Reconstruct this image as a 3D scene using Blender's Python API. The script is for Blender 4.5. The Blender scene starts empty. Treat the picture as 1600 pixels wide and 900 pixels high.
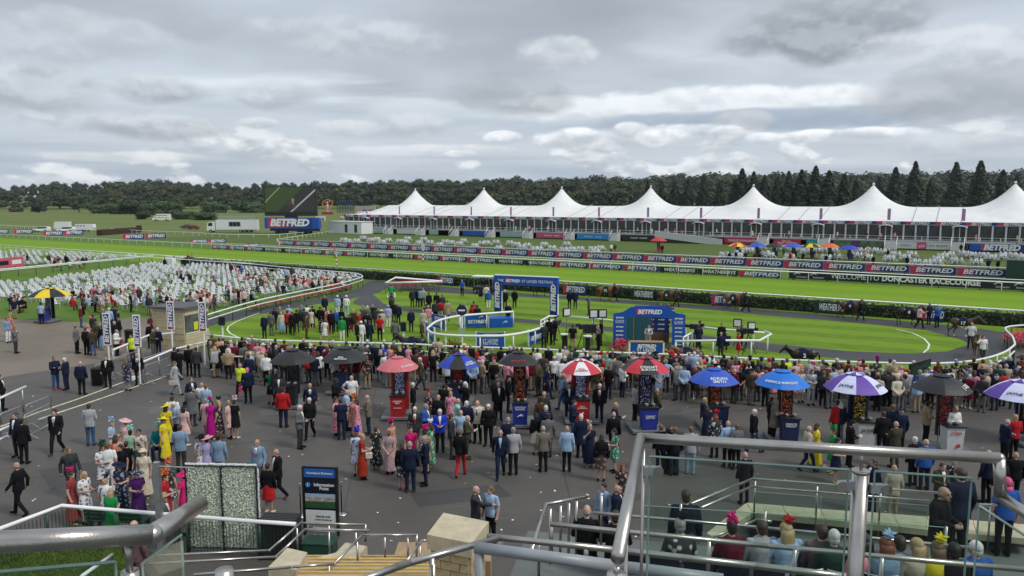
import bpy, math, random
import numpy as np
from mathutils import Vector, Matrix
R = math.radians
rnd = random.Random(7)
scene = bpy.context.scene
COL = scene.collection

# ---------------------------------------------------------------- camera
H = 9.8                      # eye height above the forecourt
F = 1155.0                   # focal length for a 1600-wide frame (26 mm equivalent)
TH = math.atan(135 / 1155)   # downward pitch
cam_d = bpy.data.cameras.new('camera')
cam_d.sensor_width = 36.0
cam_d.lens = 36.0 * F / 1600
cam_d.clip_start = 0.05
cam_d.clip_end = 8000
cam = bpy.data.objects.new('camera', cam_d)
COL.objects.link(cam)
cam.location = (0, 0, H)
cam.rotation_euler = (math.pi / 2 - TH, 0, 0)
scene.camera = cam

# ---------------------------------------------------------------- sky and sun
SUN_EL, SUN_AZ = R(48), R(120)     # azimuth clockwise from straight ahead
world = bpy.data.worlds.new('World')
scene.world = world
world.use_nodes = True
nt = world.node_tree
nt.nodes.clear()
def wn(t, **kw):
    n = nt.nodes.new(t)
    for k, v in kw.items():
        setattr(n, k, v)
    return n
def wl(a, b): nt.links.new(a, b)
def wmath(op, a, b=None, c=None, clamp=False):
    n = wn('ShaderNodeMath', operation=op, use_clamp=clamp)
    for i, v in enumerate((a, b, c)):
        if v is None: continue
        if isinstance(v, (int, float)): n.inputs[i].default_value = v
        else: wl(v, n.inputs[i])
    return n.outputs[0]
def wmix(f, a, b):
    n = wn('ShaderNodeMix', data_type='RGBA')
    for s, v in ((0, f), (6, a), (7, b)):
        if isinstance(v, (int, float)): n.inputs[s].default_value = v
        elif isinstance(v, tuple): n.inputs[s].default_value = (*v, 1)
        else: wl(v, n.inputs[s])
    return n.outputs[2]
def wramp(f, stops):
    n = wn('ShaderNodeMapRange', interpolation_type='SMOOTHSTEP')
    wl(f, n.inputs[0])
    for i, v in zip((1, 2, 3, 4), (stops[0], stops[1], 0, 1)): n.inputs[i].default_value = v
    return n.outputs[0]
def wnoise(vec, scale, detail=6, rough=.55, dist=0.0):
    n = wn('ShaderNodeTexNoise')
    wl(vec, n.inputs['Vector'])
    n.inputs['Scale'].default_value = scale
    n.inputs['Detail'].default_value = detail
    n.inputs['Roughness'].default_value = rough
    n.inputs['Distortion'].default_value = dist
    return n.outputs['Fac']
def wvec(x, y, z):
    n = wn('ShaderNodeCombineXYZ')
    for i, v in enumerate((x, y, z)):
        if isinstance(v, (int, float)): n.inputs[i].default_value = v
        else: wl(v, n.inputs[i])
    return n.outputs[0]
sky = wn('ShaderNodeTexSky', sky_type='NISHITA', sun_disc=False)
sky.sun_elevation = SUN_EL
sky.sun_rotation = SUN_AZ
sky.air_density = 1.3
sky.dust_density = 2.5
tc = wn('ShaderNodeTexCoord')
sep = wn('ShaderNodeSeparateXYZ')
wl(tc.outputs['Generated'], sep.inputs[0])
dx, dy, dz = sep.outputs
el = wmath('MAXIMUM', dz, 0.0)
# a cloud deck seen in perspective: direction projected on a layer overhead
inv = wmath('DIVIDE', 1.0, wmath('ADD', el, 0.085))
px_, py_ = wmath('MULTIPLY', dx, inv), wmath('MULTIPLY', dy, inv)
deck = wvec(px_, py_, 0.3)
n1 = wnoise(deck, 0.42, 6, .48, .25)
n2 = wnoise(deck, 1.2, 5, .5, .3)
n3 = wnoise(wvec(wmath('MULTIPLY', px_, .45), wmath('MULTIPLY', py_, 1.0), 5.2), 0.9, 5, .5, .3)
d1 = wramp(n1, (.40, .66))
grey = wmix(d1, (.60, .65, .70), (.36, .39, .42))
grey = wmix(wmath('MULTIPLY', wramp(n3, (.50, .68)), .75), grey, (.86, .88, .88))
grey = wmix(wmath('MULTIPLY', wramp(n2, (.50, .75)), .28), grey, (.33, .35, .37))
# heaped clouds, brighter on top than below
az = wmath('ARCTAN2', dx, dy)
def heap(scale, stretch, lo, hi, band, seed):
    v0 = wvec(wmath('MULTIPLY', az, 1.0), wmath('MULTIPLY', el, stretch), seed)
    up = wvec(wmath('MULTIPLY', az, 1.0), wmath('MULTIPLY', wmath('ADD', el, .012), stretch), seed)
    a, b = wnoise(v0, scale, 7, .52, .2), wnoise(up, scale, 7, .52, .2)
    m = wramp(a, (lo, hi))
    lit = wmath('ADD', wmath('MULTIPLY', wmath('SUBTRACT', a, b), 7.0), .35, clamp=True)
    b0, b1, b2, b3 = band
    msk = wmath('MULTIPLY', wramp(el, (b0, b1)), wmath('SUBTRACT', 1.0, wramp(el, (b2, b3))))
    return wmath('MULTIPLY', m, msk), lit
col = grey
# clear bluish strip low down between the layers
strip = wmath('MULTIPLY', wramp(el, (.0, .03)), wmath('SUBTRACT', 1.0, wramp(el, (.085, .15))))
blue = wmix(wmath('MULTIPLY', wramp(wnoise(wvec(az, wmath('MULTIPLY', el, 9.0), 2.0), 2.2, 4, .5, .3), (.36, .62)), .9), (.40, .47, .55), (.62, .66, .70))
col = wmix(wmath('MULTIPLY', strip, .85), col, blue)
for scale, st, lo, hi, band, seed, bright, dark in (
        (11.0, 2.2, .53, .62, (.012, .03, .07, .12), 3.7, (.90, .91, .90), (.46, .50, .54)),):
    m, lit = heap(scale, st, lo, hi, band, seed)
    c = wmix(lit, dark, bright)
    col = wmix(wmath('MULTIPLY', m, .85), col, c)
# the individual clouds one can pick out: middle (px, py in the photograph), angular half sizes, base colour, top colour
CN = wnoise(wvec(az, wmath('MULTIPLY', el, 1.6), 31.0), 14.0, 7, .52, .15)
CU = wnoise(wvec(az, wmath('MULTIPLY', wmath('ADD', el, .010), 1.6), 31.0), 14.0, 7, .52, .15)
LIT = wmath('ADD', wmath('MULTIPLY', wmath('SUBTRACT', CN, CU), 9.0), .5, clamp=True)
def cloud(px, py, rx, ry, low, high, strength, seed, ragged=.27):
    u, v = (px - 800) / F, (450 - py) / F
    d = Vector((u, math.cos(TH) + v * math.sin(TH), -math.sin(TH) + v * math.cos(TH))).normalized()
    a0, e0 = math.atan2(d.x, d.y), d.z
    ax, ey = wmath('DIVIDE', wmath('SUBTRACT', az, a0), rx / F), wmath('DIVIDE', wmath('SUBTRACT', el, e0), ry / F)
    n = CN
    r2 = wmath('ADD', wmath('MULTIPLY', ax, ax), wmath('MULTIPLY', ey, ey))
    m = wramp(wmath('ADD', r2, wmath('MULTIPLY', wmath('SUBTRACT', n, .5), -ragged * 10)), (1.35, .45))
    shade = wramp(wmath('ADD', ey, wmath('MULTIPLY', wmath('SUBTRACT', n, .5), 3.0)), (-.7, .9))
    shade = wmath('ADD', wmath('MULTIPLY', shade, .62), wmath('MULTIPLY', LIT, .38))
    return wmath('MULTIPLY', m, strength), wmix(shade, low, high)
DK, MD, LT, WT = (.24, .26, .28), (.37, .39, .42), (.68, .70, .72), (1.06, 1.06, 1.05)
for a in ((1100,165,330,26,LT,WT,.75,31.0), (1190,188,260,16,(.34,.41,.50),(.38,.45,.54),.85,33.0), (1295,45,135,48,DK,(.5,.52,.54),.8,35.0), (800,150,100,27,(.33,.35,.37),(.5,.52,.54),.72,37.0), (1510,140,120,40,MD,(.50,.52,.55),.85,39.0),
          (1480,75,120,30,(.5,.52,.54),(.8,.81,.82),.7,41.0), (250,140,72,20,MD,LT,.85,43.0), (240,198,88,19,MD,LT,.9,45.0), (45,130,95,34,MD,LT,.8,47.0), (90,60,130,34,(.44,.46,.49),LT,.6,0), (440,150,70,22,(.42,.44,.47),LT,.7,0), (560,60,140,30,(.46,.48,.5),(.74,.76,.78),.6,0), (870,85,60,24,(.48,.5,.52),(.8,.81,.82),.7,0), (640,195,60,20,(.48,.5,.53),(.74,.76,.77),.8,49.0), (545,200,55,14,(.5,.53,.56),(.78,.79,.8),.75,51.0),
          (930,220,110,16,(.52,.55,.58),WT,.85,53.0), (1090,205,90,12,(.5,.54,.58),WT,.8,55.0), (1330,210,95,9,(.52,.56,.6),WT,.75,57.0), (1160,188,46,14,(.45,.47,.5),(.6,.62,.64),.85,59.0), (690,235,130,9,(.6,.63,.66),(.86,.87,.86),.7,61.0), (220,246,110,8,(.58,.61,.64),(.85,.86,.85),.7,63.0), (1480,225,130,14,(.5,.54,.58),(.7,.73,.76),.7,65.0),
          (905,212,34,13,(.5,.53,.57),WT,.85,0), (985,205,30,12,(.5,.53,.57),WT,.85,0), (1040,213,36,11,(.52,.55,.58),WT,.85,0), (1130,208,30,11,(.52,.55,.58),WT,.85,0), (1195,217,26,9,(.52,.55,.58),WT,.8,0), (1275,210,24,8,(.52,.56,.6),WT,.85,0), (1360,208,28,8,(.52,.56,.6),WT,.8,0), (790,215,30,10,(.52,.56,.6),WT,.75,0), (400,192,28,9,(.5,.53,.56),(.84,.85,.85),.8,0), (720,240,26,6,(.6,.63,.66),WT,.7,0)):
    m, c = cloud(*a)
    col = wmix(m, col, c)
bg_sky = wn('ShaderNodeBackground')
wl(sky.outputs[0], bg_sky.inputs[0])
bg_sky.inputs[1].default_value = 0.07
bg_cl = wn('ShaderNodeBackground')
tint = wn('ShaderNodeMix', data_type='RGBA', blend_type='MULTIPLY')
tint.inputs[0].default_value = 1.0
wl(col, tint.inputs[6])
tint.inputs[7].default_value = (.96, .99, 1.035, 1)      # cool cast of the overcast
wl(tint.outputs[2], bg_cl.inputs[0])
bg_cl.inputs[1].default_value = 0.9
mixs = wn('ShaderNodeMixShader')
mixs.inputs[0].default_value = 0.88
wl(bg_sky.outputs[0], mixs.inputs[1])
wl(bg_cl.outputs[0], mixs.inputs[2])
wo = wn('ShaderNodeOutputWorld')
wl(mixs.outputs[0], wo.inputs[0])

sun_d = bpy.data.lights.new('sun', 'SUN')
sun_d.energy = 1.5
sun_d.angle = R(14)
sun_d.color = (1.0, .96, .90)
sun = bpy.data.objects.new('sun', sun_d)
COL.objects.link(sun)
sdir = Vector((math.sin(SUN_AZ) * math.cos(SUN_EL), math.cos(SUN_AZ) * math.cos(SUN_EL), math.sin(SUN_EL)))
sun.rotation_euler = (-sdir).to_track_quat('-Z', 'Y').to_euler()
sun.location = (40, -40, 60)

vs = scene.view_settings
vs.view_transform = 'Standard'
vs.look = 'None'
vs.exposure = 0.35
vs.gamma = 1.0
vs.use_curve_mapping = False
scene.render.engine = 'CYCLES'
scene.cycles.use_denoising = True
scene.cycles.volume_bounces = 0
scene.cycles.max_bounces = 6
scene.cycles.diffuse_bounces = 2
scene.cycles.glossy_bounces = 3
scene.cycles.transmission_bounces = 4
scene.cycles.transparent_max_bounces = 12
scene.cycles.caustics_reflective = False
scene.cycles.caustics_refractive = False
# ---------------------------------------------------------------- survey helpers
# sight lines of the photograph met with the ground (or a given height / distance)
CT, ST = math.cos(TH), math.sin(TH)
def ray(px, py):
    u, v = (px - 800) / F, (450 - py) / F
    return Vector((u, CT + v * ST, -ST + v * CT))
def G(px, py, z=0.0):
    d = ray(px, py)
    t = (z - H) / d.z
    return Vector((d.x * t, d.y * t, z))
def AT(px, py, dist):
    d = ray(px, py)
    return Vector((0, 0, H)) + d * (dist / d.y)
def PX(p):
    dep = p[1] * CT - (p[2] - H) * ST
    return 800 + F * p[0] / dep, 450 - F * (p[1] * ST + (p[2] - H) * CT) / dep
# the straight: every rail, hedge and board line runs along U, distances from the stand along N
ANG = R(-32)
U = Vector((math.cos(ANG), math.sin(ANG), 0))
N = Vector((-math.sin(ANG), math.cos(ANG), 0))
def S_AT(d, px, z=0.0):
    k = (px - 800) / F
    a = U.x - k * CT * U.y
    b = k * (CT * d * N.y + (H - z) * ST) - d * N.x
    return b / a
def LN(d, s, z=0.0):
    return U * s + N * d + Vector((0, 0, z))

# ---------------------------------------------------------------- mesh builder
def frame(d):
    d = d.normalized()
    a = Vector((0, 0, 1)) if abs(d.z) < .95 else Vector((0, 1, 0))
    x = d.cross(a).normalized()
    return x, x.cross(d).normalized()
class MB:
    def __init__(s): s.v, s.f, s.m, s.k = [], [], [], 0
    def add(s, vs, fs):
        b = len(s.v)
        s.v += [tuple(v) for v in vs]
        s.f += [tuple(i + b for i in f) for f in fs]
        s.m += [s.k] * len(fs)
        return s
    def mat(s, k): s.k = k; return s
    def bb(s, x0, x1, y0, y1, z0, z1):
        return s.add([(x0,y0,z0),(x1,y0,z0),(x1,y1,z0),(x0,y1,z0),(x0,y0,z1),(x1,y0,z1),(x1,y1,z1),(x0,y1,z1)],
                     [(3,2,1,0),(4,5,6,7),(0,1,5,4),(1,2,6,5),(2,3,7,6),(3,0,4,7)])
    def box(s, c, sx, sy, sz, rz=0.0):
        cs, sn = math.cos(rz), math.sin(rz)
        vs = []
        for z in (-.5, .5):
            for x, y in ((-.5,-.5),(.5,-.5),(.5,.5),(-.5,.5)):
                X, Y = x * sx, y * sy
                vs.append((c[0] + X*cs - Y*sn, c[1] + X*sn + Y*cs, c[2] + z*sz))
        return s.add(vs, [(3,2,1,0),(4,5,6,7),(0,1,5,4),(1,2,6,5),(2,3,7,6),(3,0,4,7)])
    def bevbox(s, x0, x1, y0, y1, z0, z1, b):
        # box with a chamfered top and chamfered upright edges
        def ring(z, i): return [(x0+b+i,y0+i,z),(x1-b-i,y0+i,z),(x1-i,y0+b+i,z),(x1-i,y1-b-i,z),(x1-b-i,y1-i,z),(x0+b+i,y1-i,z),(x0+i,y1-b-i,z),(x0+i,y0+b+i,z)]
        return s.loft([ring(z0, 0), ring(z1 - b, 0), ring(z1, b)])
    def loft(s, rings, cap=True, closed=False):
        n = len(rings[0])
        vs = [p for r in rings for p in r]
        fs = []
        m = len(rings)
        for i in range(m if closed else m - 1):
            a, b = i * n, ((i + 1) % m) * n
            fs += [(a + j, a + (j+1) % n, b + (j+1) % n, b + j) for j in range(n)]
        if cap and not closed:
            fs += [tuple(range(n))[::-1], tuple(range((m-1)*n, m*n))]
        return s.add(vs, fs)
    def tube(s, pts, r, n=8, closed=False, cap=True):
        pts = [Vector(p) for p in pts]
        rr = r if isinstance(r, (list, tuple)) else [r] * len(pts)
        rings = []
        m = len(pts)
        for i, p in enumerate(pts):
            a = pts[i-1] if (i or closed) else p
            b = pts[(i+1) % m] if (i < m-1 or closed) else p
            d = (b - a)
            x, y = frame(d)
            k = 1.0
            if a != p and b != p:
                c = (p - a).normalized().dot((b - p).normalized())
                k = 1 / max(.5, math.sqrt((1 + c) / 2))
            rings.append([p + (x * math.cos(t) + y * math.sin(t)) * rr[i] * (k if len(pts) < 6 else 1) for t in [2*math.pi*j/n for j in range(n)]])
        return s.loft(rings, cap, closed)
    def limb(s, p, q, r1, r2, n=10):
        p, q = Vector(p), Vector(q)
        d = (q - p).normalized()
        x, y = frame(d)
        rings = []
        for c, r, sg in ((p, r1, -1), (q, r2, 1)):
            for a in ((80, 50, 20) if sg < 0 else (20, 50, 80)):
                o = c + d * (sg * r * math.sin(R(a)))
                w = r * math.cos(R(a))
                rings.append([o + (x*math.cos(t) + y*math.sin(t)) * w for t in [2*math.pi*j/n for j in range(n)]])
        return s.loft(rings)
    def ell(s, c, rx, ry, rz, n=12, m=7, rot=None):
        rings = []
        for i in range(m):
            a = -math.pi/2 + math.pi * (i + .5) / m
            rings.append([(math.cos(a)*rx*math.cos(t), math.cos(a)*ry*math.sin(t), math.sin(a)*rz) for t in [2*math.pi*j/n for j in range(n)]])
        c = Vector(c)
        rings = [[c + (rot @ Vector(p) if rot else Vector(p)) for p in r] for r in rings]
        return s.loft(rings)
    def lathe(s, prof, n=16, c=(0,0,0)):
        return s.loft([[(c[0]+r*math.cos(t), c[1]+r*math.sin(t), c[2]+z) for t in [2*math.pi*j/n for j in range(n)]] for r, z in prof])
    def sheet(s, pts): return s.add(pts, [tuple(range(len(pts)))])
    def prism(s, pts, z0, z1):
        a = [(p[0], p[1], z0) for p in pts]; b = [(p[0], p[1], z1) for p in pts]
        n = len(pts)
        return s.add(a + b, [tuple(range(n))[::-1], tuple(range(n, 2*n))] + [(i, (i+1) % n, n + (i+1) % n, n + i) for i in range(n)])
    def strip(s, A, B):
        n = len(A)
        return s.add(list(A) + list(B), [(i, i+1, n+i+1, n+i) for i in range(n-1)])
    def mesh(s, name, smooth=False):
        me = bpy.data.meshes.new(name)
        me.from_pydata(s.v, [], s.f)
        me.polygons.foreach_set('material_index', s.m)
        if smooth: me.polygons.foreach_set('use_smooth', [True] * len(s.f))
        me.update()
        return me
    def build(s, name, mats, parent=None, smooth=False, loc=None, rz=0.0):
        return obj(name, s.mesh(name, smooth), mats, parent, loc, rz)

def obj(name, me, mats=None, parent=None, loc=None, rz=0.0):
    if mats is not None:
        for m in (mats if isinstance(mats, (list, tuple)) else [mats]): me.materials.append(m)
    o = bpy.data.objects.new(name, me)
    COL.objects.link(o)
    if parent is not None: o.parent = parent
    if loc is not None: o.location = loc
    if rz: o.rotation_euler = (0, 0, rz)
    return o
def inst(name, me, mats, parent=None, loc=None, rz=0.0, scale=None):
    # shared mesh, materials kept on the object
    o = bpy.data.objects.new(name, me)
    COL.objects.link(o)
    if mats is not None:
        mats = mats if isinstance(mats, (list, tuple)) else [mats]
        while len(me.materials) < len(mats): me.materials.append(None)
        for i, m in enumerate(mats):
            o.material_slots[i].link = 'OBJECT'
            o.material_slots[i].material = m
    if parent is not None: o.parent = parent
    if loc is not None: o.location = loc
    if rz: o.rotation_euler = (0, 0, rz)
    if scale is not None: o.scale = scale if isinstance(scale, (tuple, list)) else (scale,) * 3
    return o
def tag(o, label, cat, group=None, kind=None):
    if label: o['label'] = label
    if cat: o['category'] = cat
    if group: o['group'] = group
    if kind: o['kind'] = kind
    return o
def thing(name, label, cat, loc=(0,0,0), rz=0.0, group=None):
    o = bpy.data.objects.new(name, None)
    o.empty_display_size = .2
    COL.objects.link(o)
    o.location = loc
    o.rotation_euler = (0, 0, rz)
    return tag(o, label, cat, group)
def struct(name, mb, mat, label=None, smooth=False):
    o = mb.build(name, mat, smooth=smooth)
    o['kind'] = 'structure'
    if label: o['label'] = label
    return o
def copy_tree(o, parent=None):
    c = o.copy()
    COL.objects.link(c)
    if parent is not None: c.parent = parent
    for ch in o.children: copy_tree(ch, c)
    return c

# ---------------------------------------------------------------- materials
def lin(r, g, b):
    return tuple((c/255/12.92 if c/255 <= .04045 else ((c/255 + .055)/1.055) ** 2.4) for c in (r, g, b))
MATS = {}
def mat(name, rgb, rough=.6, metal=0.0, var=.12, scale=6.0, bump=0.0, bscale=40.0, rgb2=None, coord='Object', spec=None):
    if name in MATS: return MATS[name]
    m = bpy.data.materials.new(name)
    m.use_nodes = True
    t = m.node_tree
    b = t.nodes['Principled BSDF']
    b.inputs['Roughness'].default_value = rough
    b.inputs['Metallic'].default_value = metal
    if spec is not None: b.inputs['Specular IOR Level'].default_value = spec
    tcn = t.nodes.new('ShaderNodeTexCoord')
    if var or rgb2:
        nz = t.nodes.new('ShaderNodeTexNoise')
        nz.inputs['Scale'].default_value = scale
        nz.inputs['Detail'].default_value = 5
        nz.inputs['Roughness'].default_value = .6
        t.links.new(tcn.outputs[coord], nz.inputs['Vector'])
        mx = t.nodes.new('ShaderNodeMix')
        mx.data_type = 'RGBA'
        mr = t.nodes.new('ShaderNodeMapRange')
        mr.inputs[1].default_value, mr.inputs[2].default_value = .32, .68
        t.links.new(nz.outputs['Fac'], mr.inputs[0])
        t.links.new(mr.outputs[0], mx.inputs[0])
        a = rgb2 if rgb2 else tuple(c * (1 - var) for c in rgb)
        c2 = rgb if rgb2 else tuple(min(1, c * (1 + var)) for c in rgb)
        mx.inputs[6].default_value = (*a, 1)
        mx.inputs[7].default_value = (*c2, 1)
        t.links.new(mx.outputs[2], b.inputs['Base Color'])
    else:
        b.inputs['Base Color'].default_value = (*rgb, 1)
    if bump:
        n2 = t.nodes.new('ShaderNodeTexNoise')
        n2.inputs['Scale'].default_value = bscale
        n2.inputs['Detail'].default_value = 4
        t.links.new(tcn.outputs[coord], n2.inputs['Vector'])
        bp = t.nodes.new('ShaderNodeBump')
        bp.inputs['Strength'].default_value = bump
        bp.inputs['Distance'].default_value = .02
        t.links.new(n2.outputs['Fac'], bp.inputs['Height'])
        t.links.new(bp.outputs[0], b.inputs['Normal'])
    MATS[name] = m
    return m
class NT:
    """small helper for hand-written node materials"""
    def __init__(s, name, rough=.7):
        s.m = bpy.data.materials.new(name)
        s.m.use_nodes = True
        s.t = s.m.node_tree
        s.b = s.t.nodes['Principled BSDF']
        s.b.inputs['Roughness'].default_value = rough
        s.tc = s.t.nodes.new('ShaderNodeTexCoord')
        MATS[name] = s.m
    def n(s, t, **kw):
        x = s.t.nodes.new(t)
        for k, v in kw.items(): setattr(x, k, v)
        return x
    def link(s, a, b): s.t.links.new(a, b)
    def put(s, sock, v):
        if v is None: return
        if isinstance(v, (int, float)): sock.default_value = v
        elif isinstance(v, tuple): sock.default_value = (*v, 1) if len(v) == 3 and sock.type == 'RGBA' else v
        else: s.link(v, sock)
    def math(s, op, a, b=None, clamp=False):
        x = s.n('ShaderNodeMath', operation=op, use_clamp=clamp)
        s.put(x.inputs[0], a); s.put(x.inputs[1], b)
        return x.outputs[0]
    def noise(s, vec, scale, detail=5, rough=.6, dist=0.0):
        x = s.n('ShaderNodeTexNoise')
        s.link(vec, x.inputs['Vector'])
        for k, v in (('Scale', scale), ('Detail', detail), ('Roughness', rough), ('Distortion', dist)): x.inputs[k].default_value = v
        return x.outputs['Fac']
    def range(s, f, a, b, smooth=True):
        x = s.n('ShaderNodeMapRange', interpolation_type='SMOOTHSTEP' if smooth else 'LINEAR')
        s.link(f, x.inputs[0])
        x.inputs[1].default_value, x.inputs[2].default_value = a, b
        return x.outputs[0]
    def mix(s, f, a, b):
        x = s.n('ShaderNodeMix', data_type='RGBA')
        s.put(x.inputs[0], f); s.put(x.inputs[6], a); s.put(x.inputs[7], b)
        return x.outputs[2]
    def sep(s, vec):
        x = s.n('ShaderNodeSeparateXYZ'); s.link(vec, x.inputs[0]); return x.outputs
    def mapping(s, vec, rz=0.0, scale=(1,1,1)):
        x = s.n('ShaderNodeMapping'); s.link(vec, x.inputs[0])
        x.inputs['Rotation'].default_value = (0, 0, rz); x.inputs['Scale'].default_value = scale
        return x.outputs[0]
    def bump(s, h, strength=.3, dist=.02):
        x = s.n('ShaderNodeBump'); s.link(h, x.inputs['Height'])
        x.inputs['Strength'].default_value = strength; x.inputs['Distance'].default_value = dist
        s.link(x.outputs[0], s.b.inputs['Normal'])

# ---------------------------------------------------------------- lettering
TEXT = {}
SHOP = bpy.data.scenes.new('workshop')     # modifiers and curves are turned into meshes here, away from the big scene
def evaluated(o):
    SHOP.collection.objects.link(o)
    with bpy.context.temp_override(scene=SHOP, view_layer=SHOP.view_layers[0]):
        dg = bpy.context.evaluated_depsgraph_get()
        dg.update()
        me = bpy.data.meshes.new_from_object(o.evaluated_get(dg))
    return me
def text_mesh(s, size=1.0, bold=.02, shear=0.0, space=1.0, align='CENTER', ext=.004):
    key = (s, size, bold, shear, space, align, ext)
    if key in TEXT: return TEXT[key]
    cu = bpy.data.curves.new('lettering', 'FONT')
    cu.body = s
    cu.size = size
    cu.offset = bold * size
    cu.shear = shear
    cu.space_character = space
    cu.space_line = .85
    cu.align_x = align
    cu.align_y = 'CENTER'
    cu.extrude = ext
    cu.resolution_u = 2
    o = bpy.data.objects.new('lettering', cu)
    me = evaluated(o)
    me.name = 'lettering'
    bpy.data.objects.remove(o)
    bpy.data.curves.remove(cu)
    # stand the lettering upright, facing -Y
    n = len(me.vertices)
    co = np.empty(n * 3); me.vertices.foreach_get('co', co); co = co.reshape(-1, 3)
    co = np.c_[co[:, 0], -co[:, 2], co[:, 1]]
    me.vertices.foreach_set('co', co.ravel()); me.update()
    me.materials.clear()
    TEXT[key] = (me, float(co[:, 0].max() - co[:, 0].min()) if n else 0)
    return TEXT[key]
def letters(s, m, parent, loc, size=1.0, width=None, rot=None, name='lettering', **kw):
    me, w = text_mesh(s, 1.0, **kw)
    k = size if width is None else width / w
    o = inst(name, me, m, parent, loc)
    sx = k if width is None else k
    o.scale = (sx, 1, size if width is not None and size != 1.0 else k)
    if rot is not None: o.rotation_euler = rot if not isinstance(rot, (int, float)) else (0, 0, rot)
    return o
# ---------------------------------------------------------------- ground materials
def grass_mat(name, a, b, stripe=None, swidth=2.4, amt=.5, rot=ANG, worn=None, tuft=0.0):
    t = NT(name, .85)
    v = t.tc.outputs['Object']
    big = t.noise(v, .09, 4)
    mid = t.noise(v, .9, 5)
    fine = t.noise(v, 14, 4, .7)
    c = t.mix(t.range(mid, .3, .7), a, b)
    if stripe:
        mp = t.mapping(v, -rot)
        x, y, z = t.sep(mp)
        wob = t.math('ADD', y, t.math('MULTIPLY', t.noise(v, .25, 2), .8))
        s = t.math('SINE', t.math('MULTIPLY', wob, math.pi / swidth))
        sm = t.range(s, -.45, .45)
        c = t.mix(t.math('MULTIPLY', sm, amt), c, stripe)
    if worn: c = t.mix(t.math('MULTIPLY', t.range(big, .52, .68), .6), c, worn)
    scuff = t.noise(t.mapping(v, -ANG, (.35, 1.3, 1)), 1.6, 6, .7, .5)
    c = t.mix(t.math('MULTIPLY', t.range(scuff, .56, .72), .45), c, (a[0] * .85, a[1] * .72, a[2] * 1.2))
    c2 = t.mix(t.math('MULTIPLY', t.range(fine, .4, .75), .35), c, tuple(x * .55 for x in a))
    t.link(c2, t.b.inputs['Base Color'])
    t.b.inputs['Specular IOR Level'].default_value = .2
    t.bump(fine, .5, .03)
    return t.m
GR_TRACK = grass_mat('track_turf', (.165, .290, .006), (.195, .330, .009), (.142, .258, .006), 3.6, .6)
GR_RING = grass_mat('ring_turf', (.104, .196, .009), (.142, .246, .013), (.180, .296, .018), 2.0, .75, R(-24))
GR_LAWN = grass_mat('lawn_turf', (.085, .165, .016), (.11, .20, .022), (.075, .145, .016), 3.0, .4, worn=(.12, .16, .04))
GR_FIELD = grass_mat('field_turf', (.105, .15, .028), (.135, .175, .036), (.17, .185, .058), 34, .45, R(-20), worn=(.16, .155, .06))
def tarmac_mat(name, a, b, pale=None, mark=True):
    t = NT(name, .72)
    v = t.tc.outputs['Object']
    big, mid, fine = t.noise(v, .11, 5, .6, .6), t.noise(v, 1.1, 6, .65, .4), t.noise(v, 42, 3, .7)
    c = t.mix(t.range(big, .34, .66), a, b)
    c = t.mix(t.math('MULTIPLY', t.range(mid, .45, .75), .35), c, tuple(x * 1.28 for x in b))
    c = t.mix(t.math('MULTIPLY', t.range(fine, .55, .75), .4), c, tuple(x * .5 for x in a))
    if mark:   # worn seams and pale scuffs, litter-sized specks
        vor = t.n('ShaderNodeTexVoronoi', feature='F1'); t.link(v, vor.inputs['Vector']); vor.inputs['Scale'].default_value = .9
        sp = t.range(vor.outputs['Distance'], .035, .015)
        c = t.mix(t.math('MULTIPLY', sp, .5), c, (.32, .31, .29))
        stretch = t.mapping(v, R(12), (.25, 1.6, 1))
        c = t.mix(t.math('MULTIPLY', t.range(t.noise(stretch, .8, 5, .6), .60, .74), .5), c, tuple(x * 1.9 for x in b))
    t.link(c, t.b.inputs['Base Color'])
    t.link(t.math('ADD', t.math('MULTIPLY', mid, .25), .55), t.b.inputs['Roughness'])
    t.bump(fine, .35, .01)
    return t.m
TARMAC = tarmac_mat('tarmac', (.072, .065, .058), (.100, .091, .081))
WALK = tarmac_mat('rubber_walkway', (.034, .034, .038), (.048, .047, .052), mark=False)
GRAVEL = tarmac_mat('gravel_surface', (.155, .125, .092), (.20, .165, .125))
WHITE = mat('white_plastic', (.78, .79, .79), .4, var=.04, scale=2)
RAILW = mat('white_rail_plastic', (.80, .81, .81), .35, var=.05, scale=1.5)
PAINTW = mat('white_line_paint', (.72, .71, .66), .7, var=.2, scale=3)
PAINTY = mat('cream_line_paint', (.66, .62, .42), .7, var=.25, scale=3)
STEEL = mat('brushed_steel', (.47, .445, .41), .30, 1.0, var=.16, scale=5, bump=.06, bscale=160)
GALV = mat('galvanised_steel', (.42, .44, .45), .42, .85, var=.15, scale=8)
GREYP = mat('grey_paint', (.27, .29, .31), .38, 0.0, var=.1, scale=4)
BLACK = mat('black_plastic', (.012, .012, .013), .45)
DKGREEN = mat('dark_green_paint', (.012, .05, .03), .45)
CREAM = mat('cream_stone', (.52, .45, .31), .75, var=.14, scale=4, bump=.25, bscale=60)
BRICK = mat('buff_brick', (.45, .35, .20), .8, var=.28, scale=5, bump=.3, bscale=50)
MORTAR = mat('mortar', (.42, .38, .31), .9)
GLASS = None
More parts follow.
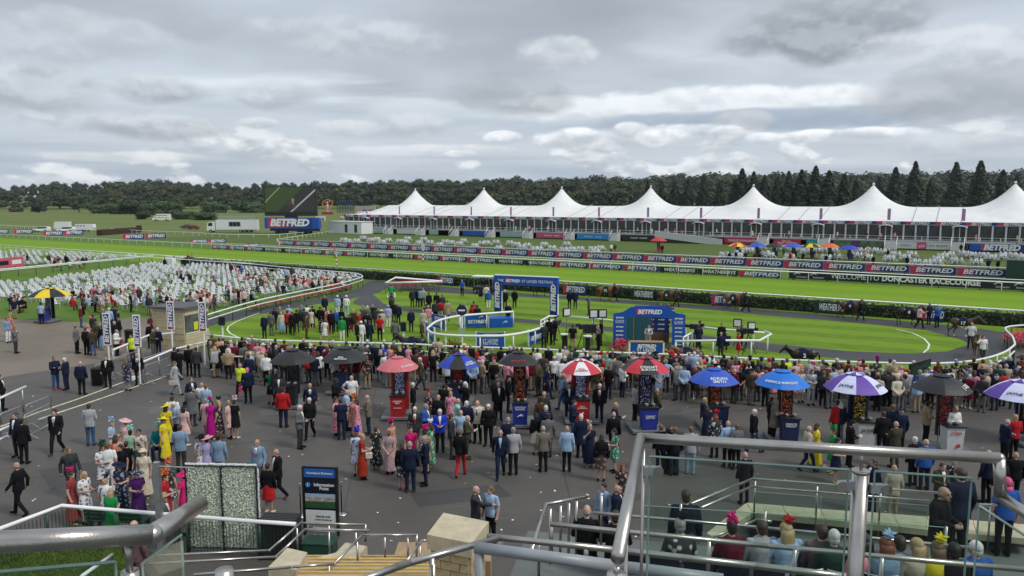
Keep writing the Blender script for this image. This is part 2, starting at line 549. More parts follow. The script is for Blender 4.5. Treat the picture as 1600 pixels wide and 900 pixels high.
def glass_mat():
    t = NT('balustrade_glass', .03)
    mixn = t.n('ShaderNodeMixShader')
    tr = t.n('ShaderNodeBsdfTransparent'); tr.inputs[0].default_value = (.74, .84, .79, 1)
    gl = t.n('ShaderNodeBsdfGlossy'); gl.inputs['Roughness'].default_value = .03; gl.inputs[0].default_value = (.9, .95, .93, 1)
    lw = t.n('ShaderNodeLayerWeight'); lw.inputs[0].default_value = .5
    t.link(t.math('ADD', t.math('MULTIPLY', t.math('POWER', lw.outputs['Facing'], 4.0), .5), .04), mixn.inputs[0])
    t.link(tr.outputs[0], mixn.inputs[1]); t.link(gl.outputs[0], mixn.inputs[2])
    t.link(mixn.outputs[0], t.t.nodes['Material Output'].inputs[0])
    return t.m
GLASS = glass_mat()
GLASS_EDGE = mat('green_glass_edge', (.32, .44, .38), .15)

# ---------------------------------------------------------------- ground
def ring_pts(px, z=0.0): return [tuple(G(x, y, 0)[:2]) + (z,) for x, y in px]
struct('ground', MB().sheet([(-3500, -60, -.016), (3500, -60, -.016), (3500, 4500, -.016), (-3500, 4500, -.016)]), GR_FIELD)
# mown lawns from the forecourt to the hedge and beyond the far rail to the marquee
struct('lawn', MB().sheet([LN(38, -210, -.012), LN(30, -60, -.012), LN(30, 130, -.012), LN(70.7, 130, -.012), LN(70.7, -210, -.012)]), GR_LAWN)
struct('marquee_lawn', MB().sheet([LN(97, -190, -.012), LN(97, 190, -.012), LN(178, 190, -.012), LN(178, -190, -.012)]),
       grass_mat('marquee_lawn_turf', (.075, .12, .02), (.10, .145, .026), worn=(.12, .14, .05)))  # turf in a duller, darker green than the near lawn
struct('race_track', MB().sheet([LN(70.7, -330, -.008), LN(70.7, 150, -.008), LN(97, 150, -.008), LN(97, -330, -.008)]), GR_TRACK)
struct('inner_track', MB().sheet([LN(98.4, -330, -.008), LN(98.4, 170, -.008), LN(113.2, 170, -.008), LN(113.2, -330, -.008)]),
       grass_mat('inner_turf', (.085, .16, .018), (.11, .19, .024), (.075, .14, .018), 3.0, .5))
RAIL_NEAR = [(325,523),(405,531),(507,534),(540,535),(650,538),(700,541),(850,546),(900,549),(1050,554),(1190,561),(1340,566),(1450,568),(1510,565),(1547,558),(1572,549),(1586,538),(1582,526),(1571,512),(1600,508)]
near3 = [G(x, y, 1.1) for x, y in RAIL_NEAR]
# forecourt up to the parade ring rail
fc = [(-60, -20), (75, -20), (75, 62)] + [(46, 58)] + [tuple(p[:2]) for p in near3[::-1]] + [tuple(G(x, y)[:2]) for x, y in ((310,540),(268,548),(210,558),(160,566),(100,575),(0,590),(-300,640))]
struct('forecourt', MB().sheet([(x, y, 0.0) for x, y in fc]), TARMAC)
struct('gravel_path', MB().sheet(ring_pts([(-300,640),(0,590),(100,575),(160,566),(210,558),(268,548),(310,540),(322,525),(300,512),(262,503),(236,497),(205,495),(185,500),(150,504),(110,503),(60,500),(0,499),(-300,505)], -.004)), GRAVEL)
ringg = [(322,525)] + [(x, y + 16) for x, y in RAIL_NEAR[1:12]] + [(1500,575),(1600,560),(1700,545),(1700,522),(1600,508),(1400,494),(1200,481),(950,466),(780,453),(620,440),(590,438),(565,452),(480,470),(400,483),(330,498)]
struct('parade_ring_lawn', MB().sheet(ring_pts(ringg, -.008)), GR_RING)
def band(name, rows, m, z):
    A = [tuple(G(x, a)[:2]) + (z,) for x, a, b in rows]
    B = [tuple(G(x, b)[:2]) + (z,) for x, a, b in rows]
    return struct(name, MB().strip(B, A), m)
band('horse_walk', [(600,441,450),(650,444,455),(705,449,458),(760,454,461),(837,459.5,464.5),(944,466.5,472),(1050,473.5,479.5),(1150,480,487.5),(1200,484.5,493),(1290,491.5,500),(1375,498.5,508),(1450,505,516),(1500,510,530),(1535,514,547),(1560,518,551),(1590,520,545),(1640,516,530),(1700,520,530)], WALK, -.004)
band('horse_walk', [(552,470,474),(565,463,478),(580,457.5,480.5),(600,475,483),(645,482,488),(705,487,493),(800,496.5,502.5),(850,501,507),(1000,515,523),(1106,525,533),(1202,536.5,549),(1325,548.5,561.5),(1425,552.5,566),(1480,549,566),(1520,536,563),(1560,525,556)], WALK, -.002)
band('horse_walk', [(245,514,527),(300,501,515),(330,494,509),(400,482,492),(450,474,483),(500,466,474.5),(545,456,468),(560,450,464),(575,440,461),(590,438,458),(604,440,450)], WALK, -.003)
def line(name, pts, w, m, z=.004, label=None):
    P = [G(x, y, z) for x, y in pts]
    A, B = [], []
    for i, p in enumerate(P):
        d = (P[min(i+1, len(P)-1)] - P[max(i-1, 0)]).normalized()
        s = Vector((-d.y, d.x, 0)) * w / 2
        A.append(p - s); B.append(p + s)
    return struct(name, MB().strip(A, B), m, label)
line('white_line', [(405,489),(385,496),(368,503),(357,510),(355,515),(360,521),(372,527)], .12, PAINTW)
line('white_line', [(1400,514),(1426,520),(1444,529),(1452,538),(1450,545),(1443,551)], .12, PAINTW)
line('white_line', [(60,655),(130,632),(215,603),(260,588)], .13, PAINTY)
line('white_line', [(-40,682),(60,644),(120,624),(190,598),(232,583)], .13, PAINTY)

# ---------------------------------------------------------------- rails
POST_CACHE = {}
def post_mesh(h, r, sq=False):
    k = (round(h, 3), r, sq)
    if k not in POST_CACHE:
        b = MB()
        if sq: b.bb(-r, r, -r, r, 0, h)
        else: b.tube([(0,0,0), (0,0,h)], r, 8)
        POST_CACHE[k] = b.mesh('post', not sq)
        POST_CACHE[k].materials.append(None)
    return POST_CACHE[k]
def resample(P, step):
    out, acc = [P[0]], 0.0
    for a, b in zip(P, P[1:]):
        L = (b - a).length
        if L == 0: continue
        t = step - acc
        while t <= L:
            out.append(a + (b - a) * (t / L)); t += step
        acc = (acc + L) % step
    return out
def smooth_line(P, k=5):
    out = []
    n = len(P)
    for i in range(n - 1):
        a, b, c, d = P[max(i-1, 0)], P[i], P[i+1], P[min(i+2, n-1)]
        for j in range(k):
            t = j / k
            out.append(.5 * ((2*b) + (c-a)*t + (2*a-5*b+4*c-d)*t*t + (3*b-a-3*c+d)*t**3))
    return out + [P[-1]]
def rail(name, label, P, h, step, bars=(0,), r=.05, pr=.035, m=None, pm=None, cat='rail', group=None, ends=True, skip=0):
    """P: rail line on the ground; bars: heights below the top"""
    m, pm = m or RAILW, pm or RAILW
    P = [Vector((p[0], p[1], 0)) for p in P]
    o = thing(name, label, cat, P[0], 0, group)
    for b in bars:
        MB().tube([p - P[0] + Vector((0, 0, h - b)) for p in P], r if b == 0 else r * .8, 8).build('top_bar' if b == 0 else 'lower_bar', m, o, True)
    for q in resample(P, step):
        inst('post', post_mesh(h - r * .5, pr), pm, o, q - P[0])
    return o
def sline(d, px0, px1, n=2, z=1.1):
    a, b = S_AT(d, px0, z), S_AT(d, px1, z)
    return [LN(d, a + (b-a) * i / (n-1)) for i in range(n)]
rail('running_rail', 'long white running rail on the far side of the bright green straight', sline(95.8, -60, 1700), 1.15, 3.3, r=.07, pr=.045)
rail('running_rail', 'second white rail close behind the far running rail, before the advertising strip', sline(99.2, 300, 1700), 1.15, 3.3, r=.06, pr=.04)
rail('running_rail', 'white rail along the top of the row of betting boards on the marquee lawn', sline(115.2, 440, 1640), 1.25, 4.0, r=.06, pr=.04)
rail('running_rail', 'white rail on the near edge of the straight beside the left lawn', sline(71.3, -80, 420), 1.15, 3.3, r=.07, pr=.045)
rail('running_rail', 'white rail running just inside the near rail beside the left lawn', sline(68.4, -80, 395), 1.1, 3.0, r=.055, pr=.04)
rail('hedge_rail', 'white rail capping the long dark hedge behind the parade ring', sline(70.35, 418, 1680, z=1.2), 1.24, 6.0, r=.07, pr=.03)
rail('running_rail', 'white rail across the far field in front of the parked cars', [G(x, y) for x, y in ((-80,352),(0,356),(100,362),(160,366))], 1.1, 4.0, r=.06, pr=.045)
rail('running_rail', 'white rail right of the brush fence leading to the white lorry', [G(x, y) for x, y in ((172,362),(220,366),(300,369),(360,373),(430,373),(475,369))], 1.1, 4.0, r=.06, pr=.045)
rail('running_rail', 'white rail angling from the boards towards the big screen lorry', [G(x, y) for x, y in ((437,386),(433,381),(470,375),(520,366))], 1.1, 4.0, r=.06, pr=.045)
for k, (y0, y1) in enumerate(((331, 330), (324, 324))):
    rail('far_rail', ('nearer' if k == 0 else 'farther') + ' white rail on the far side of the course behind the marquee roof',
         [G(x, y) for x, y in ((900, y0), (1200, (y0+y1)/2), (1560, y1))], 1.3, 9.0, r=.12, pr=.09)
rail('lawn_rail', 'broad white rail crossing the left lawn between two seating areas',
     [G(x, y, 1.1) for x, y in ((-60,427),(0,421),(130,409),(240,399))], 1.1, 2.6, (0, .16), .075, .04, pm=DKGREEN)
lawn_curve = smooth_line([G(x, y, 1.1) for x, y in ((318,494),(340,487),(400,470),(470,455),(530,443),(562,434),(566,431),(556,427),(520,424),(440,417),(340,407),(255,400))])
rail('lawn_rail', 'white double rail curving round the seated lawn above the red flower bed', lawn_curve, 1.1, 2.4, (0, .38), .06, .035, pm=DKGREEN)
rail('ring_rail', 'long white double rail between the crowd and the parade ring', smooth_line(near3[:-3], 4), 1.1, 2.6, (0, .42), .06, .04)
rail('ring_rail', 'white rail hooking round the right end of the parade ring by red flowers', smooth_line(near3[-4:], 4), 1.1, 1.6, (0,), .06, .035, pm=DKGREEN)
# the rails the spectators lean on nearer the forecourt
for a, b, lab in ((355, 402, 'short white leaning rail behind the first black umbrella'), (590, 625, 'short white leaning rail above the pink umbrella'),
                  (762, 800, 'short white leaning rail behind the woman in cream'), (1120, 1215, 'white leaning rail above the plain blue umbrellas'),
                  (1525, 1556, 'short white leaning rail right of the black lettered umbrella')):
    yy = 543 + (a - 300) * .034
    rail('leaning_rail', lab, [G(a, yy + 12, 1.05), G(b, yy + 13, 1.05)], 1.05, 1.3, (0,), .05, .03, pm=DKGREEN)

# ---------------------------------------------------------------- hedges
LEAF = [mat('hedge_leaf', (.020, .042, .012), .6, var=.35, scale=1.2), mat('hedge_leaf_light', (.045, .075, .022), .6, var=.3, scale=1.5)]
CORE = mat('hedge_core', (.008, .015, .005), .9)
def leaf_quads(mb, pts, size, rg, up=.3):
    for p, nrm in pts:
        d = Vector((nrm[0] + rg.uniform(-.7, .7), nrm[1] + rg.uniform(-.7, .7), nrm[2] + rg.uniform(-.7, .7) + up)).normalized()
        x, y = frame(d)
        a = rg.uniform(0, 6.28)
        e1 = (x * math.cos(a) + y * math.sin(a)) * size * rg.uniform(.6, 1.3)
        e2 = (y * math.cos(a) - x * math.sin(a)) * size * rg.uniform(.4, .9)
        p = Vector(p)
        mb.k = 0 if rg.random() < .7 else 1
        mb.add([p - e1, p - e2, p + e1, p + e2], [(0, 1, 2, 3)])
def hedge(name, label, P0, P1, w, h, dens=22, size=.13, group=None):
    rg = random.Random(hash(label) % 1000 if False else len(label))
    L = (P1 - P0).length
    o = thing(name, label, 'hedge', P0, math.atan2(P1.y - P0.y, P1.x - P0.x), group)
    n = max(2, int(L / 1.5))
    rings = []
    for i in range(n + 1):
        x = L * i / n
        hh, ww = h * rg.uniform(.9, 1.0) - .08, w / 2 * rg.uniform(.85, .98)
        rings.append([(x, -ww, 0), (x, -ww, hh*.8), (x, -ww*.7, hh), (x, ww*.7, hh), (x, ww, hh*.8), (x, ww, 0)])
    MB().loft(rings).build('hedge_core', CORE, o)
    mb = MB()
    pts = []
    for i in range(int(L * (h + w * .8) * dens)):
        x = rg.uniform(0, L)
        if rg.random() < h / (h + w * .8): pts.append(((x, -w/2 + rg.gauss(0, .04), rg.uniform(.02, h)), (0, -1, 0)))
        else: pts.append(((x, rg.uniform(-w/2, w/2), h + rg.gauss(0, .05)), (0, 0, 1)))
    leaf_quads(mb, pts, size, rg)
    lf = mb.build('foliage', LEAF, o)
    return o
hedge('hedge', 'long dark clipped hedge behind the parade ring walkway', LN(70.0, S_AT(70.0, 424, .5)), LN(70.0, S_AT(70.0, 1690, .5)), 1.0, 1.12, 30, .12)
hedge('hedge', 'short dark hedge block beyond the lawn, left of the long hedge', LN(69.8, S_AT(69.8, 288, .5)), LN(69.8, S_AT(69.8, 420, .5)), 1.1, 1.2, 16, .16)
# ---------------------------------------------------------------- trees
BARK = mat('bark', (.05, .038, .026), .9, var=.3, scale=3)
def fol(name, a, b):
    return [mat(name, a, .7, var=.4, scale=.35), mat(name + '_light', b, .7, var=.35, scale=.4)]
FOL = {'dark': fol('dark_foliage', (.020, .034, .012), (.044, .064, .020)), 'mid': fol('mid_foliage', (.034, .054, .015), (.066, .090, .024)),
       'olive': fol('olive_foliage', (.056, .062, .018), (.092, .095, .028)), 'cypress': fol('cypress_foliage', (.011, .022, .010), (.022, .038, .014)),
       'bush': fol('bush_foliage', (.040, .078, .020), (.07, .115, .030)), 'rust': fol('rusty_foliage', (.085, .05, .02), (.11, .07, .03))}
TREE_MESH = {}
def broad(seed):
    rg = random.Random(seed)
    H0 = 10.0   # unit tree, 10 m high
    tk = MB()
    tk.tube([(0,0,-.6), (0.05,0,1.2), (.1,.1,3.2), (0,.1,5.5)], [.42, .30, .22, .1], 7)
    lobes = []
    for k in range(13):
        a, z = rg.uniform(0, 6.28), rg.uniform(2.6, 7.9)
        rad = (3.4 if z < 7.0 else 2.6) * rg.uniform(.45, 1.0)
        r = rg.uniform(1.3, 2.2) * (1.0 if z < 7 else .8)
        lobes.append((Vector((rad*math.cos(a), rad*math.sin(a), z)), r))
        if k % 2 == 0: tk.tube([(0,0,2.0 + k*.2), lobes[-1][0]*.6 + Vector((0,0,1)), lobes[-1][0]], [.14, .09, .03], 5)
    lobes.append((Vector((0,0,7.9)), 2.1)); lobes.append((Vector((.4,-.3,4.5)), 2.4))
    cr, pts = MB(), []
    for c, r in lobes:
        for i in range(int(50 * r * r / 2.5)):
            d = Vector((rg.gauss(0,1), rg.gauss(0,1), rg.gauss(0,1))).normalized()
            rr = r * rg.uniform(.72, 1.06)
            p = c + Vector((d.x, d.y, d.z * .85)) * rr
            if p.z > 1.6: pts.append((p, d))
    leaf_quads(cr, pts, .54, rg)
    core = MB()
    for c, r in lobes: core.ell(c, r*.66, r*.66, r*.58, 7, 4)  # unseen inner blobs, added to block light through the crown
    b = len(cr.v)
    cr.v += core.v; cr.f += [tuple(i+b for i in f) for f in core.f]; cr.m += [0]*len(core.f)
    return tk.mesh('trunk', True), cr.mesh('crown')
def cypress(seed):
    rg = random.Random(seed)
    tk = MB().tube([(0,0,-.5), (0,0,4), (0,0,9.4)], [.22, .15, .03], 6)
    cr, pts = MB(), []
    prof = lambda z: 1.75 * (1 - (z/10.2)) ** .75 * min(1, .55 + z * .5)
    for i in range(1500):
        z = rg.uniform(.25, 10) ** 1.0
        a = rg.uniform(0, 6.28)
        r = prof(z) * rg.uniform(.6, 1.08) * (1 + .14*math.sin(a*5 + z*2.1))
        pts.append(((r*math.cos(a), r*math.sin(a), z), (math.cos(a), math.sin(a), .3)))
    leaf_quads(cr, pts, .26, rg, .5)
    core = MB().lathe([(.3,.3),(1.1,1),(1.15,3),(.75,6),(.3,8.6),(.02,9.8)], 8)  # added inner cone that stops light passing between the leaves
    b = len(cr.v); cr.v += core.v; cr.f += [tuple(i+b for i in f) for f in core.f]; cr.m += [0]*len(core.f)
    return tk.mesh('trunk', True), cr.mesh('crown')
def bush(seed):
    rg = random.Random(seed)
    tk = MB()
    for k in range(4): tk.tube([(0,0,-.3),(rg.uniform(-.5,.5),rg.uniform(-.5,.5),2.0),(rg.uniform(-1.6,1.6),rg.uniform(-1.6,1.6),5)], [.2,.14,.05], 5)
    cr, pts, core = MB(), [], MB()
    for k in range(12):
        c = Vector((rg.uniform(-3,3), rg.uniform(-3,3), rg.uniform(1.5,6.5)))
        r = rg.uniform(1.8,3.0)
        core.ell(c, r*.7, r*.7, r*.7, 7, 4)  # hidden filler, added to block light inside the bush
        for i in range(120):
            d = Vector((rg.gauss(0,1), rg.gauss(0,1), rg.gauss(0,1))).normalized()
            p = c + d * r * rg.uniform(.75,1.05)
            if p.z > 0: pts.append((p, d))
    leaf_quads(cr, pts, .5, rg)
    b = len(cr.v); cr.v += core.v; cr.f += [tuple(i+b for i in f) for f in core.f]; cr.m += [0]*len(core.f)
    return tk.mesh('trunk', True), cr.mesh('crown')
for k in range(5): TREE_MESH['broad', k] = broad(40 + k)
for k in range(2): TREE_MESH['cypress', k] = cypress(60 + k)
for k in range(2): TREE_MESH['bush', k] = bush(70 + k)
ALL_TREES = []
def tree(name, kind, fo, loc, h, wid, label, group=None):
    k = rnd.randrange(5 if kind == 'broad' else 2)
    tk, cr = TREE_MESH[kind, k]
    o = thing(name, label, 'tree' if kind != 'bush' else 'bush', loc, rnd.uniform(0, 6.28), group)
    o.scale = (wid/10, wid/10, h/10)
    inst('trunk', tk, BARK, o)
    inst('crown', cr, FOL[fo], o)
    ALL_TREES.append(o)
    return o
# terrain: a low wooded rise behind the far field
rise = MB()
gx = [-1500 + 100*i for i in range(31)]
gy = [640, 760, 900, 1050, 1250, 1500, 2200]
def hill(x, y):
    if y <= 640: return -1.5
    a = min(1, (y - 640) / 500)
    side = 1.0 if x < -120 else max(.30, 1 - (x + 120) / 500)
    return -1.5 + 17 * side * a * a * (3 - 2*a) + 3 * a * math.sin(x*.006 + 1) * side
for j in range(len(gy) - 1):
    rise.strip([(x, gy[j], hill(x, gy[j])) for x in gx], [(x, gy[j+1], hill(x, gy[j+1])) for x in gx])
struct('wooded_rise', rise, GR_FIELD, smooth=True)
# woodland: skyline heights read from the photograph, (px, py of the tree tops)
SKYL = [(-60,288),(0,290),(40,291),(80,285),(120,286),(180,281),(260,281),(330,285),(380,287),(430,283),(490,284),(560,282),(640,281),(700,280),(760,276),(820,276),(880,275),(940,274),(1000,273),(1060,272),(1120,268),(1170,270),(1240,268),(1330,267),(1400,268),(1480,266),(1540,264),(1600,264),(1680,262)]
def skyline(px):
    for (a, b), (c, d) in zip(SKYL, SKYL[1:]):
        if a <= px <= c: return b + (d - b) * (px - a) / (c - a)
    return SKYL[-1][1]
rt = random.Random(5)
wood = {'dark': MB(), 'mid': MB(), 'olive': MB()}
WOOD_V, WOOD_F, WOOD_M = [], [], []
wb = 0
def wood_add(kind, fo, loc, h, wid):
    """trees of the far wood, joined: too many and too alike to count"""
    global wb
    me = TREE_MESH[kind, rt.randrange(5) if kind == 'broad' else rt.randrange(2)][1]
    n = len(me.vertices)
    co = np.empty(n*3); me.vertices.foreach_get('co', co); co = co.reshape(-1, 3)
    a = rt.uniform(0, 6.28)
    M = np.array([[math.cos(a)*wid/10, -math.sin(a)*wid/10, 0], [math.sin(a)*wid/10, math.cos(a)*wid/10, 0], [0, 0, h/10]])
    WOOD_V.append(co @ M.T + np.array(loc))
    np_ = len(me.polygons)
    nl = len(me.loops)
    li = np.empty(nl, dtype=np.int32); me.loops.foreach_get('vertex_index', li)
    ls = np.empty(np_, dtype=np.int32); me.polygons.foreach_get('loop_total', ls)
    mi = np.empty(np_, dtype=np.int32); me.polygons.foreach_get('material_index', mi)
    WOOD_F.append((li + wb, ls))
    WOOD_M.append(mi + {'dark': 0, 'mid': 2, 'olive': 4}[fo])
    wb += n
for row, (dist, step, dy) in enumerate(((1250, 15, 0), (1050, 17, 4), (900, 17, 10), (800, 16, 20))):
    px = -70.0
    while px < 1670:
        top = skyline(px) + dy + rt.uniform(-3.5, 4.5)
        P = AT(px, top, dist)
        z0 = hill(P.x, P.y)
        h = max(8, P.z - z0)
        wood_add('broad', rt.choice(('dark', 'dark', 'mid', 'dark', 'olive' if row else 'dark')), (P.x, P.y, z0), h, max(16, h * rt.uniform(.85, 1.35)))
        px += step * rt.uniform(.7, 1.3) * 1.0
me = bpy.data.meshes.new('distant_woodland')
V = np.concatenate(WOOD_V); LI = np.concatenate([f[0] for f in WOOD_F]); LS = np.concatenate([f[1] for f in WOOD_F]); MI = np.concatenate(WOOD_M)
def mesh_np(me, V, LI, LS, MI):
    me.vertices.add(len(V)); me.vertices.foreach_set('co', V.astype(np.float32).ravel())
    me.loops.add(len(LI)); me.loops.foreach_set('vertex_index', LI.astype(np.int32))
    me.polygons.add(len(LS)); me.polygons.foreach_set('loop_start', np.concatenate([[0], np.cumsum(LS)[:-1]]).astype(np.int32))
    me.polygons.foreach_set('material_index', MI.astype(np.int32))
    me.update(calc_edges=True); me.validate()
mesh_np(me, V, LI, LS, MI)
o = obj('distant_woodland', me, FOL['dark'] + FOL['mid'] + FOL['olive'])
tag(o, 'mass of dark broadleaf woodland along the horizon', 'woodland', kind='stuff')

# trees that stand out in front of the wood
FRONT = [  # px, top py, base py, width in px, kind, foliage, label
 (60,311,332,26,'broad','dark','small round dark tree alone at the far left of the field'),
 (122,303,331,30,'broad','mid','rounded tree at the field edge, right of the lone small tree'),
 (92,299,329,34,'broad','dark','broad dark tree behind the two leftmost field trees'),
 (20,322,331,12,'bush','rust','rusty little bush at the left end of the far field'),
 (30,322,331,10,'bush','olive','little olive bush beside the rusty bush, far left'),
 (172,292,326,9,'broad','olive','thin pale poplar rising above the hedge on the left'),
 (152,315,333,32,'bush','bush','leftmost of the clipped green bushes behind the horse trailers'),
 (182,314,334,30,'bush','bush','second clipped green bush behind the brush fence'),
 (212,307,334,36,'bush','dark','tall dark bush in the row left of the ambulance'),
 (238,313,335,34,'bush','bush','green bush in the row directly above the ambulance'),
 (262,310,334,38,'bush','bush','largest rounded bush in the row right above the ambulance'),
 (225,327,342,20,'bush','dark','low dark hedge bush touching the left of the ambulance'),
 (285,328,342,30,'bush','bush','low bush directly right of the ambulance'),
 (318,329,343,34,'bush','bush','low bush between ambulance and white lorry'),
 (335,312,332,34,'bush','bush','rounded bush above the white lorry, left one'),
 (385,309,332,44,'bush','bush','wide rounded bush above the right end of the white lorry'),
 (505,291,322,34,'broad','dark','dark round tree just right of the big screen'),
 (533,289,322,32,'broad','olive','olive-brown tree behind the fairground rides'),
 (562,291,322,32,'broad','mid','green tree above the fairground trailers'),
 (590,288,321,34,'broad','dark','dark tree left of the first marquee peak'),
 (628,289,321,34,'broad','mid','mid green tree right behind the first marquee peak'),
 (662,291,320,30,'broad','dark','dark tree between first and second marquee peaks, left one'),
 (690,294,320,26,'broad','mid','smaller tree between first and second marquee peaks, right one'),
 (722,291,320,30,'broad','dark','dark tree left of the second marquee peak'),
 (790,296,319,30,'broad','dark','dark tree right of the second marquee peak'),
 (672,304,320,16,'bush','rust','rusty bush near the red fairground roof'),
 (840,285,318,46,'broad','mid','wide tree behind the third marquee peak'),
 (1143,260,296,36,'broad','mid','tall rounded tree above the cypress row, left part'),
 (1465,256,296,36,'broad','olive','spreading thin-crowned tree behind the cypresses at right'),
]
for px, t, b, w, kind, fo, lab in FRONT:
    dist = min(880, 9.8 * F / (b - 315) * .99)
    P = AT(px, t, dist)
    z0 = hill(P.x, P.y) if dist > 640 else 0
    tree('bush' if kind == 'bush' else 'tree', kind, fo, (P.x, P.y, z0), P.z - z0, w / F * dist * (1.25 if kind != 'bush' else 1.35), lab, 'trees and bushes at the field edge')
CYP = [(1012,283),(1034,285),(1055,284),(1075,281),(1100,274),(1125,284),(1148,281),(1160,264),(1178,269),(1195,274),(1216,276),(1233,268),(1253,266),(1275,260),(1296,267),(1320,272),(1338,280),(1400,262),(1431,253),(1375,279),(1495,254),(1533,252),(1568,266),(1590,272),(1455,281)]
CYP.sort()
for i, (px, t) in enumerate(CYP):
    dist = 415 + 2.0 * abs(1300 - px) * .06
    P = AT(px, t, dist)
    size = 'tallest ' if t < 256 else ('tall ' if t < 268 else ('low ' if t > 278 else ''))
    nth = ['first','second','third','fourth','fifth','sixth','seventh','eighth','ninth','tenth','eleventh','twelfth','thirteenth','fourteenth','fifteenth','sixteenth','seventeenth','eighteenth','nineteenth','twentieth','twenty-first','twenty-second','twenty-third','twenty-fourth','twenty-fifth'][i]
    tree('cypress_tree', 'cypress', 'cypress', (P.x, P.y, 0), P.z, rnd.uniform(.34, .44) * P.z * 3.5,
         f'{size}dark conical cypress behind the marquee, {nth} of the row from the left', 'row of dark cypresses')
# ---------------------------------------------------------------- marquee
def canvas_mat():
    t = NT('marquee_canvas', .55)
    v = t.tc.outputs['Object']
    c = t.mix(t.range(t.noise(v, .35, 5), .3, .7), (.74, .74, .72), (.82, .82, .81))
    t.link(c, t.b.inputs['Base Color'])
    t.b.inputs['Specular IOR Level'].default_value = .3
    t.bump(t.noise(v, 1.2, 3), .15, .1)
    return t.m
CANVAS = canvas_mat()
SEAM = mat('canvas_seam', (.42, .41, .38), .7)
DARKGLASS = mat('dark_window_glass', (.05, .052, .052), .1, var=.75, scale=.45, coord='Object')
BETBLUE, BETPINK, LETTER = (.012, .035, .20), (.55, .03, .11), mat('white_lettering', (.82, .82, .82), .5, var=.03)
def bet_mat(name, lo=.0, hi=.55, blue=BETBLUE, pink=BETPINK):
    t = NT(name, .4)
    x = t.sep(t.tc.outputs['Generated'])[0]
    c = t.mix(t.range(x, lo, hi), pink, blue)
    t.link(c, t.b.inputs['Base Color'])
    return t.m
BETM = bet_mat('red_to_blue_print', .04, .44)
BETBLUEM = mat('royal_blue_print', (.006, .085, .42), .4, var=.06)
NAVYM = mat('navy_print', (.010, .016, .060), .45, var=.06)
NAVYD = mat('dark_navy_print', (.006, .008, .022), .4, var=.06)
P0 = AT(649, 303, 241); P0.z = 0
SP, HALF = 26.8, 13.0
BAYS = 9
marq = thing('marquee', 'long white marquee with tall pointed roof peaks behind the straight', 'marquee', P0, ANG)
x_a, x_b = -19.0, 6 * SP + 46
ZE, ZR, ZP, ZD = 5.7, 8.6, 5.1, 1.7
def roof_z(x, y):
    z = ZE + (ZR - ZE) * (1 - (abs(y) / HALF) ** 1.0)
    if x < -11: z -= (ZR - ZE) * (1 - abs(y)/HALF) * min(1, (-11 - x) / 8)
    k = round(x / SP)
    dxk = x - k * SP
    r = math.sqrt((dxk / 9.0) ** 2 + (y / HALF) ** 2)
    if r < 1 and 0 <= k: z += ZP * (1 - r) ** 2.35
    return z
def roof_panel(xa, xb, nx, name='roof_panel'):
    ys = [-HALF * (1 - i / 10) for i in range(21)]
    mb = MB()
    rows = [[(xa + (xb - xa) * i / nx, y, roof_z(xa + (xb - xa) * i / nx, y)) for i in range(nx + 1)] for y in ys]
    for a, b in zip(rows, rows[1:]): mb.strip(a, b)
    p = mb.build(name, CANVAS, marq, True)
    # the seam that laces it to the next panel
    MB().tube([(xb, y, roof_z(xb, y) + .03) for y in ys], .09, 5).build('seam', SEAM, p)
    return p
edges = [x_a, -11, -9.0]
for k in range(8):
    c = k * SP
    edges += [c + 9.0, c + 9.0 + 4.4, c + SP - 9.0]
edges = [e for e in edges if e <= x_b] 
for a, b in zip(edges, edges[1:]):
    roof_panel(a, b, 24 if b - a > 12 else 4, 'roof_peak' if b - a > 12 else 'roof_panel')
for k in range(8):
    if k * SP < x_b - 9:
        MB().tube([(k*SP, 0, roof_z(k*SP, 0) - .1), (k*SP, 0, roof_z(k*SP, 0) + .35)], [.28, .2], 8).build('peak_cap', CANVAS, marq, True)
x_e = edges[-1]
# walls: side and back sheets, deck, and the glazed front
MB().bb(x_a, x_e, HALF - .05, HALF, 0, ZE).build('back_wall', CANVAS, marq)
MB().bb(x_a, x_a + .05, -HALF, HALF - .06, 0, ZE - .02).build('side_wall', CANVAS, marq)
MB().bb(x_a, x_e, -HALF - 3.2, HALF - .1, ZD - .18, ZD).build('deck', mat('deck_boards', (.30, .30, .29), .7, var=.2), marq)
MB().bb(x_a, x_e, -HALF + 3.0, -HALF + 3.1, ZD + .01, ZE - .1).build('inner_wall', mat('dim_lining', (.10, .10, .10), .8), marq)
FRAMEW = mat('white_window_frame', (.58, .59, .59), .4, var=.06)
PW = SP / 12
win_me = MB()
for a in (0, PW - .16): win_me.bb(a, a + .16, -.09, .09, 0, ZE - ZD - .55)
win_me.bb(.16, PW - .16, -.05, .05, 0, .16); win_me.bb(.16, PW - .16, -.05, .05, ZE - ZD - .75, ZE - ZD - .55)
win_me = win_me.mesh('window_frame'); pane_me = MB().bb(.16, PW - .16, -.02, .02, .16, ZE - ZD - .75).mesh('pane')
door_me = MB()
for a in (0, PW/2 - .07, PW - .14): door_me.bb(a, a + .14, -.11, .11, 0, ZE - ZD - 1.1)
arc = [(PW/2 + (PW/2 + .2) * math.cos(t), -.5, ZE - ZD - 1.15 + .45 * math.sin(t)) for t in [math.pi * i / 10 for i in range(11)]]
door_me.tube(arc, .09, 6); door_me.tube([(p[0], -1.1, p[2] - .1) for p in arc], .09, 6)
door_me.strip([(p[0], -1.1, p[2] - .1) for p in arc], [(p[0], 0, p[2] + .02) for p in arc])
door_me = door_me.mesh('door')
nwin = int((x_e - x_a - 2) / PW)
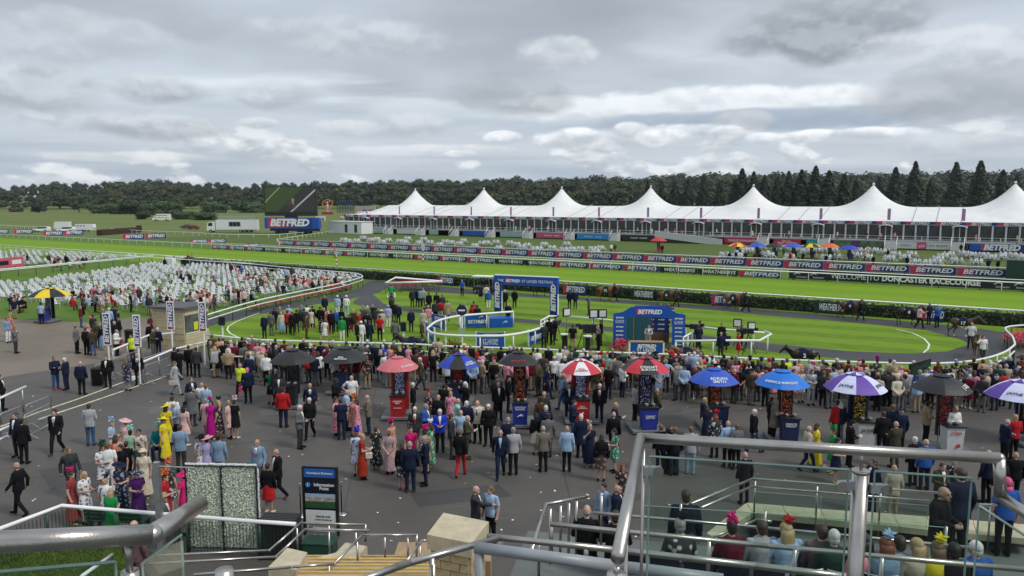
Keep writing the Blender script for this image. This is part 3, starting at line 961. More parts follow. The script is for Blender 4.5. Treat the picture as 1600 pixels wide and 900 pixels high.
for i in range(nwin):
    x = x_a + 2 + i * PW
    if i % 6 == 3:
        d = inst('door', door_me, FRAMEW, marq, (x, -HALF, ZD))
        inst('pane', pane_me, DARKGLASS, d, (0, .03, 0))
    else:
        w = inst('window', win_me, FRAMEW, marq, (x, -HALF, ZD))
        inst('pane', pane_me, DARKGLASS, w)
FASC = bet_mat('fascia_print', .05, .7)
fas_me = MB().bb(0, SP/5 - .05, -.06, .06, 0, .6).mesh('fascia_banner')
nf = int((x_e - x_a) / (SP/5))
for i in range(nf):
    f = inst('fascia_banner', fas_me, FASC, marq, (x_a + i * SP/5, -HALF - .16, ZE - .62))
    letters('BETFRED', LETTER, f, (SP/10, -.075, .3), width=3.4, bold=.03, shear=.25)
# slim flags at every half bay on the eaves
flag_me = MB().prism([(0, 0), (.62, .0), (.62, .03), (0, .03)], 0, 2.4).mesh('flag_cloth')
for i in range(15):
    x = -9 + i * SP/2
    if x > x_e - 2: break
    fl = thing('eaves_flag', f'slim upright pink and blue flag on the marquee eaves, {["first","second","third","fourth","fifth","sixth","seventh","eighth","ninth","tenth","eleventh","twelfth","thirteenth","fourteenth","fifteenth"][i]} from the left', 'flag',
               P0 + U * x + N * (-HALF - .35) + Vector((0, 0, ZE - .05)), ANG + R(-20), 'flags along the marquee eaves')
    MB().tube([(0,0,-.3),(0,0,2.8)], .035, 6).build('flag_pole', WHITE, fl)
    inst('flag_cloth', flag_me, bet_mat('flag_print', .1, .9, (.25,.28,.55), (.62,.2,.36)) if i == 0 else MATS['flag_print'], fl, (.04, 0, .3))
# deck front: skirt banners, handrail, steps
def banner(mbx, m, txt=None, col=LETTER, wd=None, cat='banner', h=1.35, y=-HALF - 3.32, z0=.22, size=.62, lab=None, two=None, name='banner', extra=None):
    a, b = mbx
    o = thing(name, lab, cat, P0 + U * a + N * y + Vector((0, 0, z0)), ANG, 'banners along the marquee deck')
    MB().bb(0, b - a, -.03, .03, 0, h).build('banner_sheet', m, o)
    if txt: letters(txt, col, o, ((b - a)/2, -.04, h/2), size=size, width=wd, bold=.02)
    return o
SKIRTS = []
def xs_at(px): return (S_AT(175, px, 1) * 1.0) - (P0.dot(U))
teal = mat('pale_teal_print', (.30, .45, .44), .5); pinkp = mat('pink_print', (.55, .08, .19), .5); skyb = mat('sky_blue_print', (.02, .25, .62), .5)
redp = mat('crimson_print', (.46, .02, .075), .5); whitep = mat('pale_grey_print', (.62, .62, .62), .5); greenp = mat('photo_green_print', (.12, .22, .12), .5, var=.8, scale=1.1, rgb2=(.04,.07,.035)); blackp = mat('black_print', (.015,.015,.017), .5)
tealg = mat('teal_green_print', (.02, .30, .28), .5)
for a, b, m, t, wd, lab in (
    (538,568,teal,None,None,'pale teal banner on the deck at the far left end'),
    (588,618,teal,None,None,'second pale teal banner along the deck, left of a stair'),
    (632,668,whitep,None,None,'pale grey banner on the deck below the second peak'),
    (682,696,teal,None,None,'short pale teal banner on the deck, middle left'),
    (734,776,BETBLUEM,None,None,'plain royal blue banner on the deck left of centre'),
    (792,832,teal,None,None,'pale teal banner on the deck just right of the arch'),
    (848,896,pinkp,'Ladies Day    Festival',4.5,'pink banner with pale lettering on the deck'),
    (911,961,skyb,'Racing Tours      doncaster',5.0,'sky blue banner with small white lettering on the deck'),
    (980,1034,blackp,'Doncaster   hospitality',4.4,'black banner on the deck beside the long ramp'),
    (1138,1195,redp,'CIRQUE DONCASTER',6.6,'crimson banner with white capitals right of the long ramp'),
    (1214,1256,redp,'Get out...\nTREAT YOURSELF',4.2,'red banner with two lines of white lettering on the deck'),
    (1265,1284,tealg,None,None,'short teal green banner right of the red one'),
    (1306,1382,greenp,None,None,'photographic green banner with purple middle on the deck'),
    (1404,1488,whitep,'Hilton             01302 986899',8.2,'white hotel banner with red price block on the deck'),
    (1515,1640,BETBLUEM,None,None,'large blue betting banner at the right end of the deck')):
    xa, xb = xs_at(a), xs_at(b)
    o = banner((xa, xb), m, None, lab=lab)
    if t: letters(t, LETTER if m is not whitep else mat('grey_lettering', (.2,.21,.24), .6), o, ((xb-xa)/2, -.04, .68), width=wd, bold=.015)
    if a == 1404:
        q = MB().bb(0, 1.7, -.012, 0, -.02, 1.37).build('price_block', pinkp, o, loc=((xb-xa)*.37, -.04, 0)); letters('£59', LETTER, q, (.85, -.02, .55), size=.7)
    if a == 1306: MB().bb(0, 1.7, -.012, 0, -.02, 1.37).build('purple_block', mat('purple_print', (.10,.03,.16), .5), o, loc=((xb-xa)*.37, -.04, 0))
    if a == 1515:
        q = MB().bb(0, 7.0, -.012, 0, .1, 1.25).build('red_block', BETM, o, loc=(1.9, -.04, 0)); letters('BETFRED', LETTER, q, (3.4, -.02, .68), width=6.0, bold=.05, shear=.2)
rail_m = MB()
hand = thing('deck_railing', 'white handrail along the front of the marquee deck', 'railing', P0 + U * x_a + N * (-HALF - 3.1) + Vector((0,0,ZD)), ANG)
LX = x_e - x_a
for z in (1.0, .5): MB().tube([(0,0,z),(LX,0,z)], .03, 6).build('top_bar' if z == 1.0 else 'lower_bar', RAILW, hand)
for i in range(int(LX / 3.35) + 1): inst('post', post_mesh(1.0, .05), RAILW, hand, (i * 3.35, 0, 0))
step_me = MB()
for k in range(6): step_me.bb(0, 2.2, -.3*(k+1), -.3*k, 0, ZD - .02 - k*.28)
step_me = step_me.mesh('treads')
rl_me = MB()
for x in (0, 2.2): rl_me.tube([(x, 0, 1.0), (x, -1.9, -.6)], .06, 6); rl_me.tube([(x, -1.9, -1.65), (x, -1.9, -.6)], .05, 6); rl_me.tube([(x, -.95, -.8), (x, -.95, .2)], .05, 6)
rl_me = rl_me.mesh('handrail')
STM = mat('stair_grey', (.52, .52, .51), .6)
for i, px in enumerate((575, 622, 672, 724, 780, 838, 902, 972, 1200, 1293, 1395, 1497)):
    x = xs_at(px)
    st = thing('deck_steps', 'grey steps with white handrails up to the marquee deck, ' + ('leftmost' if i == 0 else 'rightmost' if i == 11 else f'{["","second","third","fourth","fifth","sixth","seventh","eighth","ninth","tenth","eleventh"][i]} from the left'), 'steps',
               P0 + U * (x - 1.1) + N * (-HALF - 3.4), ANG, 'steps up to the marquee deck')
    inst('treads', step_me, STM, st); inst('handrail', rl_me, RAILW, st, (0, -.06, ZD))
# long access ramp
ra, rb = xs_at(1036), xs_at(1140)
rp = thing('access_ramp', 'long pale access ramp with white panelled sides sloping from the deck', 'ramp', P0 + U * ra + N * (-HALF - 5.4), ANG)
RL = rb - ra
MB().add([(0,0,0),(RL,0,0),(RL,0,.06),(0,0,ZD),(0,1.7,0),(RL,1.7,0),(RL,1.7,.06),(0,1.7,ZD)], [(0,1,2,3),(5,4,7,6),(3,2,6,7),(4,0,3,7)]).build('ramp_deck', BLACK, rp)
npn = 22
pan = MB().add([(0,0,0),(1,0,0),(1,0,1),(0,0,1),(0,.04,0),(1,.04,0),(1,.04,1),(0,.04,1)], [(0,1,2,3),(7,6,5,4),(3,2,6,7),(0,4,5,1)]).mesh('side_panel')
for i in range(npn):
    x = RL * i / npn
    z = ZD + (.06 - ZD) * (i / npn)
    inst('side_panel', pan, mat('ramp_panel', (.60, .62, .62), .5, var=.06), rp, (x, -.06, z - .45), scale=(RL/npn * .96, 1, 1.45))
MB().tube([(0,-.1,ZD + 1.1), (RL,-.1,1.15)], .06, 6).build('handrail', RAILW, rp)
# cabin at the left end of the marquee
cb = thing('portable_cabin', 'low white cabin attached to the left end of the marquee', 'cabin', AT(515, 362, 232) * 1.0, ANG)
cb.location.z = 0
MB().bb(-.5, 13.5, 0, 5, 0, 3.6).bb(-.7, 13.7, -.2, 5.2, 3.6, 3.75).build('cabin_body', WHITE, cb)
for x in (6.6, 10.6): MB().bb(x, x+1.1, -.06, -.005, .4, 2.8).build('doorway', DARKGLASS, cb)

# ---------------------------------------------------------------- advertising boards
BOARD_L = 5.5
bd_me = MB().bb(0, BOARD_L - .06, -.05, .05, .12, 1.12).mesh('panel')
ft_me = MB().bb(.4, .5, -.3, .3, 0, .12).bb(BOARD_L - .6, BOARD_L - .5, -.3, .3, 0, .12).mesh('foot')
ORD = lambda i: ['first','second','third','fourth','fifth','sixth','seventh','eighth','ninth','tenth','eleventh','twelfth','thirteenth','fourteenth','fifteenth','sixteenth','seventeenth','eighteenth','nineteenth','twentieth','twenty-first','twenty-second','twenty-third','twenty-fourth','twenty-fifth','twenty-sixth','twenty-seventh','twenty-eighth','twenty-ninth','thirtieth','thirty-first','thirty-second','thirty-third','thirty-fourth','thirty-fifth','thirty-sixth'][i]
def bet_board(loc, rz, label, group, L=BOARD_L, hs=1.0, txt='BETFRED', m=None):
    o = thing('advertising_board', label, 'board', loc, rz, group)
    p = inst('panel', bd_me, m or BETM, o, scale=(L/BOARD_L, 1, hs))
    inst('foot', ft_me, BLACK, o, scale=(L/BOARD_L, 1, 1))
    if txt: letters(txt, LETTER, o, (L/2 + .1, -.065, .62 * hs), size=.86 * hs, width=L * .8, bold=.028, shear=.22)
    return o
s0, s1 = S_AT(114, 434, .6), S_AT(114, 1573, .6)
nb = round((s1 - s0) / BOARD_L)
for i in range(nb):
    bet_board(LN(114, s0 + (s1 - s0) * i / nb), ANG, f'blue betting board with red end, {ORD(i)} from left in the row before the marquee', 'row of betting boards before the marquee', (s1 - s0) / nb)
s0, s1 = S_AT(97.9, 330, .6), S_AT(97.9, 1222, .6)
nb = round((s1 - s0) / BOARD_L)
for i in range(nb):
    w = (i % 5 in (3, 4))
    bet_board(LN(97.9, s0 + (s1 - s0) * i / nb), ANG, (f'dark navy board with pale lettering' if w else 'red and blue betting board') + f', {ORD(i)} from left behind the running rail', 'strip of boards behind the running rail', (s1 - s0) / nb, .72,
              'BETFRED' if not w else 'WEATHERBYS', None if not w else NAVYD)
a, b = S_AT(97.9, 1233, .6), S_AT(97.9, 1700, .6)
wb_ = thing('screen_board', 'long dark navy board welcoming visitors in white capitals, at right', 'board', LN(97.9, a), ANG)
MB().bb(0, b - a, -.06, .06, .12, 1.25).build('panel', NAVYD, wb_)
for i in range(9): MB().bb(i*4 + .5, i*4 + .6, -.3, .3, 0, .12).build('foot', BLACK, wb_)
def along(px, d=97.9): return S_AT(d, px, .7) - a
letters('WELCOME TO', LETTER, wb_, ((along(1299) + along(1374))/2, -.07, .66), size=.85, width=along(1374) - along(1299), bold=.0)
letters('DONCASTER RACECOURSE', LETTER, wb_, ((along(1378) + along(1532))/2, -.07, .66), size=.85, width=along(1532) - along(1378), bold=.045)
def crest(parent, loc, s, m, flip=1):
    """running horse mark made of a few strokes"""
    mb = MB()
    for pts, r in (([(-.5,0),(-.15,.12),(.2,.14),(.48,.34)], (.05,.11,.10,.05)), ([(.44,.34),(.66,.24)], (.07,.03)), ([(-.45,0),(-.8,-.22)], (.05,.02)), ([(-.3,0),(-.55,-.34)], (.05,.02)), ([(.2,.08),(.55,-.12)], (.05,.02)), ([(.25,.06),(.62,.02)], (.04,.02)), ([(-.1,.22),(.12,.42),(.25,.36)], (.03,.07,.05))):
        mb.tube([(x * s * flip, 0, z * s) for x, z in pts], [q * s for q in r], 6)
    return mb.build('horse_mark', m, parent, loc=loc)
for px in (1246, 1272, 1560, 1592):
    crest(wb_, (along(px), -.08, .78), .62, LETTER); letters('doncaster', LETTER, wb_, (along(px + 7), -.07, .4), width=1.3, bold=0)
# boards out in the field on the left
for i, (px, py, w, lab) in enumerate(((-12,366,26,'red and blue betting board at the left edge of the field'), (22,366,30,'betting board second from the left edge, below the white pick-up'),
     (68,369,31,'left half of the betting board pair below the horse trailer'), (100,368,31,'right half of the betting board pair below the horse trailer'),
     (192,374.5,34,'left half of the betting board pair right of the brush fence'), (227,373.5,33,'right half of the betting board pair right of the brush fence'),
     (298,381,27,'left board of the small pair in mid field, right of the brush fence'), (326,380.5,27,'right board of the small pair in mid field'),
     (378,388,28,'board behind the rail below the white lorry'))):
    P = G(px, py); Q = G(px + w, py - .6)
    bet_board(P, math.atan2(Q.y - P.y, Q.x - P.x), lab, 'betting boards in the field', (Q - P).length, 1.25 if i < 6 else .9)
# ---------------------------------------------------------------- far field: screen lorry, vehicles, fairground
def at_ground(px, py): return G(px, py)
TYRE = mat('tyre_rubber', (.015, .015, .016), .8); CARGLASS = mat('car_glass', (.015, .018, .02), .08)
def wheel_me(r, w):
    mb = MB().mat(0); mb.tube([(0,-w/2,0),(0,w/2,0)], r, 14); mb.mat(1); mb.tube([(0,-w/2-.01,0),(0,w/2+.01,0)], r*.55, 10)
    return mb.mesh('wheel')
WH = {}
def wheels(o, xs, y, r=.34, w=.22):
    k = (r, w)
    if k not in WH: WH[k] = wheel_me(r, w)
    for x in xs:
        for s in (-1, 1): inst('wheel', WH[k], [TYRE, GALV], o, (x, s * y, r))
def extrude_profile(mb, prof, y0, y1, inset=0.0, zin=1.0):
    """side profile (x,z) swept across the width, narrowing above zin"""
    A = [(x, y0 + (inset if z > zin else 0), z) for x, z in prof]; B = [(x, y1 - (inset if z > zin else 0), z) for x, z in prof]
    n = len(prof)
    return mb.add(A + B, [tuple(range(n)), tuple(range(2*n-1, n-1, -1))] + [((i+1) % n, i, n+i, n+(i+1) % n) for i in range(n)])
def car(name, label, cat, loc, rz, paint, prof, win, L, W, wx, r=.34, group='vehicles parked in the far field', bands=()):
    o = thing(name, label, cat, loc, rz, group)
    extrude_profile(MB(), prof, -W/2, W/2, .14, 1.05).build('body', paint, o)
    extrude_profile(MB(), win, -W/2 + .10, W/2 - .10).build('windows', CARGLASS, o)
    wheels(o, wx, W/2 - .1, r)
    x1 = max(p[0] for p in prof); x0 = min(p[0] for p in prof)
    for s in (-1, 1):
        MB().box((x1 - .04, s*(W/2-.28), .72), .12, .3, .16).build('headlight', mat('headlamp', (.7,.7,.66), .15), o)
        MB().box((x0 + .04, s*(W/2-.2), .85), .12, .2, .22).build('tail_light', mat('tail_lamp', (.35,.02,.02), .25), o)
    for (xa, xb, za, zb, m) in bands:
        for s in (-1, 1): MB().box(((xa+xb)/2, s*(W/2+.004), (za+zb)/2), xb-xa, .012, zb-za).build('marking', m, o)
    return o
PICK = [(-2.6,.4),(2.6,.4),(2.65,.75),(2.5,1.0),(1.3,1.12),(.7,1.72),(-2.3,1.75),(-2.55,1.1)]
PICKW = [(1.18,1.14),(.68,1.62),(-2.15,1.65),(-2.3,1.14)]
HATCH = [(-2.0,.35),(2.05,.35),(2.1,.7),(1.9,.9),(1.0,1.0),(.4,1.48),(-1.4,1.5),(-1.95,1.0)]
HATCHW = [(.88,1.02),(.36,1.4),(-1.3,1.42),(-1.72,1.02)]
VAN = [(-2.9,.4),(2.75,.4),(2.85,.9),(2.5,1.25),(1.7,2.2),(1.3,2.5),(-2.85,2.5)]
VANW = [(2.35,1.3),(1.65,2.1),(-2.2,2.1),(-2.2,1.3)]
WPAINT = mat('white_vehicle_paint', (.74,.75,.76), .25, var=.03); RPAINT = mat('dark_red_paint', (.17,.012,.02), .25); GPAINT = mat('grey_paint_metal', (.06,.065,.07), .3)
car('pickup_truck', 'white pick-up with closed back, left of the horse trailer', 'car', G(65, 362.5), R(182), WPAINT, PICK, PICKW, 5.3, 1.9, (-1.7,1.65), .4)
car('pickup_truck', 'white pick-up parked in front of the horse trailer', 'car', G(104, 362.8), R(182), WPAINT, PICK, PICKW, 5.3, 1.9, (-1.7,1.65), .4)
car('red_car', 'dark red car parked against the white lorry', 'car', G(302, 358.5), R(178), RPAINT, HATCH, HATCHW, 4.2, 1.8, (-1.25,1.3))
car('grey_car', 'dark grey car left of the dark red car', 'car', G(292, 357), R(178), GPAINT, HATCH, HATCHW, 4.2, 1.8, (-1.25,1.3))
car('grey_car', 'dark car behind the cab of the white lorry', 'car', G(316, 343.5), R(175), GPAINT, HATCH, HATCHW, 4.2, 1.8, (-1.25,1.3))
hv = mat('ambulance_green', (.10,.35,.10), .4); yl = mat('ambulance_yellow', (.62,.60,.03), .4)
amb = car('ambulance', 'white ambulance with yellow and green squares in the far field', 'van', G(253, 345.5), R(186), WPAINT, VAN, VANW, 5.8, 2.0, (-1.8,1.8), .38,
    bands=[(-2.8 + .6*k, -2.2 + .6*k, .9 + .3*((k) % 2), 1.2 + .3*((k) % 2), hv if k % 2 else yl) for k in range(8)])
amb.scale = (1.45,) * 3
def trailer(label, loc, rz, L=3.6, h=2.5, two=False):
    o = thing('horse_trailer', label, 'trailer', loc, rz, 'white horse trailers')
    extrude_profile(MB(), [(-L/2,.5),(L/2,.5),(L/2+.25,1.4),(L/2,h),(-L/2,h)], -.95, .95).build('body', WPAINT, o)
    MB().tube([(L/2,0,.55),(L/2+1.2,0,.5)], .06, 6).build('drawbar', GALV, o)
    wheels(o, (-.45,.4), .9, .3)
    for k in range(3): MB().bb(-L/2+.5+k*1.0, -L/2+1.1+k*1.0, -.965, -.955, 1.7, 2.0).build('window', CARGLASS, o)
    for s in (-1, 1): MB().box((-.02, s*.98, .62), 1.7, .1, .12).build('mudguard', GALV, o)
    return o
trailer('tall white horse trailer behind the parked white pick-up', G(99, 361), R(182), 4.6, 3.1)
trailer('low white horse trailer with rounded front, right of the pick-up', G(134, 361.5), R(2), 5.6, 2.4)
lor = thing('lorry', 'large white control lorry with side window and roof railing', 'lorry', G(357, 363), R(181))
MB().bb(-9.5, 3.5, -1.25, 1.25, .9, 4.0).bb(-9.5, 6.2, -.6, .6, .6, .9).build('box_body', WPAINT, lor)
extrude_profile(MB(), [(3.8,.6),(6.4,.6),(6.4,2.0),(6.0,3.3),(3.8,3.5)], -1.2, 1.2).build('cab', WPAINT, lor)
extrude_profile(MB(), [(6.05,2.05),(5.75,3.1),(4.6,3.1),(4.6,2.05)], -1.215, 1.215).build('cab_window', CARGLASS, lor)
for k in range(3): MB().bb(-4.2+k*1.15, -3.15+k*1.15, 1.255, 1.28, 2.0, 3.3).build('window', CARGLASS, lor)
MB().bb(-4.4, -.6, 1.24, 1.262, 1.85, 3.45).build('window_frame', GALV, lor)
for z in (4.5, 5.0):
    MB().tube([(-8.5,1.1,z),(3,1.1,z),(3,-1.1,z),(-8.5,-1.1,z)], .04, 5, closed=True).build('roof_rail', GALV, lor)
for x in (-8.5,-5.6,-2.7,.2,3.0): MB().tube([(x,1.1,4.0),(x,1.1,5.0)], .04, 5).build('rail_post', GALV, lor)
wheels(lor, (-7,-5.6,-4.3,5.2), 1.1, .5, .3)
# big screen on its lorry
SCR = 226.0
sc = thing('big_screen', 'big outdoor screen showing a horse, above a blue lettered lorry side', 'screen', (AT(455, 360, SCR).x, SCR, 0), R(-7))
sw, sh = 82 / F * SCR, 43 / F * SCR
z0 = AT(455, 336, SCR).z
def screen_mat():
    t = NT('screen_picture', .3)
    g = t.sep(t.tc.outputs['Generated'])
    x, z = g[0], g[2]
    d = t.math('ADD', t.math('MULTIPLY', x, .9), t.math('MULTIPLY', z, -.55))
    c = t.mix(t.range(d, .12, .16), (.045,.075,.020), (.035,.03,.032))
    c = t.mix(t.range(t.math('ABSOLUTE', t.math('SUBTRACT', t.math('ADD', x, t.math('MULTIPLY', z, -.62)), .44)), .03, .012), c, (.5,.5,.48))
    c = t.mix(t.range(t.math('ABSOLUTE', t.math('SUBTRACT', t.math('ADD', x, t.math('MULTIPLY', z, -.55)), -.25)), .02, .008), c, (.30,.36,.22))
    c = t.mix(t.range(z, .13, .11), c, (.012,.012,.014))
    t.link(c, t.b.inputs['Base Color'])
    t.link(c, t.b.inputs['Emission Color']); t.b.inputs['Emission Strength'].default_value = .12
    return t.m
MB().bb(-sw/2 - .25, sw/2 + .25, 0, .9, z0 - .25, z0 + sh + .2).build('screen_housing', BLACK, sc)
pic = MB().bb(-sw/2, sw/2, -.03, -.005, z0, z0 + sh).build('screen_face', screen_mat(), sc)
# the picture on the screen: a bay horse with rider
hp = MB()
for pts, r in (([(-1.0,3.8),(-.2,4.0),(.5,4.1)], (.45,.62,.5)), ([(.5,4.2),(1.0,5.0)], (.4,.3)), ([(-1.2,3.8),(-1.7,3.2)], (.25,.1)), ([(.6,3.8),(.9,2.3)], (.28,.14)), ([(.3,3.8),(.4,2.0)], (.26,.12)), ([(-.8,3.7),(-.9,2.5)], (.3,.14))):
    hp.tube([(x, 0, z) for x, z in pts], r, 6)
for v in range(len(hp.v)): hp.v[v] = (hp.v[v][0] + .6, -.035 + hp.v[v][1] * .002, hp.v[v][2] + z0 - .2)
hp.build('screen_horse', mat('screen_bay', (.16,.06,.03), .5), pic)
rp2 = MB().tube([(.75,-.04,z0+4.1),(.85,-.04,z0+5.0)], [.3,.32], 6).tube([(.8,-.04,z0+3.2),(1.0,-.04,z0+4.2)], [.12,.2], 6)
for v in range(len(rp2.v)): rp2.v[v] = (rp2.v[v][0], -.045 + (rp2.v[v][1] + .04) * .002, rp2.v[v][2])
rp2.build('screen_rider', mat('screen_silks', (.35,.38,.5), .5), pic)
zb0, zb1 = AT(455, 357, SCR).z, AT(455, 338.5, SCR).z
MB().bb(-sw/2 - .2, sw/2 + .9, -.5, 1.6, zb0, zb1 - .28).build('lorry_side', BETBLUEM, sc)
q = MB().bb(-sw/2 + .9, sw/2 - 1.0, -.52, -.505, zb0 + .35, zb1 - .6).build('red_panel', bet_mat('side_print', .1, .7), sc)
letters('BETFRED', LETTER, q, (-.3, -.55, (zb0+zb1)/2 - .1), size=2.9, width=sw * .78, bold=.05, shear=.22)
MB().bb(-sw/2 + 1.4, sw/2 + .6, -.3, 1.4, .9, zb0).bb(-2, 2, .2, .7, zb1 - .3, z0 - .24).build('chassis', BLACK, sc)
for x in (-4.5,-3.2,-1.9,2.5,4.2,5.6): MB().tube([(x,-.42,.52),(x,1.5,.52)], .52, 12).build('wheel', TYRE, sc)
# brush fence on the course
bf = thing('brush_fence', 'dark brown brush fence jump standing in the field on the left', 'fence', G(156, 368), 0)
d = G(217, 363) - G(156, 368)
bf.rotation_euler = (0, 0, math.atan2(d.y, d.x))
L = d.length
BRUSH = mat('brown_brush', (.045, .022, .014), .9, var=.4, scale=2)
rb_ = random.Random(3)
for k in range(14):
    a_, b_ = L*k/14, L*(k+1)/14
    MB().loft([[(a_+.02,-.5,0),(b_-.02,-.5,0),(b_-.02,.5,0),(a_+.02,.5,0)], [(a_,-.4,1.4),(b_,-.4,1.4),(b_,.4,1.4),(a_,.4,1.4)], [(a_+.1,-.2,1.75+rb_.uniform(-.1,.1)),(b_-.1,-.2,1.75),(b_-.1,.25,1.7+rb_.uniform(-.1,.1)),(a_+.1,.25,1.7)]]).build('brush_panel', BRUSH, bf)
for x in (-.2, L): MB().bb(x, x+.5, -.8, .8, 0, 2.2 if x > 1 else 1.6).build('wing', BRUSH, bf)
# fairground and service buildings beyond the screen
FAIR = [mat('fair_orange', (.5,.2,.05), .6, var=.5, scale=1), mat('fair_blue', (.03,.05,.12), .6, var=.6, scale=1), mat('fair_red', (.3,.02,.02), .5), mat('fair_grey', (.33,.33,.33), .6), mat('fair_white', (.6,.6,.6), .6)]
def booth(px, py, w, h, m, lab, cat='fairground ride', roof=None, name='fairground_stall', dist=None):
    P = G(px, py)
    k = P.y / F
    o = thing(name, lab, cat, P, 0, 'fairground beyond the screen')
    MB().bb(-w*k/2, w*k/2, 0, w*k*.5, 0, h*k).build('stall_body', m, o)
    for i in range(3): MB().bb(-w*k/2 + (i+.15)*w*k/3, -w*k/2 + (i+.85)*w*k/3, -.12, -.01, h*k*.15, h*k*.6).build('stall_panel', FAIR[(i + int(px)) % 5], o)
    if roof:
        MB().add([(-w*k/2-.3,-.4,h*k),(w*k/2+.3,-.4,h*k),(w*k/2+.3,w*k*.5,h*k),(-w*k/2-.3,w*k*.5,h*k),(-w*k*.3,w*k*.25,h*k*1.35),(w*k*.3,w*k*.25,h*k*1.35)], [(0,1,5,4),(1,2,5),(2,3,4,5),(3,0,4)]).build('stall_roof', roof, o)
    return o
rid = thing('fairground_ride', 'orange and yellow fairground ride with curling arms', 'ride', G(512, 335), 0, 'fairground beyond the screen')
kk = G(512, 335).y / F
for j, (r0, z0_) in enumerate(((8*kk, 17*kk), (5.5*kk, 11*kk), (4*kk, 20*kk))):
    MB().tube([(r0*math.cos(t), r0*.4*math.sin(t), z0_ + r0*.7*math.sin(t)) for t in [2*math.pi*i/14 for i in range(14)]], .3, 6, closed=True).build('arm', FAIR[0], rid)
MB().tube([(0,0,0),(0,0,20*kk)], [1.2,.5], 8).build('mast', FAIR[4], rid)
MB().bb(-8*kk, 8*kk, -2, 2, 0, 4*kk).build('platform', FAIR[2], rid)
rd2 = thing('fairground_ride', 'dark blue lattice fairground ride right of the orange ride', 'ride', G(540, 333), 0, 'fairground beyond the screen')
for i in range(7): MB().tube([(-14*kk + i*4.6*kk, 0, 0), (-14*kk + i*4.6*kk, 0, 21*kk)], .35, 6).build('lattice_upright', FAIR[1], rd2)
for j in range(6): MB().tube([(-14*kk, .3, 3*kk + j*3.5*kk), (14*kk, .3, 4*kk + j*3.4*kk)], .3, 6).build('lattice_bar', FAIR[1], rd2)
for px, py, w, h, m, lab, roof in ((570,336,30,14,FAIR[3],'grey fairground building right of the lattice ride',None), (569,343,22,13,FAIR[4],'white fairground trailer with red base',None),
      (600,335,24,8,FAIR[2],'red and white striped fairground stall',None), (537,344,10,6,FAIR[4],'small white van among the fairground stalls',None), (556,341,12,8,FAIR[2],'small red fairground kiosk',None),
      (722,330,46,7,FAIR[2],'long red fairground stall between two marquee peaks',FAIR[3]), (680,329,20,5,FAIR[2],'small red stall left of the long red one',None),
      (797,326,34,12,FAIR[0],'colourful fairground stall right of the second marquee peak',None), (500,345,14,7,FAIR[4],'white van right beside the big screen',None)):
    booth(px, py, w, h, m, lab, roof=roof)
shed = thing('equipment_shed', 'grey curved roof building between third and fourth marquee peaks', 'building', G(882, 325), R(-8))
kk = G(882, 325).y / F
MB().bb(-42*kk, 42*kk, 0, 12, 0, 13*kk).build('shed_wall', mat('pale_shed', (.30,.31,.32), .7), shed)
for xa, xb in ((-44*kk, -12*kk), (-12*kk, 24*kk)):
    pts = [(xa + (xb-xa)*t, 13*kk + 9*kk*math.sin(math.pi*(.25+.65*t))) for t in [i/8 for i in range(9)]]
    mb = MB(); mb.strip([(x, -1, z) for x, z in pts], [(x, 13, z) for x, z in pts]); mb.strip([(x, -1, z-.9) for x, z in pts], [(x, -1, z) for x, z in pts])
    mb.build('curved_roof', mat('dark_shed', (.07,.075,.08), .6), shed)
MB().bb(24*kk, 42*kk, -.5, 11, 0, 24*kk).build('shed_tower', mat('mid_shed', (.13,.14,.15), .7), shed)
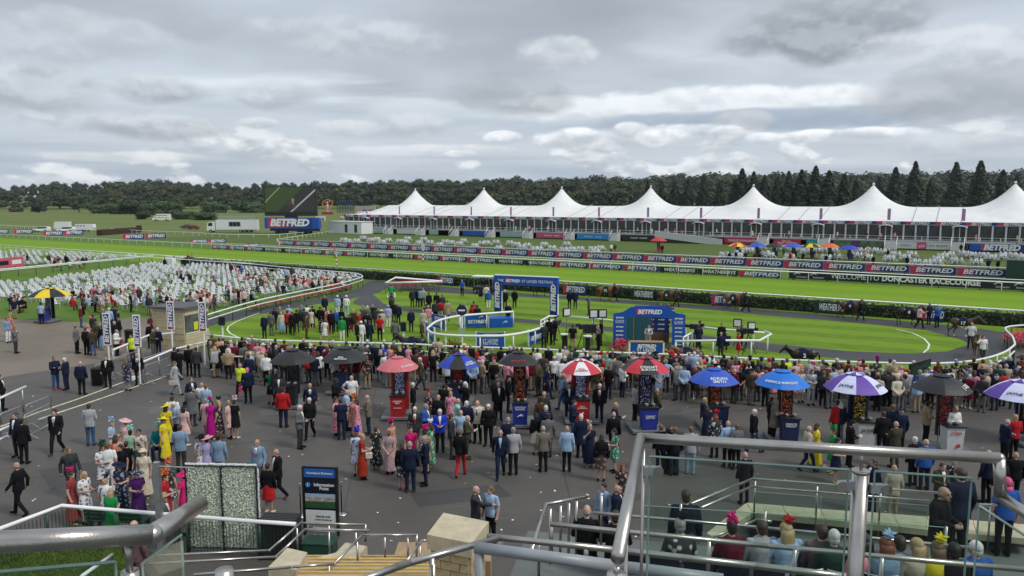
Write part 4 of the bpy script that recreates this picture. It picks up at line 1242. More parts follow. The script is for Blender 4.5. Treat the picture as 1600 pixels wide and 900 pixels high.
# ---------------------------------------------------------------- people: poses, bodies, clothes
def v3(*a): return Vector(a)
def skel(pose):
    J = {}
    for s, k in ((1, 'R'), (-1, 'L')):
        J['hip'+k] = v3(.09*s, 0, .93); J['kne'+k] = v3(.095*s, .015, .50); J['ank'+k] = v3(.105*s, -.02, .085); J['toe'+k] = v3(.125*s, .14, .035)
        J['sho'+k] = v3(.185*s, -.01, 1.425); J['elb'+k] = v3(.245*s, -.03, 1.13); J['wri'+k] = v3(.25*s, .05, .88)
    J['head'] = v3(0, .02, 1.628)
    def legs_walk():
        J['kneR'], J['ankR'], J['toeR'] = v3(.09,.17,.52), v3(.095,.24,.10), v3(.10,.39,.07)
        J['kneL'], J['ankL'], J['toeL'] = v3(-.09,.0,.50), v3(-.095,-.27,.15), v3(-.10,-.16,.045)
    if pose == 'card':
        for s, k in ((1,'R'),(-1,'L')): J['elb'+k] = v3(.24*s, .0, 1.13); J['wri'+k] = v3(.09*s, .25, 1.12)
        J['head'] = v3(0, .045, 1.615)
    elif pose == 'phone': J['elbR'], J['wriR'] = v3(.27,.12,1.20), v3(.10,.25,1.46)
    elif pose == 'cross':
        for s, k in ((1,'R'),(-1,'L')): J['elb'+k] = v3(.24*s,.06,1.14); J['wri'+k] = v3(-.07*s,.19 + .02*s,1.17)
    elif pose == 'behind':
        for s, k in ((1,'R'),(-1,'L')): J['elb'+k] = v3(.265*s,-.10,1.13); J['wri'+k] = v3(.06*s,-.17,.92)
    elif pose == 'hips': J['elbR'], J['wriR'] = v3(.40,-.07,1.18), v3(.20,.03,.99)
    elif pose == 'walk':
        legs_walk()
        J['elbR'], J['wriR'] = v3(.245,-.13,1.15), v3(.25,-.10,.90); J['elbL'], J['wriL'] = v3(-.245,.05,1.14), v3(-.23,.22,.94)
    elif pose == 'lean':
        for s, k in ((1,'R'),(-1,'L')): J['sho'+k] = v3(.185*s,.14,1.37); J['elb'+k] = v3(.24*s,.22,1.10); J['wri'+k] = v3(.10*s,.42,1.10)
        J['head'] = v3(0,.22,1.565)
    elif pose == 'point': J['elbR'], J['wriR'] = v3(.30,.24,1.34), v3(.26,.48,1.32); J['elbL'], J['wriL'] = v3(-.25,.02,1.13), v3(-.15,.24,1.05)
    elif pose == 'lead':
        legs_walk(); J['elbR'], J['wriR'] = v3(.36,.10,1.22), v3(.50,.22,1.36)
    elif pose == 'sit':
        for k in list(J): J[k] = J[k] + v3(0, 0, -.44)
        for s, k in ((1,'R'),(-1,'L')):
            J['kne'+k] = v3(.12*s,.40,.50); J['ank'+k] = v3(.12*s,.38,.09); J['toe'+k] = v3(.14*s,.54,.04)
            J['elb'+k] = v3(.25*s,.04,.70); J['wri'+k] = v3(.10*s,.27,.62)
    elif pose == 'ride':
        for k in list(J): J[k] = J[k] + v3(0, 0, -.40)
        for s, k in ((1,'R'),(-1,'L')):
            J['kne'+k] = v3(.30*s,.28,.38); J['ank'+k] = v3(.30*s,.0,.10); J['toe'+k] = v3(.32*s,.14,.06)
            J['sho'+k] += v3(0,.12,-.04); J['elb'+k] = v3(.25*s,.20,.74); J['wri'+k] = v3(.08*s,.40,.66)
        J['head'] += v3(0,.16,-.05)
    J['pel'] = (J['hipR'] + J['hipL']) / 2 + v3(0, 0, .03)
    J['chest'] = (J['shoR'] + J['shoL']) / 2
    return J
SK = {}
def S(pose):
    if pose not in SK: SK[pose] = skel(pose)
    return SK[pose]
def torso(mb, J, e=0.0, low=0.0):
    P, C = J['pel'], J['chest']
    t = lambda k: P.lerp(C, k)
    rings = []
    for k, dz, rx, ry in ((-.02,-.09-low,.168,.118), (.05,-low*.3,.166,.118), (.30,0,.148,.106), (.50,0,.155,.112), (.74,.0,.174,.124), (.90,.0,.180,.112), (1.0,.012,.158,.088), (1.0,.050,.095,.072), (1.0,.078,.060,.056)):
        c = t(k) + v3(0, .004 if .4 < k < .95 else 0, dz)
        rr = []
        for j in range(18):
            a = 2*math.pi*j/18
            ca, sa = math.cos(a), math.sin(a)
            rr.append(c + v3((rx+e)*math.copysign(abs(ca)**.82, ca), (ry+e)*math.copysign(abs(sa)**.82, sa), 0))
        rings.append(rr)
    mb.loft(rings)
    mb.limb(J['shoR'] + v3(-.03,0,-.012), J['shoL'] + v3(.03,0,-.012), .056+e*.6, .056+e*.6)
def arms(mb, J, e=0.0, frac=1.0):
    for k in 'RL':
        s, b, w = J['sho'+k], J['elb'+k], J['wri'+k]
        if frac <= .5:
            q = s.lerp(b, frac*2*.8); mb.limb(s, q, .056+e*.7, .053+e)
        else:
            mb.limb(s, b, .053+e*.7, .043+e*.8)
            q = b.lerp(w, (frac-.5)*2); mb.limb(b, q, .043+e*.8, .034+e)
def hand(mb, J, k):
    b, w = J['elb'+k], J['wri'+k]
    d = (w - b).normalized()
    s = 1 if k == 'R' else -1
    side = v3(0,1,0) if abs(d.y) < .6 else v3(0,0,1)
    side = (side - d * side.dot(d)).normalized()
    nrm = d.cross(side)
    mb.limb(w, w + d*.05, .03, .036)
    for i, (o, L) in enumerate(((-.030,.062),(-.010,.072),(.010,.068),(.030,.055))):
        p = w + d*.075 + side*o
        q = p + d*L*.55 + nrm*s*-.008
        r = q + d*L*.4 + nrm*s*-.022
        mb.limb(p, q, .0105, .0098, 6); mb.limb(q, r, .0098, .0085, 6)
    mb.limb(w + d*.02 + side*.03, w + d*.07 + side*.062, .013, .010, 6)
def head(mb, J):
    c = J['head']
    mb.limb(J['chest'] + v3(0,-.005,-.01), c + v3(0,-.01,-.06), .055, .052)
    mb.ell(c + v3(0,-.008,.02), .074, .094, .098)
    mb.ell(c + v3(0,.016,-.045), .060, .072, .078)          # jaw
    mb.limb(c + v3(0,.083,.012), c + v3(0,.103,-.024), .010, .016, 6)   # nose
    mb.limb(c + v3(-.032,.078,.032), c + v3(.032,.078,.032), .016, .016, 6)  # brow
    mb.limb(c + v3(-.02,.078,-.062), c + v3(.02,.078,-.062), .011, .011, 6)  # lips
    mb.ell(c + v3(0,.072,-.1), .024, .02, .018, 6, 4)
    for s in (-1, 1): mb.ell(c + v3(.076*s,-.008,-.008), .012, .022, .034, 6, 5)
def legs(mb, J, e=0.0, to=1.0):
    for k in 'RL':
        h, n, a = J['hip'+k], J['kne'+k], J['ank'+k]
        mb.limb(h, n, .088+e, .058+e)
        if to > .5: mb.limb(n, n.lerp(a, (to-.5)*2), .055+e, .040+e*1.1)
def feet(mb, J, e=0.0):
    for k in 'RL':
        a, t = J['ank'+k], J['toe'+k]
        mb.limb(a + v3(0,-.015,-.03), t, .042+e, .036+e); mb.limb(a, a + v3(0,0,-.035), .04+e, .044+e)
def skirt(mb, J, hem, r, top=1.0):
    P = J['pel']
    zt, prof = P.z + .10, []
    n = 20
    rings = []
    for i in range(6):
        t = i / 5
        z = zt + (hem - zt) * t
        rr = .15 + (r - .15) * (t ** .7)
        rings.append([(P.x + rr*(1.0 + .035*math.sin(7*a)*t)*math.cos(a)*1.05, P.y + rr*(.86)*(1 + .035*math.sin(7*a)*t)*math.sin(a), z) for a in [2*math.pi*j/n for j in range(n)]])
    rings[-1:] = [rings[-1], [(x*.93 + P.x*.07, y*.93 + P.y*.07, z + .03) for x, y, z in rings[-1]]]
    mb.loft(rings)
def fuse(mb, voxel, dec, name):
    """overlapping shapes fused into one continuous surface"""
    me = mb.mesh(name)
    o = bpy.data.objects.new(name, me)
    md = o.modifiers.new('r', 'REMESH'); md.mode = 'VOXEL'; md.voxel_size = voxel
    sm = o.modifiers.new('s', 'SMOOTH'); sm.iterations = 2; sm.factor = .45
    if dec < 1:
        dm = o.modifiers.new('d', 'DECIMATE'); dm.ratio = dec
    r = evaluated(o)
    r.name = name
    bpy.data.objects.remove(o); bpy.data.meshes.remove(me)
    r.polygons.foreach_set('use_smooth', [True]*len(r.polygons))
    if not r.materials: r.materials.append(None)
    return r
TPL = {}
def tpl(pose, part, lod=0):
    key = (pose, part, lod)
    if key in TPL: return TPL[key]
    J, mb = S(pose), MB()
    vox, dec = ((.0115, .30), (.03, .6))[lod]
    if part == 'body':
        torso(mb, J, -.012); arms(mb, J); head(mb, J); legs(mb, J, -.006); feet(mb, J)
        if lod == 0:
            for k in 'RL': hand(mb, J, k)
        else:
            for k in 'RL': mb.limb(J['wri'+k], J['wri'+k] + (J['wri'+k]-J['elb'+k]).normalized()*.12, .035, .03)
        me = fuse(mb, vox if lod == 0 else .028, dec if lod == 0 else .115, 'body')
    else:
        if part == 'jacket': torso(mb, J, .022, .06); arms(mb, J, .018, .98)
        elif part == 'shirt': torso(mb, J, .014, .02); arms(mb, J, .012, .42)
        elif part == 'jumper': torso(mb, J, .020, .03); arms(mb, J, .016, .97)
        elif part == 'vest': torso(mb, J, .020, .02)
        elif part == 'top': torso(mb, J, .012)
        elif part == 'trousers':
            legs(mb, J, .016); mb.ell(J['pel'], .168, .122, .13)
        elif part == 'short_trousers':
            legs(mb, J, .018, .5); mb.ell(J['pel'], .168, .122, .13)
        elif part == 'shoes': feet(mb, J, .006)
        elif part == 'boots':
            feet(mb, J, .006)
            for k in 'RL': mb.limb(J['ank'+k], J['kne'+k].lerp(J['ank'+k], .25), .05, .06)
        elif part in ('dress', 'gown'):
            torso(mb, J, .010)
            if pose in ('sit', 'ride'): legs(mb, J, .03, .5); mb.ell(J['pel'], .18, .135, .13)
            else: skirt(mb, J, .52 if part == 'dress' else .16, .24 if part == 'dress' else .27)
            arms(mb, J, .010, .30)
        elif part in ('skirt',):
            if pose in ('sit',): legs(mb, J, .03, .5); mb.ell(J['pel'], .18, .135, .13)
            else: skirt(mb, J, .50, .23)
        elif part == 'long_skirt': skirt(mb, J, .22, .28)
        elif part == 'coat':
            torso(mb, J, .030, .05); arms(mb, J, .026, .97)
            if pose == 'sit': legs(mb, J, .03, .4)
            else: skirt(mb, J, .55, .23)
        me = fuse(mb, (.015 if lod == 0 else .03), (.32 if lod == 0 else .14), part)
    TPL[key] = me
    return me
# head-sized pieces, centred on the head
def hair_me(style):
    mb = MB()
    if style == 'short': mb.ell((0,-.018,.035), .083, .098, .096, 14, 9); mb.ell((0,-.045,-.02), .074, .066, .085, 12, 7)
    elif style == 'bald': mb.ell((0,-.042,-.018), .0785, .064, .048, 14, 7)
    elif style == 'long':
        mb.ell((0,-.016,.034), .088, .102, .100, 14, 9)
        mb.loft([[(x*w, -.045 + y*d - .008*i, .035 - .075*i) for x, y in ((-1,-.6),(-.6,-1),(.6,-1),(1,-.6),(.9,.35),(-.9,.35))] for i, (w, d) in enumerate(((.084,.075),(.092,.075),(.098,.07),(.100,.055),(.090,.045),(.05,.03)))])
    elif style == 'bun': mb.ell((0,-.016,.034), .084, .100, .097, 14, 9); mb.ell((0,-.05,-.03), .074, .068, .07); mb.ell((0,-.115,.03), .045, .042, .045)
    elif style == 'scarf':
        mb.ell((0,-.012,.022), .096, .106, .118, 14, 9); mb.ell((0,-.02,-.12), .11, .10, .09)
    return mb.mesh('hair', True)
HAIR = {k: hair_me(k) for k in ('short', 'bald', 'long', 'bun', 'scarf')}
def hat_me(style):
    mb = MB()
    if style == 'brim':      # wide tilted brim with crown
        mb.lathe([(.02,.165),(.085,.16),(.098,.10),(.105,.075),(.23,.062),(.245,.07),(.235,.078),(.10,.09)], 20)
        for v in range(len(mb.v)):
            x, y, z = mb.v[v]; mb.v[v] = (x, y, z + .22*x)
    elif style == 'boater': mb.lathe([(.02,.15),(.09,.15),(.095,.085),(.155,.078),(.158,.07),(.09,.06)], 18)
    elif style == 'fasc':    # disc with loops and feathers
        mb.lathe([(.01,.015),(.075,.012),(.08,0),(.01,-.01)], 12, (.045,-.01,.135))
        rg = random.Random(4)
        for k in range(11):
            a = rg.uniform(0, 6.28); u = Vector((math.cos(a), math.sin(a), rg.uniform(.3,1.1)))
            p = v3(.045,-.01,.14)
            mb.tube([p, p + u*.07 + v3(0,0,.03), p + u*.13], [.022,.03,.004], 5)
        for k in range(5): mb.ell((.045+rg.uniform(-.05,.05), -.01+rg.uniform(-.05,.05), .165), .035,.035,.03, 6, 4)
    elif style == 'puff':    # large flower-like mass
        rg = random.Random(9)
        for k in range(26):
            a, z = rg.uniform(0,6.28), rg.uniform(.10,.26)
            mb.ell((.02+.12*math.cos(a)*rg.random()**.5, -.01+.12*math.sin(a)*rg.random()**.5, z), .05,.05,.022, 6, 4, Matrix.Rotation(rg.uniform(-.9,.9),3,'X') @ Matrix.Rotation(rg.uniform(-.9,.9),3,'Y'))
    elif style == 'cap': mb.lathe([(.01,.138),(.06,.128),(.09,.09),(.096,.045),(.08,.04)], 16); mb.add([(-.07,.06,.05),(.07,.06,.05),(.06,.16,.035),(-.06,.16,.035),(-.07,.06,.062),(.07,.06,.062),(.06,.16,.045),(-.06,.16,.045)], [(3,2,1,0),(4,5,6,7),(0,1,5,4),(1,2,6,5),(2,3,7,6),(3,0,4,7)])
    elif style == 'flat': mb.ell((0,.012,.085), .105,.125,.045, 14, 6)
    elif style == 'helmet': mb.ell((0,-.008,.045), .097,.112,.102, 14, 8); mb.ell((0,.09,.045), .07,.05,.012, 8, 4)
    return mb.mesh('hat', True)
HATS = {k: hat_me(k) for k in ('brim','boater','fasc','puff','cap','flat','helmet')}
eyes = MB()
for s in (-1, 1): eyes.ell((.03*s,.079,.010), .012,.008,.007, 6, 4)
EYES = eyes.mesh('eyes')
shf = MB().add([(-.050,.125,.09),(0,.135,.09),(.050,.125,.09),(0,.168,-.24),(-.038,.085,.135),(.038,.085,.135),(-.034,.168,-.05),(.034,.168,-.05)], [(0,6,1),(1,6,7),(1,7,2),(6,3,7),(4,0,1),(4,1,5),(5,1,2)])
SHF = shf.mesh('shirt_front')
tie = MB().add([(-.014,.142,.09),(.014,.142,.09),(.018,.174,-.05),(.022,.176,-.16),(0,.178,-.21),(-.022,.176,-.16),(-.018,.174,-.05)], [(0,6,2,1),(6,5,4,3,2)])
TIE = tie.mesh('necktie')
CC = dict(black=(.010,.010,.012), navy=(.012,.018,.045), grey=(.13,.135,.14), lgrey=(.36,.37,.39), charcoal=(.038,.040,.045), white=(.74,.74,.73), cream=(.60,.54,.42), blue=(.03,.10,.36),
          lblue=(.33,.46,.64), royal=(.02,.05,.50), teal=(.01,.16,.18), red=(.42,.018,.022), burg=(.12,.012,.022), pink=(.62,.25,.32), lpink=(.66,.45,.43), hotpink=(.62,.02,.17), magenta=(.42,.008,.22),
          lilac=(.42,.38,.62), purple=(.06,.015,.11), green=(.02,.26,.07), lgreen=(.25,.48,.32), mint=(.27,.58,.50), olive=(.060,.055,.032), brown=(.075,.042,.024), tan=(.34,.26,.17), beige=(.45,.39,.30),
          yellow=(.70,.58,.03), orange=(.66,.15,.03), rust=(.32,.035,.018), plum=(.13,.075,.085), mauve=(.42,.30,.32), denim=(.045,.09,.19), ldenim=(.20,.30,.42), taupe=(.17,.15,.125), hivis=(.60,.75,.04), coral=(.62,.17,.13), dgreen=(.02,.055,.04))
PAT = dict(fl_white=((.70,.70,.68),(.10,.13,.26)), fl_pink=((.62,.30,.36),(.55,.03,.16)), fl_dark=((.015,.015,.018),(.50,.26,.24)), fl_green=((.03,.23,.12),(.55,.62,.52)), fl_blue=((.55,.62,.72),(.03,.07,.28)),
           fl_red=((.28,.02,.03),(.04,.10,.06)), fl_coral=((.62,.30,.22),(.60,.06,.04)), fl_bw=((.03,.03,.03),(.55,.55,.53)), fl_brown=((.05,.03,.03),(.30,.20,.17)), polka=((.012,.012,.012),(.7,.7,.7)), fl_cream=((.58,.52,.42),(.14,.12,.10)), rainbow=((.15,.42,.40),(.72,.42,.05)), fl_navy=((.012,.018,.05),(.30,.32,.40)))
WORDS = dict(lgrey='light grey', lblue='light blue', royal='bright blue', burg='burgundy', lpink='pale pink', hotpink='hot pink', lgreen='pale green', dgreen='dark green', ldenim='pale denim', hivis='yellow hi-vis', blue='mid blue',
             fl_white='white floral', fl_pink='pink floral', fl_dark='black floral', fl_green='green floral', fl_blue='blue floral', fl_red='red and green floral', fl_coral='coral floral', fl_bw='black and white patterned', fl_brown='brown patterned', polka='black polka-dot', fl_cream='cream patterned', rainbow='rainbow', fl_navy='navy patterned', taupe='taupe')
def word(c): return WORDS.get(c, c)
def cloth(c):
    n = 'cloth_' + c
    if n in MATS: return MATS[n]
    if c in CC: return mat(n, CC[c], .85, var=.2, scale=7, spec=.15, bump=.5, bscale=9)
    a, b = PAT[c]
    t = NT(n, .85)
    vor = t.n('ShaderNodeTexVoronoi'); t.link(t.tc.outputs['Object'], vor.inputs['Vector'])
    vor.inputs['Scale'].default_value = {'polka': 11, 'rainbow': 1.5}.get(c, 9)
    d = t.math('ADD', vor.outputs['Distance'], t.math('MULTIPLY', t.noise(t.tc.outputs['Object'], 14, 3), .35 if c != 'polka' else 0))
    f = t.range(d, .62 if c != 'polka' else .25, .42 if c != 'polka' else .2)
    if c == 'rainbow':
        z = t.sep(t.tc.outputs['Object'])[2]
        f = t.range(z, 1.0, .35)
    t.link(t.mix(f, a, b), t.b.inputs['Base Color'])
    return t.m
SKINS = [mat('skin_pale', (.52,.32,.25), .55, var=.08, scale=12), mat('skin_mid', (.44,.25,.18), .55, var=.08, scale=12), mat('skin_tan', (.34,.18,.12), .55, var=.08, scale=12), mat('skin_dark', (.09,.045,.03), .5, var=.1, scale=12)]
HC = dict(br=(.045,.026,.015), bk=(.010,.009,.008), wh=(.58,.57,.55), gy=(.25,.245,.24), bl=(.40,.29,.15), rd=(.17,.045,.018), pk=(.62,.08,.22), lb=(.14,.085,.045))
HWORD = dict(br='brown', bk='black', wh='white', gy='grey', bl='blonde', rd='red', pk='pink', lb='light brown')
def hairm(c): return mat('hair_' + c, HC[c], .6, var=.25, scale=30)
EYEM, SHOEM, SHIRTW = mat('eye_dark', (.015,.012,.01), .3), None, None
OUT = {'S': ('jacket','trousers'), 'J': ('jacket','trousers'), 'T': ('shirt','trousers'), 'L': ('jumper','trousers'), 'V': ('shirt','trousers'), 'C': ('coat','trousers'), 'D': ('dress',None), 'G': ('gown',None), 'K': ('jumper','skirt'), 'M': ('jumper','long_skirt'), 'Q': ('shirt','short_trousers'), 'Y': ('jumper','trousers')}
def clothes(rec):
    """list of (mesh part, object name, colour) worn by one person"""
    o, top, bot = rec['outfit'], rec['top'], rec['bot']
    up, lo = OUT[o]
    pose = rec['pose']
    L = []
    nm = {'jumper': 'jacket' if o == 'L' else 'top', 'short_trousers': 'shorts'}
    if o == 'Y': nm['jumper'] = 'silks'
    L.append((up, nm.get(up, up), top))
    if lo: L.append((lo if not (pose in ('sit',) and lo == 'long_skirt') else 'skirt', nm.get(lo, 'breeches' if o == 'Y' else lo.replace('long_', '')), bot))
    L.append(('boots' if o == 'Y' else 'shoes', 'boots' if o == 'Y' else 'shoes', rec['shoe']))
    return L
PEOPLE = []
def spawn_person(rec):
    p, pose = rec['loc'], rec['pose']
    h = rec['h'] / 1.75
    w = rec['w']
    root = inst('person', tpl(pose, 'body'), rec['skin'], None, p, rec['rot'], (h*w, h*w, h))
    for part, nm, colr in clothes(rec): inst(nm, tpl(pose, part), cloth(colr), root)
    hc = S(pose)['head']
    if rec['hair']:
        inst('headscarf' if rec['style'] == 'scarf' else 'hair', HAIR[rec['style']], hairm(rec['hair']), root, hc)
    if rec['hat']:
        nmh = {'fasc': 'fascinator', 'puff': 'fascinator', 'brim': 'hat', 'boater': 'hat', 'cap': 'cap', 'flat': 'flat_cap', 'helmet': 'riding_cap'}[rec['hat']]
        inst(nmh, HATS[rec['hat']], cloth(rec['hatc']), root, hc + v3(0, -.01, .02 if rec['hat'] in ('fasc', 'puff') else 0), scale=.78 if rec['hat'] in ('fasc', 'puff') and pose == 'sit' else None)
    front = abs(((rec['rot'] - math.pi + math.pi) % (2*math.pi)) - math.pi) < 1.9
    if front:
        inst('eyes', EYES, EYEM, root, hc)
        if rec['outfit'] in 'SJC' and pose not in ('cross',):
            c = S(pose)['chest']
            inst('shirt_front', SHF, cloth(rec.get('shirt') or 'white'), root, c + v3(0, .002, -.08))
            if rec.get('tie'): inst('necktie', TIE, cloth(rec['tie']), root, c + v3(0, .004, -.08))
    if rec.get('bag'):
        bg = MB_BAG[0]
        inst('handbag', bg, cloth(rec['bag']), root, S(pose)['wriR'] + v3(.07, .0, -.16))
    tag(root, rec['label'], 'person', rec['group'])
    return root
bagm = MB().bevbox(-.05,.05,-.14,.14,-.12,.10,.03)
bagm.tube([(0,-.1,.1),(0,-.07,.25),(0,.07,.25),(0,.1,.1)], .01, 5)
MB_BAG = [bagm.mesh('handbag')]
# the few too many: joined into one crowd mesh
class Crowd:
    def __init__(s): s.V, s.LI, s.LS, s.MI, s.n, s.mats = [], [], [], [], 0, []
    def add(s, me, m, M):
        if m not in s.mats: s.mats.append(m)
        n = len(me.vertices); co = np.empty(n*3); me.vertices.foreach_get('co', co); co = co.reshape(-1,3)
        A = np.array(M)
        s.V.append(co @ A[:3,:3].T + A[:3,3])
        li = np.empty(len(me.loops), dtype=np.int32); me.loops.foreach_get('vertex_index', li)
        ls = np.empty(len(me.polygons), dtype=np.int32); me.polygons.foreach_get('loop_total', ls)
        s.LI.append(li + s.n); s.LS.append(ls); s.MI.append(np.full(len(ls), s.mats.index(m))); s.n += n
    def person(s, rec):
        h, w = rec['h']/1.75, rec['w']
        M = Matrix.Translation(rec['loc']) @ Matrix.Rotation(rec['rot'], 4, 'Z') @ Matrix.Diagonal((h*w, h*w, h, 1))
        pose = rec['pose']
        s.add(tpl(pose, 'body', 1), rec['skin'], M)
        for part, nm, colr in clothes(rec): s.add(tpl(pose, part, 1), cloth(colr), M)
        Mh = M @ Matrix.Translation(S(pose)['head'])
        if rec['hair']: s.add(HAIR[rec['style']], hairm(rec['hair']), Mh)
        if rec['hat']: s.add(HATS[rec['hat']], cloth(rec['hatc']), Mh)
    def build(s, name, label, cat):
        me = bpy.data.meshes.new(name)
        mesh_np(me, np.concatenate(s.V), np.concatenate(s.LI), np.concatenate(s.LS), np.concatenate(s.MI))
        me.polygons.foreach_set('use_smooth', [True]*len(me.polygons))
        return tag(obj(name, me, s.mats), label, cat, kind='stuff')
FACE = dict(b=0, f=180, l=90, r=-90, bl=45, br=-45, fl=135, fr=-135)
rp_ = random.Random(21)
def rec_person(px, py, pose, outfit, top, bot, hair, face, z=0.0, hat=None, tie=None, h=None, shoe=None, w=None, area='', skin=None, bag=None, shirt=None, headz=None, loc=None, lab=None):
    woman = outfit in 'DGKM'
    style = 'short'
    if hair.endswith('L'): style, hair = 'long', hair[:-1]
    elif hair.endswith('B'): style, hair = 'bun', hair[:-1]
    elif hair.endswith('X'): style, hair = 'bald', hair[:-1]
    elif hair.endswith('H'): style, hair = 'scarf', hair[:-1]
    if hair == 'n': hair = None
    hh = h or (rp_.uniform(1.62, 1.70) if woman else rp_.uniform(1.72, 1.80))
    top_z = (hh - .02 if pose != 'sit' else hh * .735)
    if pose == 'lean': top_z -= .07
    P = loc if loc is not None else G(px, py, z + top_z)
    hatk, hatc = (hat.split(':') if hat else (None, None))
    if hatk is None and style == 'short' and hair == 'gy' and not woman and rp_.random() < .3: style = 'bald'
    r = dict(px=px, py=py, pose=pose, outfit=outfit, top=top, bot=bot, hair=hair, style=style, rot=R(FACE.get(face, 0) if isinstance(face, str) else face) + rp_.uniform(-.25, .25),
             loc=Vector((P.x, P.y, z)), h=hh, w=w or (rp_.uniform(.90, .98) if woman else rp_.uniform(.98, 1.10)), hat=hatk, hatc=hatc, tie=tie,
             shoe=shoe or ('black' if not woman else rp_.choice(('cream','black','tan'))), skin=SKINS[skin if skin is not None else rp_.choice((0,0,1,0,1))], area=area, bag=bag, shirt=shirt, group=None, lab=lab, face=face)
    PEOPLE.append(r)
    return r
